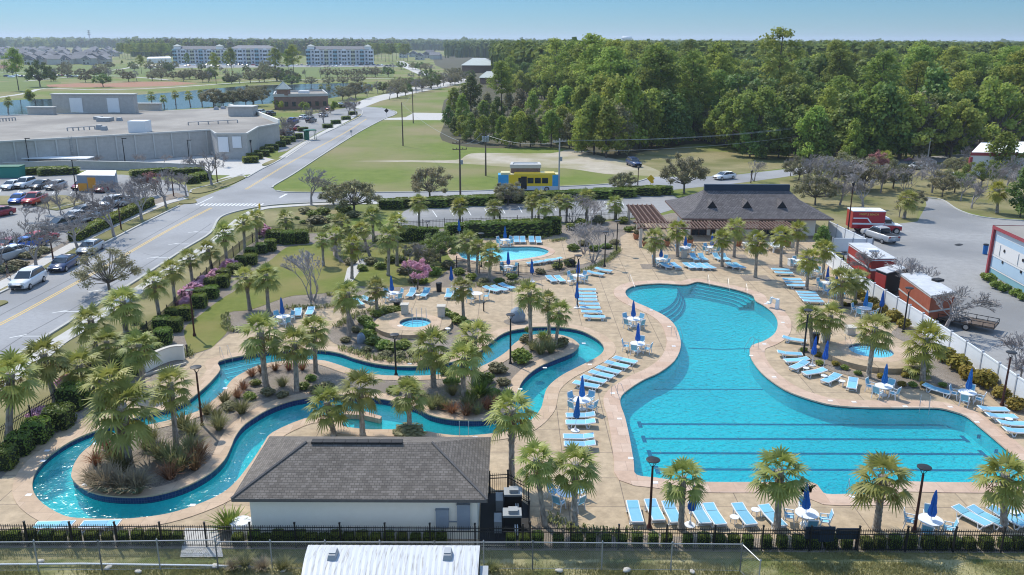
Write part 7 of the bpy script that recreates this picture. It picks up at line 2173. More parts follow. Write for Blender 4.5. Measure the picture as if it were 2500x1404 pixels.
for x, y, hp, pr, h, lb, w in ((1050, 487, 88, LEAFO[0], 5, "wide olive tree before the side road", 1.2), (865, 520, 95, LEAFO[1], 5, "grey olive tree at the junction corner", 1.3), (815, 500, 55, LEAFO[0], 5, "low olive tree left of the junction corner tree", 1.2), (1240, 500, 65, LEAFO[1], 5, "olive tree partly hiding the bus", 1.25), (1520, 470, 55, LEAFO[0], 5, "olive tree beside the lantern on the side road", 1.25), (1670, 472, 108, LEAFO[1], 5, "dense rounded olive tree left of the clubhouse", 1.05), (1990, 500, 80, LEAFO[0], 5, "olive tree right of the clubhouse roof", 1.2), (1075, 640, 78, LEAFD[1], 5, "brown green rounded tree left of the wading pool", 1.3), (1040, 660, 60, LEAFO[0], 5, "olive shrub tree beside the pink bush", 1.2), (1120, 610, 45, LEAFO[1], 5, "olive shrub behind the three wading pool palms", 1.3),
                                 (252, 212, 36, LEAFD[0], 5, "round dark oak by the clay infield", 1.3), (98, 212, 66, LEAFD[1], 5, "dark oak at the left of the park", 1.0), (88, 258, 38, LEAFY[0], 5, "yellow green tree behind the shop facade", 1.2), (620, 250, 50, LEAFO[1], 5, "olive tree at the lake edge", 1.0), (640, 250, 45, LEAFO[0], 5, "second olive tree at the lake edge", 1.0), (2005, 620, 70, BROAD[0], 10, "bushy evergreen at the white fence corner", 1.3), (2300, 480, 70, LEAFO[0], 5, "olive tree above the fire station yard", 1.0), (2490, 530, 120, BROAD[1], 10, "dark evergreen behind the fire station", 1.1), (2440, 430, 110, YOUNG[2], 10, "young pine at the depot", 1.3), (2030, 450, 80, LEAFO[1], 5, "olive thicket behind the clubhouse", 1.2), (2460, 300, 1, LEAFO[0], 5, "", 1)):
    if lb:
        T(pr, h, x, y, hp, lb, name="evergreen_tree" if pr in BROAD + LEAFD else "leafy_tree", group="leafy trees", wide=w * .88)
T(REDT[0], 4.0, 1018, 706, 66, "pink flowering bush tree behind the lounger pair", name="flowering_tree", group="reddish trees", wide=1.15)
T(REDT[1], 5.0, 2130, 440, 70, "reddish tree beyond the clubhouse", name="red_tree", group="reddish trees")
T(REDT[0], 4.0, 2217, 400, 14, "small bright pink shrub by the depot drive", name="flowering_shrub", group="reddish trees", wide=1.5)
T(REDT[1], 5.0, 2470, 310, 30, "russet tree crown behind the depot", name="red_tree", group="reddish trees")
rr = random.Random(21)
for i, (x, y, hp) in enumerate(((2250, 440, 60), (2285, 455, 66), (2330, 470, 60), (2345, 490, 66), (2395, 455, 70), (2420, 480, 80), (2455, 470, 90), (2480, 500, 95), (2225, 450, 55), (2180, 460, 70), (2150, 470, 75), (2110, 465, 80), (2060, 460, 90), (2250, 420, 45), (2330, 425, 50), (2400, 420, 60), (2120, 430, 50), (1950, 440, 60), (1930, 430, 50), (2225, 505, 50), (2195, 530, 45), (2350, 400, 45))):
    pr, h = rr.choice(((LEAFO[1], 5), (BARE[1], 5), (MYRTLE[0], 4), (BARE[2], 5), (LEAFO[2], 5), (LEAFD[0], 5)))
    T(pr, h, x, y, hp, "%s scrubby tree in the thicket between clubhouse and depot" % nth(i), name="thicket_tree", group="thicket between clubhouse and depot", wide=1.1)
for i in range(46):
    x, y = rr.uniform(-20, 700), rr.uniform(163, 202)
    T(rr.choice((LEAFO[0], BARE[0], BARE[3], OAKB[0], LEAFD[1])), 5.0, x, y, rr.uniform(6, 9) * 2050 / P(x, y).y, "small tree scattered over the playing fields before the apartments", name="park_tree", group="trees scattered over the playing fields", wide=1.0)
for i in range(14):
    x = 60 + i * 29 + rr.uniform(-8, 8)
    y = 545 - i * 6 + rr.uniform(-12, 12)
    T(rr.choice((BARE[0], BARE[2], BARE[1], BARE[3], REDT[1])), 5.0, x, y - 10, rr.uniform(40, 62), "%s thin car park tree counted from the left behind the bright hedge" % nth(i), name="bare_tree", group="thin car park trees", wide=1.2)
for i, (x, y, hp, k) in enumerate(((672, 268, 24, 0), (690, 270, 22, 1), (735, 276, 26, 0), (748, 280, 28, 1), (808, 278, 30, 0), (244, 156, 14, 1), (295, 158, 10, 0), (1075, 212, 28, 1), (900, 228, 20, 0))):
    T(LEAFY[k], 5.0, x, y, hp, "%s bright lime tree from the left beyond the shop" % nth(i), name="lime_tree", group="bright lime trees")
rr = random.Random(9)
i = 0
for (x0, y0, x1, y1, n) in ((915, 230, 1120, 206, 13), (990, 200, 1130, 190, 6), (1100, 206, 1150, 196, 4), (560, 205, 720, 196, 8), (740, 190, 960, 188, 9), (300, 200, 560, 190, 10), (900, 190, 985, 168, 5), (1000, 168, 1060, 178, 5), (940, 246, 1060, 216, 6), (500, 262, 640, 258, 5), (700, 212, 900, 206, 5), (120, 190, 300, 188, 6), (830, 246, 900, 236, 4)):
    for k in range(n):
        t = (k + rr.uniform(.2, .8)) / n
        x, y = x0 + (x1 - x0) * t, y0 + (y1 - y0) * t
        pr = rr.choice((LEAFO[0], OAKB[1], BARE[0], BARE[1], OAKB[0], LEAFD[0]))
        h = 6.0 if pr in OAKB else 5.0
        d = P(x, y).y
        o = T(pr, h, x, y, rr.uniform(6, 8.5) * 2050 / d, "park tree", name="park_tree", group="trees along the avenue and lake", wide=1.15)
        o["label"] = "%s small park tree in the %s" % (nth(k), {915: "near avenue row", 990: "avenue median", 1100: "avenue end by the wood", 560: "far lake bank left row", 740: "row before the green field", 300: "row beside the clay infield", 900: "row at the field end", 1000: "far avenue row", 940: "avenue kerb row", 500: "lake bank behind the shop", 700: "far lake bank", 120: "park lot row", 830: "bend by the lake"}[x0])
        i += 1
for x, y, hp, w, lb in ((46, 221, 102, 1.0, "tall lone pine at the left edge of the park"), (528, 205, 75, .8, "slim pine before the middle apartment block"), (568, 188, 70, .9, "dark pine before the first apartment block"), (556, 186, 60, .7, "pine left of the dark one before the apartments"), (676, 196, 78, 1.0, "tall dark pine between the apartment blocks"), (706, 196, 74, .8, "thin pine between the apartment blocks"), (718, 196, 85, 1.0, "bushy dark pine between the apartment blocks"), (346, 180, 45, 1, "dark pine before the low pavilion"), (460, 172, 42, .8, "pine before the first block's left half")):
    T(PINE[2], 24.0, x, y, hp, lb, name="pine_tree", group="lone pines in the park", wide=w)
for x, y in ((555, 200), (568, 199), (700, 194), (690, 194), (725, 193)):
    solo("dark_shrub", BUSH[0], "dark clipped shrub under the park pines", "shrub", P(x, y), x, (9, 7, 4.5), "dark shrubs under the park pines")
# --- the wood on the right: individual trees at the edge, then the mass behind
wood = []
def forest_tree(x, y, h, kind, lb=None):
    p = P(x, y)
    pr, k0 = {"p": (rr.choice(PINE), 24.0), "y": (rr.choice(PINEY), 24.0), "b": (rr.choice(BROAD), 10.0), "g": (YOUNG[0], 10.0), "l": (YOUNG[1], 10.0), "d": (YOUNG[2], 10.0), "s": (SCRUB, 10.0), "o": (DOMEF[0], 10.0), "k": (DOMEF[1], 10.0), "m": (DOMEF[2], 10.0)}[kind]
    k = h / k0
    w = k * rr.uniform(.9, 1.15) * (.62 if kind in "okm" and not lb else .9 if kind in "okm" else 1)
    nm = "pine_tree" if kind in "py" else "woodland_tree"
    o = thing(nm, lb or "", "tree", p, rr.uniform(0, 6.28), "trees of the wood")
    part("trunk", pr[0], o, sc=(w, w, k))
    part("crown", pr[1], o, sc=(w, w, k))
    return o
for x, y, hp, kd, lb in ((1225, 300, 150, "p", "tall pine at the left corner of the wood"), (1750, 330, 195, "p", "tallest dark trunked pine left of the yellow crowned pine"), (1890, 330, 262, "y", "highest pine whose crown stands clear of the treeline"), (1440, 320, 235, "p", "pine whose spire tops the treeline at the middle"), (1840, 378, 175, "o", "broad light green pine bulging out of the wood edge"), (2105, 384, 185, "k", "broad crowned pine right of centre at the wood edge"), (2195, 388, 180, "o", "spreading pine with visible bare limbs"), (2320, 388, 150, "o", "light pine with crooked dead limbs"), (2420, 372, 190, "o", "golden topped pine near the right pole"), (1590, 340, 230, "p", "tall slim pine behind the young saplings"), (1680, 340, 215, "p", "dark tall pine beside the slim one"), (2010, 380, 165, "p", "dark pine left of the broad crowned pine")):
    p = P(x, y)
    forest_tree(x, y, VY(x, y - hp, p.y).z, kd, lb)
YG = [(1095, 310, 8, "b"), (1110, 330, 6, "b"), (1130, 340, 8, "d"), (1150, 345, 9, "b"), (1128, 300, 11, "g"), (1180, 350, 9, "d"), (1110, 280, 12, "d"), (1150, 270, 16, "b"), (1180, 300, 9, "d"), (1205, 330, 8, "d"), (1225, 352, 9, "d"), (1245, 358, 9, "l"), (1270, 358, 11, "d"), (1295, 358, 10, "b"), (1320, 352, 9, "s"), (1290, 330, 9, "s"), (1260, 320, 9, "d"), (1270, 290, 12, "s"), (1240, 280, 10, "s"), (1300, 300, 12, "l"), (1345, 360, 9, "d"), (1370, 350, 9, "l"), (1390, 362, 8, "s"), (1420, 372, 10, "d"), (1450, 378, 13, "l"), (1480, 385, 12, "l"), (1510, 378, 11, "s"), (1530, 370, 17, "g"), (1500, 350, 16, "l"), (1560, 365, 13, "b"), (1590, 360, 14, "d"), (1620, 358, 13, "b"), (1350, 320, 12, "g"), (1380, 325, 13, "d"), (1420, 335, 14, "d"), (1460, 340, 16, "l"), (1650, 352, 12, "b"), (1690, 345, 11, "b"), (1720, 345, 8, "s"), (1735, 350, 8, "l"), (1780, 360, 13, "l"), (1800, 365, 10, "d"), (1830, 385, 9, "b"), (1870, 388, 10, "b"), (1900, 385, 9, "d"), (1940, 388, 11, "b"), (1980, 396, 12, "d"), (2000, 398, 9, "b"), (2050, 388, 14, "b"), (2075, 398, 9, "g"), (2115, 392, 14, "d"), (2150, 392, 16, "b"), (2180, 390, 13, "b"), (2230, 388, 14, "s"), (2270, 385, 14, "b"), (2310, 380, 14, "b"), (2350, 372, 14, "b"), (2390, 362, 15, "b"), (2430, 352, 15, "d"), (2470, 345, 16, "b"), (2495, 345, 18, "b"), (1160, 310, 7, "s"), (1190, 275, 9, "s"), (1214, 300, 10, "b")]
gl = {"b": "dark broad evergreen", "d": "young bushy pine", "g": "lime green sapling tree", "l": "light green young pine", "s": "olive scrub tree"}
ct = {}
for x, y, h, k in YG:
    sec = "left tip" if x < 1260 else "hollow by the gravel lot" if x < 1420 else "bulge above the dark suv" if x < 1640 else "stretch behind the clubhouse" if x < 1960 else "right stretch by the poles"
    ct[(sec, k)] = ct.get((sec, k), 0) + 1
    forest_tree(x, y, h * (.78 if x < 1330 else 1), k, "%s %s at the wood edge, %s" % (nth(ct[(sec, k)] - 1), gl[k], sec))
occupied = []
n = 0
for depth, (y0, step, hmin, hmax) in enumerate(((338, 44, 17, 23), (318, 42, 19, 25), (300, 40, 19, 25), (283, 38, 20, 25), (266, 36, 20, 25), (250, 34, 20, 25.5), (236, 32, 20, 25.5))):
    x = 1205 + 90 * max(0, 3 - depth) / 3 + rr.uniform(0, 20)
    while x < 2540:
        yy = y0 + rr.uniform(-7, 7) + (18 if x > 1750 and depth == 0 else 0)
        lim = (1440, 1410, 1380, 1350, 1310, 1260, 1215)[depth]
        if x > lim:
            kd = rr.choice("pppkbmop") if x < 1700 else rr.choice("ppokmkpmb")
            h = rr.uniform(hmin, hmax) * (.85 if kd == "b" else .8 if kd in "okm" else 1)
            if x < 1330:
                h *= .8
            forest_tree(x, yy, h, kd, "%s in the interior of the wood, among its look-alike neighbours" % {"p": "tall dark green pine", "y": "tall light green pine", "b": "broad dark evergreen tree", "o": "round headed light green tree", "k": "round headed mid green tree", "m": "round headed dark tree"}[kd])
            n += 1
        x += step * rr.uniform(.75, 1.25)
# far woods: one canopy mass with thousands of rounded crowns
def canopy(name, spots, mats, nq, seed, qs):
    rg = np.random.default_rng(seed)
    s = np.asarray(spots)
    n = len(s)
    K = nq
    d = rg.normal(size=(n, K, 3))
    d[:, :, 2] = np.abs(d[:, :, 2]) * 1.0 - .25
    d /= np.linalg.norm(d, axis=2, keepdims=True)
    R = s[:, 3][:, None, None]
    r = np.stack([np.ones((n, K)), np.ones((n, K)), np.full((n, K), 1.15)], 2) * R * (.55 + .5 * rg.random((n, K, 1)))
    c = np.stack([s[:, 0], s[:, 1], s[:, 2] - s[:, 3] * 1.0], 1)[:, None, :] + d * r
    nn = d + rg.normal(size=(n, K, 3)) * .5 + np.array([0, 0, .35])
    nn /= np.linalg.norm(nn, axis=2, keepdims=True)
    a = np.cross(nn, rg.normal(size=(n, K, 3)))
    a /= np.linalg.norm(a, axis=2, keepdims=True)
    b = np.cross(nn, a)
    q = R * qs * rg.uniform(.6, 1.3, (n, K, 1))
    V = np.stack([c - a * q - b * q * .3, c - b * q, c + a * q + b * q * .3, c + b * q], 2).reshape(-1, 4, 3)
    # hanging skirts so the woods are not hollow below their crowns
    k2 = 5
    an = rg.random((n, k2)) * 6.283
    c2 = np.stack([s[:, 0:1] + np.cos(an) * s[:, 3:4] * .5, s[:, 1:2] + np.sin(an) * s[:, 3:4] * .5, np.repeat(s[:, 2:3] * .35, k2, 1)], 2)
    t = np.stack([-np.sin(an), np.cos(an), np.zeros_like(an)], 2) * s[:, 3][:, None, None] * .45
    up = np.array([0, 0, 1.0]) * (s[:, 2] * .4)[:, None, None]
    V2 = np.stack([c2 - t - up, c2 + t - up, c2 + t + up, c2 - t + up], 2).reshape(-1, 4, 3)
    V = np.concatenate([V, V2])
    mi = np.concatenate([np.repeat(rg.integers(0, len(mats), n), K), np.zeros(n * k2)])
    o = link(bpy.data.objects.new(name, quads_mesh(name, V, mats, mi)))
    return struct(o, "stuff")
rg = np.random.default_rng(77)
mf = [M("far_canopy_dark", (.075, .115, .022), (.19, .235, .05), .05, .8, spec=.15, transl=.3), M("far_canopy_mid", (.11, .15, .025), (.25, .28, .055), .05, .8, spec=.15, transl=.3), M("far_canopy_brown", (.12, .10, .06), (.17, .15, .085), .05, .9, spec=.1)]
def far_px(X, Y):
    w = np.stack([X, Y, np.full_like(X, -CAMH)], 1)
    zc = w @ np.array(_f)
    return 1250 + FPX * (w @ np.array(_r)) / zc, 702 - FPX * (w @ np.array(_u)) / zc
def spots(n, d0, d1, x0, x1, keep, h0, h1, r0, r1, power=1.0):
    d = d0 + (d1 - d0) * rg.random(n) ** power
    px = x0 + (x1 - x0) * rg.random(n)
    X = (px - 1250) / FPX * d * 1.04
    qx, qy = far_px(X, d)
    k = keep(qx, qy)
    X, d = X[k], d[k]
    h = rg.uniform(h0, h1, len(X))
    return np.stack([X, d, h, rg.uniform(r0, r1, len(X))], 1)
# right wood beyond the individual trees
def right_edge(x):
    return np.interp(x, [1100, 1195, 1210, 1300, 3000], [138, 141, 195, 232, 232])
A = spots(5200, 360, 1000, 1120, 2950, lambda x, y: (y < right_edge(x)) & (x > 1110), 17, 24.5, 3.2, 5.2, 1.0)
B = spots(6500, 1000, 2600, 700, 2700, lambda x, y: (x > 1215) | ((y < 124) & (x > 860)) | ((x > 1090) & (y < 142)), 17, 24.5, 4.5, 7.5, .9)
canopy("right_woods", np.concatenate([A, B]), mf[:2] + mf[:1], 40, 1, .34)
# left: treeline behind the estate and apartments
Cc = spots(4200, 1000, 2600, -250, 1260, lambda x, y: (y < np.interp(x, [-200, 0, 300, 330, 420, 900, 960, 1000, 1090], [112, 114, 118, 140, 138, 138, 128, 122, 122])), 16, 25, 4.5, 7.5, .8)
canopy("left_woods", Cc, [mf[0], mf[1], mf[2]], 30, 2, .34)
D_ = spots(9000, 2400, 8000, -400, 2900, lambda x, y: y < 2000, 17, 26, 14, 26, .9)
canopy("horizon_woods", D_, mf[:2], 14, 3, .45)
# pines standing before the estate, row of dark trunks
i = 0
for x in np.arange(292, 425, 7.0):
    p = P(x, 143 + rr.uniform(-3, 3))
    o = thing("pine_tree", "%s slim pine from the left in the stand beside the grey roofed estate" % nth(i), "tree", p, rr.uniform(0, 6), "stand of slim pines by the estate")
    q = PINE[i % 6]
    part("trunk", q[0], o, sc=(.8, .8, .8))
    part("crown", q[1], o, sc=(.9, .9, .8))
    i += 1
for i, x in enumerate(np.arange(905, 1000, 9.0)):
    p = P(x, 148 + rr.uniform(-3, 3))
    o = thing("pine_tree", "%s pine from the left in the stand right of the apartments" % nth(i), "tree", p, rr.uniform(0, 6), "stand of pines right of the apartments")
    q = PINE[i % 6]
    part("trunk", q[0], o, sc=(.9, .9, .85))
    part("crown", q[1], o, sc=(1, 1, .85))
# ------------------------------------------------------------------ smaller things
def box_pillar(x, y, hpx, w, label):
    p = P(x, y)
    h = VY(x, y - hpx, p.y).z
    o = thing("stone_pillar", label, "pillar", p, 0, "stone pillars by the hot tubs")
    MB().box((0, 0, h / 2), (w, w, h)).obj("shaft", m_stone, o)
    MB().box((0, 0, h + .05), (w + .14, w + .14, .1)).obj("cap", m_stone, o)
for q in ((989, 776, 32, .62, "stone pillar left of the oval hot tub steps"), (1078, 782, 34, .66, "stone pillar right of the oval hot tub steps"), (2073, 827, 28, .7, "stone pillar behind the round hot tub rail"), (2013, 846, 34, .6, "stone pillar hidden behind the palm pair")):
    box_pillar(*q)
def rails(name, label, x, y, dx, dy, n=2, h=.95, gap=.6, group="steel pool rails", z=0.0):
    """curved steel grab rails: start on the deck, drop into the water towards pixel x+dx, y+dy"""
    p, q = P(x, y, z), P(x + dx, y + dy, z)
    d = (q - p)
    L = max(.9, d.length)
    d.normalize()
    s = Vector((-d.y, d.x, 0))
    o = thing(name, label, "handrail", p, 0, group)
    for k in range(n):
        b = s * gap * (k - (n - 1) / 2)
        MB().tube([b, b + Vector((0, 0, h * .8)), b + d * .12 + Vector((0, 0, h)), b + d * .35 + Vector((0, 0, h)), b + d * L + Vector((0, 0, .15)), b + d * (L + .05) + Vector((0, 0, -.45))], .015, 5).obj("rail", m_steel, o)
for q in ((1727, 690, 6, 12, "left steel handrail on the pool's back steps", 1), (1775, 699, 6, 14, "middle steel handrail on the pool's back steps", 1), (1820, 712, 6, 14, "right steel handrail on the pool's back steps", 1), (1536, 690, 14, 14, "steel handrail at the shallow lobe of the pool", 1), (547, 870, 12, 14, "steel handrail at the lazy river steps", 2), (2070, 1212, -2, -16, "steel handrail at the front pool steps", 1), (1645, 820, 12, 6, "steel ladder on the left pool neck", 2), (1500, 965, 16, 8, "steel ladder at the left lane corner", 2), (1845, 850, -12, 2, "steel ladder at the right pool neck", 2), (2256, 994, 0, 10, "steel ladder on the far lane edge", 2), (1133, 1066, 0, -10, "steel ladder on the lower river bank", 2), (1118, 630, 12, -4, "steel rail at the wading pool's left end", 1)):
    rails("handrail", q[4], q[0], q[1], q[2], q[3], q[5])
rails("handrail", "steel rails at the oval hot tub steps, left pair", 1011, 778, 2, 14, 2, 1.1, .4, z=.42)
rails("handrail", "steel rails at the oval hot tub steps, right pair", 1035, 778, 2, 14, 2, 1.1, .4, z=.42)
rails("handrail", "steel rails leading into the round hot tub", 2078, 840, 22, 18, 2, 1.1, 1.1, z=.3)
# curved cream bench wall
a, b, c = P(352, 910), P(405, 884), P(451, 877)
pts = open_smooth([a, P(375, 897), b, P(428, 878), c], 6)
o = thing("curved_wall", "curved cream garden wall by the river steps", "wall", (0, 0, 0))
strip(MB(), pts, .3, 0, 1.15).obj("wall", m_stucco, o)
strip(MB(), pts, .38, 1.15, 1.22).obj("cap", m_stone, o)
strip(MB(), open_smooth([P(345, 922), P(375, 912), P(415, 900), P(455, 890)], 5), .12, 0, .18).obj("kerb", m_stone, o)
# boulders, bins, bollards, planters
m_rock = M("bluegrey_rock", (.16, .2, .25), (.3, .35, .4), 2, .8, bump=.5)
for x, y, s, h, lb in ((1263, 784, 1.55, 1.3, "blue grey artificial rock on the gravel pad"), (882, 838, .8, .95, "blue grey artificial rock left of the oval hot tub")):
    solo("boulder", MB().blob((0, 0, .35), (.5, .45, .65), 14, 4, .1).data("boulder", [m_rock], True), lb, "rock", P(x, y), .6, (s, s, h), "artificial rocks")
for x, y, h, lb in ((969, 758, .95, "dark bin left of the oval hot tub pillar"), (1072, 712, 1.0, "dark bin at the end of the pink bush"), (1990, 838, 1.0, "dark bin between the palm pair by the hot tub"), (1395, 650, .8, "dark bin at the wading pool gate"), (2404, 620, 1.3, "blue wheeled bin against the fire station")):
    o = thing("litter_bin", lb, "bin", P(x, y), .3, "litter bins")
    MB().lathe([(.26, 0), (.3, h * .85), (.31, h * .86)], 12).obj("body", m_dark if "blue" not in lb else m_umb, o)
    MB().lathe([(.33, h * .86), (.3, h * .96), (.1, h)], 12).obj("lid", m_black, o)
for x, y, lb in ((1181, 760, "thin bollard light on the open deck"), (458, 868, "bollard light by the curved wall")):
    o = thing("bollard_light", lb, "bollard", P(x, y), 0, "bollard lights")
    MB().tube([(0, 0, 0), (0, 0, .8)], .06, 8).obj("post", m_black, o)
    MB().lathe([(.09, .8), (.1, .92), (.03, .97)], 10).obj("cap", m_black, o)
m_terra = M("terracotta", (.36, .14, .07), (.45, .2, .11), 3, .9)
for x, y, lb in ((1553, 584, "terracotta planter left of the pergola column"), (1575, 602, "terracotta planter at the pergola's front left corner"), (1628, 601, "terracotta planter behind the leftmost clubhouse palm"), (1684, 598, "terracotta planter under the pergola near the table"), (1802, 601, "terracotta planter before the clubhouse middle"), (1922, 602, "terracotta planter at the right of the pergola")):
    o = thing("planter", lb, "planter", P(x, y), 0, "terracotta planters")
    MB().lathe([(.28, 0), (.36, .3), (.44, .62), (.48, .64), (.48, .72), (.4, .7)], 14).obj("pot", m_terra, o)
    part("plant", BUSHO, o, (0, 0, .6), sc=(.8, .8, .8))
# pool lift chair
o = thing("pool_lift", "white pool lift chair at the right pool edge", "pool lift", P(1897, 754), 2.6)
MB().box((0, 0, .5), (.35, .4, 1.0), taper=.8).obj("base", m_white, o)
MB().beam((.1, 0, .95), (.75, 0, 1.05), .1, .1).obj("arm", m_white, o)
MB().box((.8, 0, .5), (.45, .5, .08)).box((.6, 0, .78), (.08, .5, .6)).beam((.75, 0, .9), (.75, 0, .5), .06, .06).obj("seat", m_white, o)
o = thing("towel_box", "white box on the deck beside the hot tub lamp palms", "box", P(1932, 648), .2)
MB().box((0, 0, .35), (.7, .6, .7)).obj("body", m_white, o)
MB().box((0, 0, .74), (.78, .68, .08)).obj("lid", m_white, o)
o = thing("towel_box", "grey box beside the palm before the pergola", "box", P(1670, 630), .1)
MB().box((0, 0, .5), (.6, .5, 1.0)).obj("body", m_stone, o)
MB().box((0, 0, 1.04), (.68, .58, .08)).obj("lid", m_galv, o)
o = thing("deck_box", "white rounded bin against the pump house's left wall", "box", P(592, 1296), .1)
MB().lathe([(.55, 0), (.62, .5), (.5, .62), (.05, .68)], 18).obj("lid", m_white, o)
solo("yucca", TUFTG, "spiky yucca at the left corner of the pump house", "plant", P(562, 1292), .4, (1.7, 1.7, 1.25))
# heaters beside the pump house
for i, (x, y, lb) in enumerate(((1252, 1240, "rear black pool heater beside the pump house"), (1250, 1292, "front black pool heater beside the pump house"))):
    o = thing("pool_heater", lb, "pool heater", P(x, y), .03, "pool heaters")
    MB().box((0, 0, .55), (.95, .75, .8)).obj("cabinet", m_black, o)
    MB().box((0, 0, 1.0), (1.0, .8, .12)).box((.05, 0, 1.15), (.5, .45, .18)).obj("top", m_galv, o)
    for k in (0, .12):
        MB().tube([(.15 + k, -.3, .5), (.15 + k, -.62, .45), (.15 + k, -.65, .05)], .04, 8).obj("pipe", m_white, o)
    MB().box((-.75, .05, .35), (.4, .9, .7)).obj("filter_box", m_galv, o)
slab("equipment_pad", [pp([(1175, 1205), (1245, 1205), (1292, 1236), (1292, 1330), (1170, 1330)])], .018, .024, m_dark)
# junk in the rough grass
for i, (x, y, s) in enumerate(((100, 1372, .45), (265, 1388, .5), (525, 1384, .5), (338, 1398, .45), (692, 1395, .4), (1195, 1392, .45), (1365, 1396, .5), (1530, 1395, .6), (1690, 1398, .45))):
    solo("sandbag", MB().blob((0, 0, .25), (.5, .35, .3), 12, i, .16).data("sandbag", [m_stone], True), "%s white bundle from the left in the rough front grass" % nth(i), "bag", P(x, y), i, (s * .8, s * .8, s * .55), "white bundles in the front grass")
o = solo("pipe", MB().tube([P(-40, 1378, .1), P(200, 1376, .1), P(400, 1379, .1), P(620, 1382, .1)], .05, 6).data("pipe", m_white), "long white pipe lying in the rough grass", "pipe", (0, 0, 0))
for i, (x, y, w, h, lb) in enumerate(((1983, 1338, 1.0, .9, "left dark notice board on the front fence"), (2012, 1341, .8, 1.1, "middle dark notice board on the front fence"), (2064, 1340, 1.2, .8, "right dark notice board on the front fence"))):
    o = thing("notice_board", lb, "sign", P(x, y), 0, "dark notice boards on the front fence")
    MB().box((0, -.1, .95), (w, .03, h * .8)).obj("board", m_ridgedark, o)
    for s in (-.4, .4):
        MB().box((s * w, -.07, .6), (.05, .05, 1.2)).obj("post", m_black, o)
# street bits
m_yel = M("warning_yellow", (.62, .4, .02), rough=.6)
def sign(x, y, hpx, label, mt, rot=pi / 4, s=.6):
    p = P(x, y)
    h = VY(x, y - hpx, p.y).z
    o = thing("road_sign", label, "road sign", p, 0, "road signs")
    MB().tube([(0, 0, 0), (0, 0, h)], .035, 6).obj("post", m_galv, o)
    q = MB().box((0, -.05, 0), (s, .03, s)).obj("plate", mt, o, loc=(0, 0, h - .3))
    q.rotation_euler.y = rot
sign(1588, 452, 20, "yellow diamond sign beside the side road", m_yel, s=1.0)
sign(1592, 450, 10, "small yellow plate under the diamond sign", m_yel, 0, .5)
sign(944, 284, 16, "dark diamond sign at the far road bend", m_black, s=1.1)
sign(858, 332, 14, "small sign post on the grass edge of the road", m_galv, 0, .6)
sign(2205, 386, 26, "pale sign at the depot drive", m_white, 0, .8)
o = thing("fire_hydrant", "yellow hydrant at the junction corner", "hydrant", P(634, 510))
MB().lathe([(.16, 0), (.14, .1), (.13, .6), (.17, .62), (.12, .8), (.04, .86)], 12).obj("body", m_yel, o)
for s in (-1, 1):
    MB().tube([(0, 0, .48), (s * .24, 0, .48)], .06, 8).obj("outlet", m_yel, o)
m_gr = M("kiosk_green", (.02, .14, .08), rough=.5)
p = P(758, 341)
o = thing("bus_shelter", "small green kiosk shelter by the pavement", "shelter", p, .5)
MB().box((0, 0, 2.5), (3.2, 2.2, .25), taper=.8).obj("roof", m_gr, o)
for s in (-1.3, 1.3):
    for t in (-.8, .8):
        MB().box((s, t, 1.2), (.12, .12, 2.4)).obj("post", m_gr, o)
MB().box((-.9, .2, 1.1), (1.0, 1.4, 2.2)).obj("panel", m_gr, o)
o = thing("skip", "green waste skip at the left edge of the shop car park", "skip", P(18, 432), .1)
MB().box((0, 0, 1.0), (5.5, 2.4, 2.0), taper=1.05).obj("body", M("skip_green", (.03, .22, .18), rough=.6), o)
MB().box((0, 0, 2.05), (5.9, 2.7, .12)).obj("rim", m_gr, o)
o = thing("low_wall", "long pale retaining wall before the shop loading yard", "wall", (0, 0, 0))
strip(MB(), open_smooth([P(10, 417), P(150, 412), P(340, 415), P(500, 421)], 4), .4, 0, 1.5).obj("wall", m_greyblk, o)
strip(MB(), open_smooth([P(10, 417), P(150, 412), P(340, 415), P(500, 421)], 4), .5, 1.5, 1.6).obj("cap", m_trim, o)
o = thing("cart_shelter", "flat white canopy over bays before the shop wall", "shelter", P(140, 408), 0)
MB().box((0, 0, 1.9), (14, 3.2, .15)).obj("canopy", m_offw, o)
for k in range(5):
    MB().box((-6.4 + k * 3.2, -1.2, .9), (.12, .12, 1.8)).obj("post", m_galv, o)
# trees stuffed into a dark wreath-like pile at the dock: stacked crates
for i, (x, y) in enumerate(((424, 376), (440, 376))):
    o = thing("waste_bin", "%s dark bin against the shop wall" % ("left", "right")[i], "bin", P(x, y), 0, "dark bins by the shop wall")
    MB().box((0, 0, .6), (1.7, 1.0, 1.2), taper=1.06).obj("body", m_dark, o)
    MB().box((0, 0, 1.25), (1.8, 1.1, .1)).obj("lid", m_black, o)
o = thing("propane_tank", "upright white cylinder against the shop wall", "tank", P(407, 374))
MB().lathe([(.3, 0), (.3, 1.9), (.15, 2.1)], 10).obj("tank", m_white, o)
MB().lathe([(.36, 0), (.36, .15)], 10).obj("base", m_galv, o)
for i, (x, y) in enumerate(((38, 694), (116, 672))):
    pass
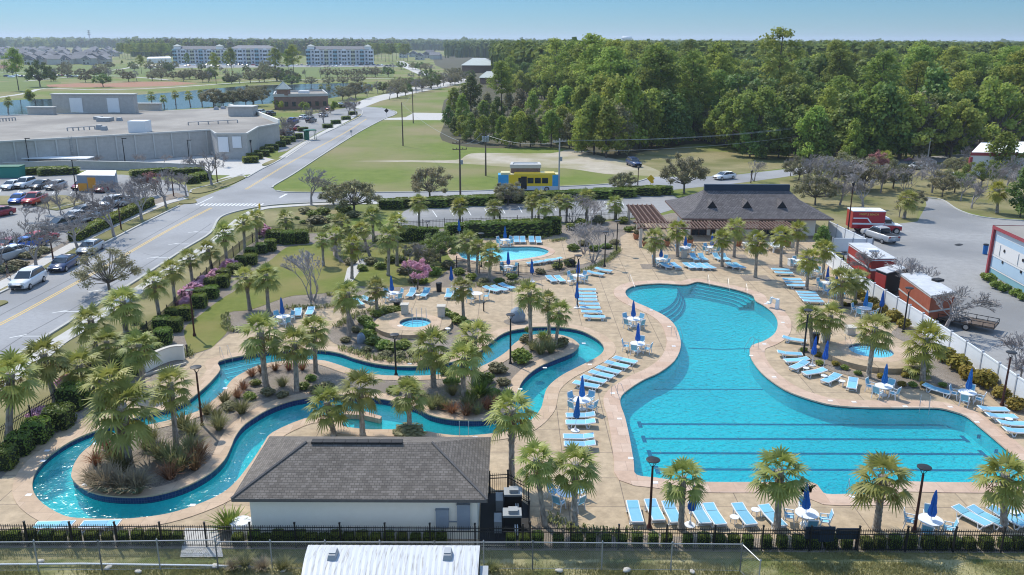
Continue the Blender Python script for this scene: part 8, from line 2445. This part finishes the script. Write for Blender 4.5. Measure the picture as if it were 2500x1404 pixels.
# person walking on the pavement at the left edge
p = P(21, 679)
o = thing("person", "person in dark top walking on the pavement at the left edge", "person", (p.x, p.y, .03), 2.2)
vs = [(0, 0, .92), (0, 0, 1.12), (0, 0, 1.36), (0, 0, 1.48), (0, .02, 1.58), (0, .02, 1.70), (.09, 0, .86), (.1, .12, .48), (.1, .06, .08), (.1, .2, .04), (-.09, 0, .86), (-.1, -.04, .48), (-.1, -.24, .12), (-.1, -.14, .05), (.19, 0, 1.38), (.24, -.06, 1.12), (.24, .06, .9), (.24, .1, .82), (-.19, 0, 1.38), (-.24, .06, 1.12), (-.22, .2, .94), (-.22, .25, .87)]
es = [(0, 1), (1, 2), (2, 3), (3, 4), (4, 5), (0, 6), (6, 7), (7, 8), (8, 9), (0, 10), (10, 11), (11, 12), (12, 13), (2, 14), (14, 15), (15, 16), (16, 17), (2, 18), (18, 19), (19, 20), (20, 21)]
rad = [.15, .14, .16, .065, .09, .085, .095, .07, .045, .035, .095, .07, .045, .035, .065, .05, .04, .03, .065, .05, .04, .03]
me = bpy.data.meshes.new("body")
me.from_pydata(vs, es, [])
bo = link(bpy.data.objects.new("body", me))
sk = bo.modifiers.new("skin", "SKIN")
ss = bo.modifiers.new("sub", "SUBSURF")
ss.levels = ss.render_levels = 1
for i, v in enumerate(me.skin_vertices[0].data):
    v.radius = (rad[i], rad[i])
    v.use_root = i == 0
me.materials.append(M("skin", (.3, .18, .12), rough=.6))
dg = bpy.context.evaluated_depsgraph_get()
me2 = bpy.data.meshes.new_from_object(bo.evaluated_get(dg))
bpy.data.objects.remove(bo)
m_top, m_trs = M("dark_shirt", (.03, .02, .025), rough=.9), M("grey_shorts", (.12, .11, .11), rough=.9)
me2.materials.append(m_top)
me2.materials.append(m_trs)
for f in me2.polygons:
    z, ax = f.center.z, abs(f.center.x)
    f.material_index = 1 if (.98 < z < 1.46 and (ax < .2 or z > 1.15)) else 2 if .5 < z <= .98 and ax < .2 else 0
part("body", me2, o)
part("hair", MB().blob((0, -.01, 1.68), (.105, .115, .1), 10, 2, .05).data("hair", [m_black], True), o)
# ------------------------------------------------------------------ light, sky, air
SUN_EL, SUN_AZ = radians(51), radians(-38)      # azimuth from +Y, negative: to the left
sd = Vector((sin(SUN_AZ) * cos(SUN_EL), cos(SUN_AZ) * cos(SUN_EL), sin(SUN_EL)))
li = bpy.data.lights.new("sun", "SUN")
li.energy, li.angle, li.color = 3.25, radians(.5), (1.0, .94, .82)
so = link(bpy.data.objects.new("sun", li))
so.rotation_euler = (-sd).to_track_quat("-Z", "Y").to_euler()
w = bpy.data.worlds.new("World")
S.world = w
w.use_nodes = True
nt = w.node_tree
bg = nt.nodes["Background"]
sk = nt.nodes.new("ShaderNodeTexSky")
sk.sky_type = "NISHITA"
sk.sun_disc = False
sk.sun_elevation = SUN_EL
sk.sun_rotation = SUN_AZ
sk.altitude, sk.air_density, sk.dust_density, sk.ozone_density = 20, 1.0, 0.0, 3.0
# sky tinted by height: cooler and dimmer near the horizon, brightened overhead for fill
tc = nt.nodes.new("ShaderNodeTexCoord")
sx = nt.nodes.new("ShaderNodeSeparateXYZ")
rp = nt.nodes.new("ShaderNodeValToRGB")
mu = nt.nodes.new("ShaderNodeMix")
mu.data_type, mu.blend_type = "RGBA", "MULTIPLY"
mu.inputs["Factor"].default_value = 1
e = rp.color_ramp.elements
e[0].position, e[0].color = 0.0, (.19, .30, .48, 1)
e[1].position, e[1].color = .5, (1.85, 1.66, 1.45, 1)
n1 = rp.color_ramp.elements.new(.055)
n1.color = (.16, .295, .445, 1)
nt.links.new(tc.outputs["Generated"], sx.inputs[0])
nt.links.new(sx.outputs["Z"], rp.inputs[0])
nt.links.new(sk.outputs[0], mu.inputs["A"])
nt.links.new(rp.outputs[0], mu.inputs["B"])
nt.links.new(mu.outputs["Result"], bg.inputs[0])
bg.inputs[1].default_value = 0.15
S.view_settings.view_transform = "Standard"
S.view_settings.look = "None"
S.view_settings.exposure = 0.5
S.view_settings.gamma = 1.0
S.view_settings.use_curve_mapping = False
S.cycles.use_denoising = True
S.cycles.filter_width = 1.1
S.cycles.max_bounces = 6
S.cycles.transparent_max_bounces = 12
m_hz, nt, N, Lk = nodes("haze_air")
pv = N("ShaderNodeVolumePrincipled")
pv.inputs["Color"].default_value, pv.inputs["Density"].default_value, pv.inputs["Anisotropy"].default_value = (.78, .88, 1, 1), .00013, .2
Lk(pv.outputs[0], N("ShaderNodeOutputMaterial").inputs["Volume"])
struct(MB().box((0, 4500, 35), (26000, 16000, 75)).obj("haze", m_hz), "stuff")
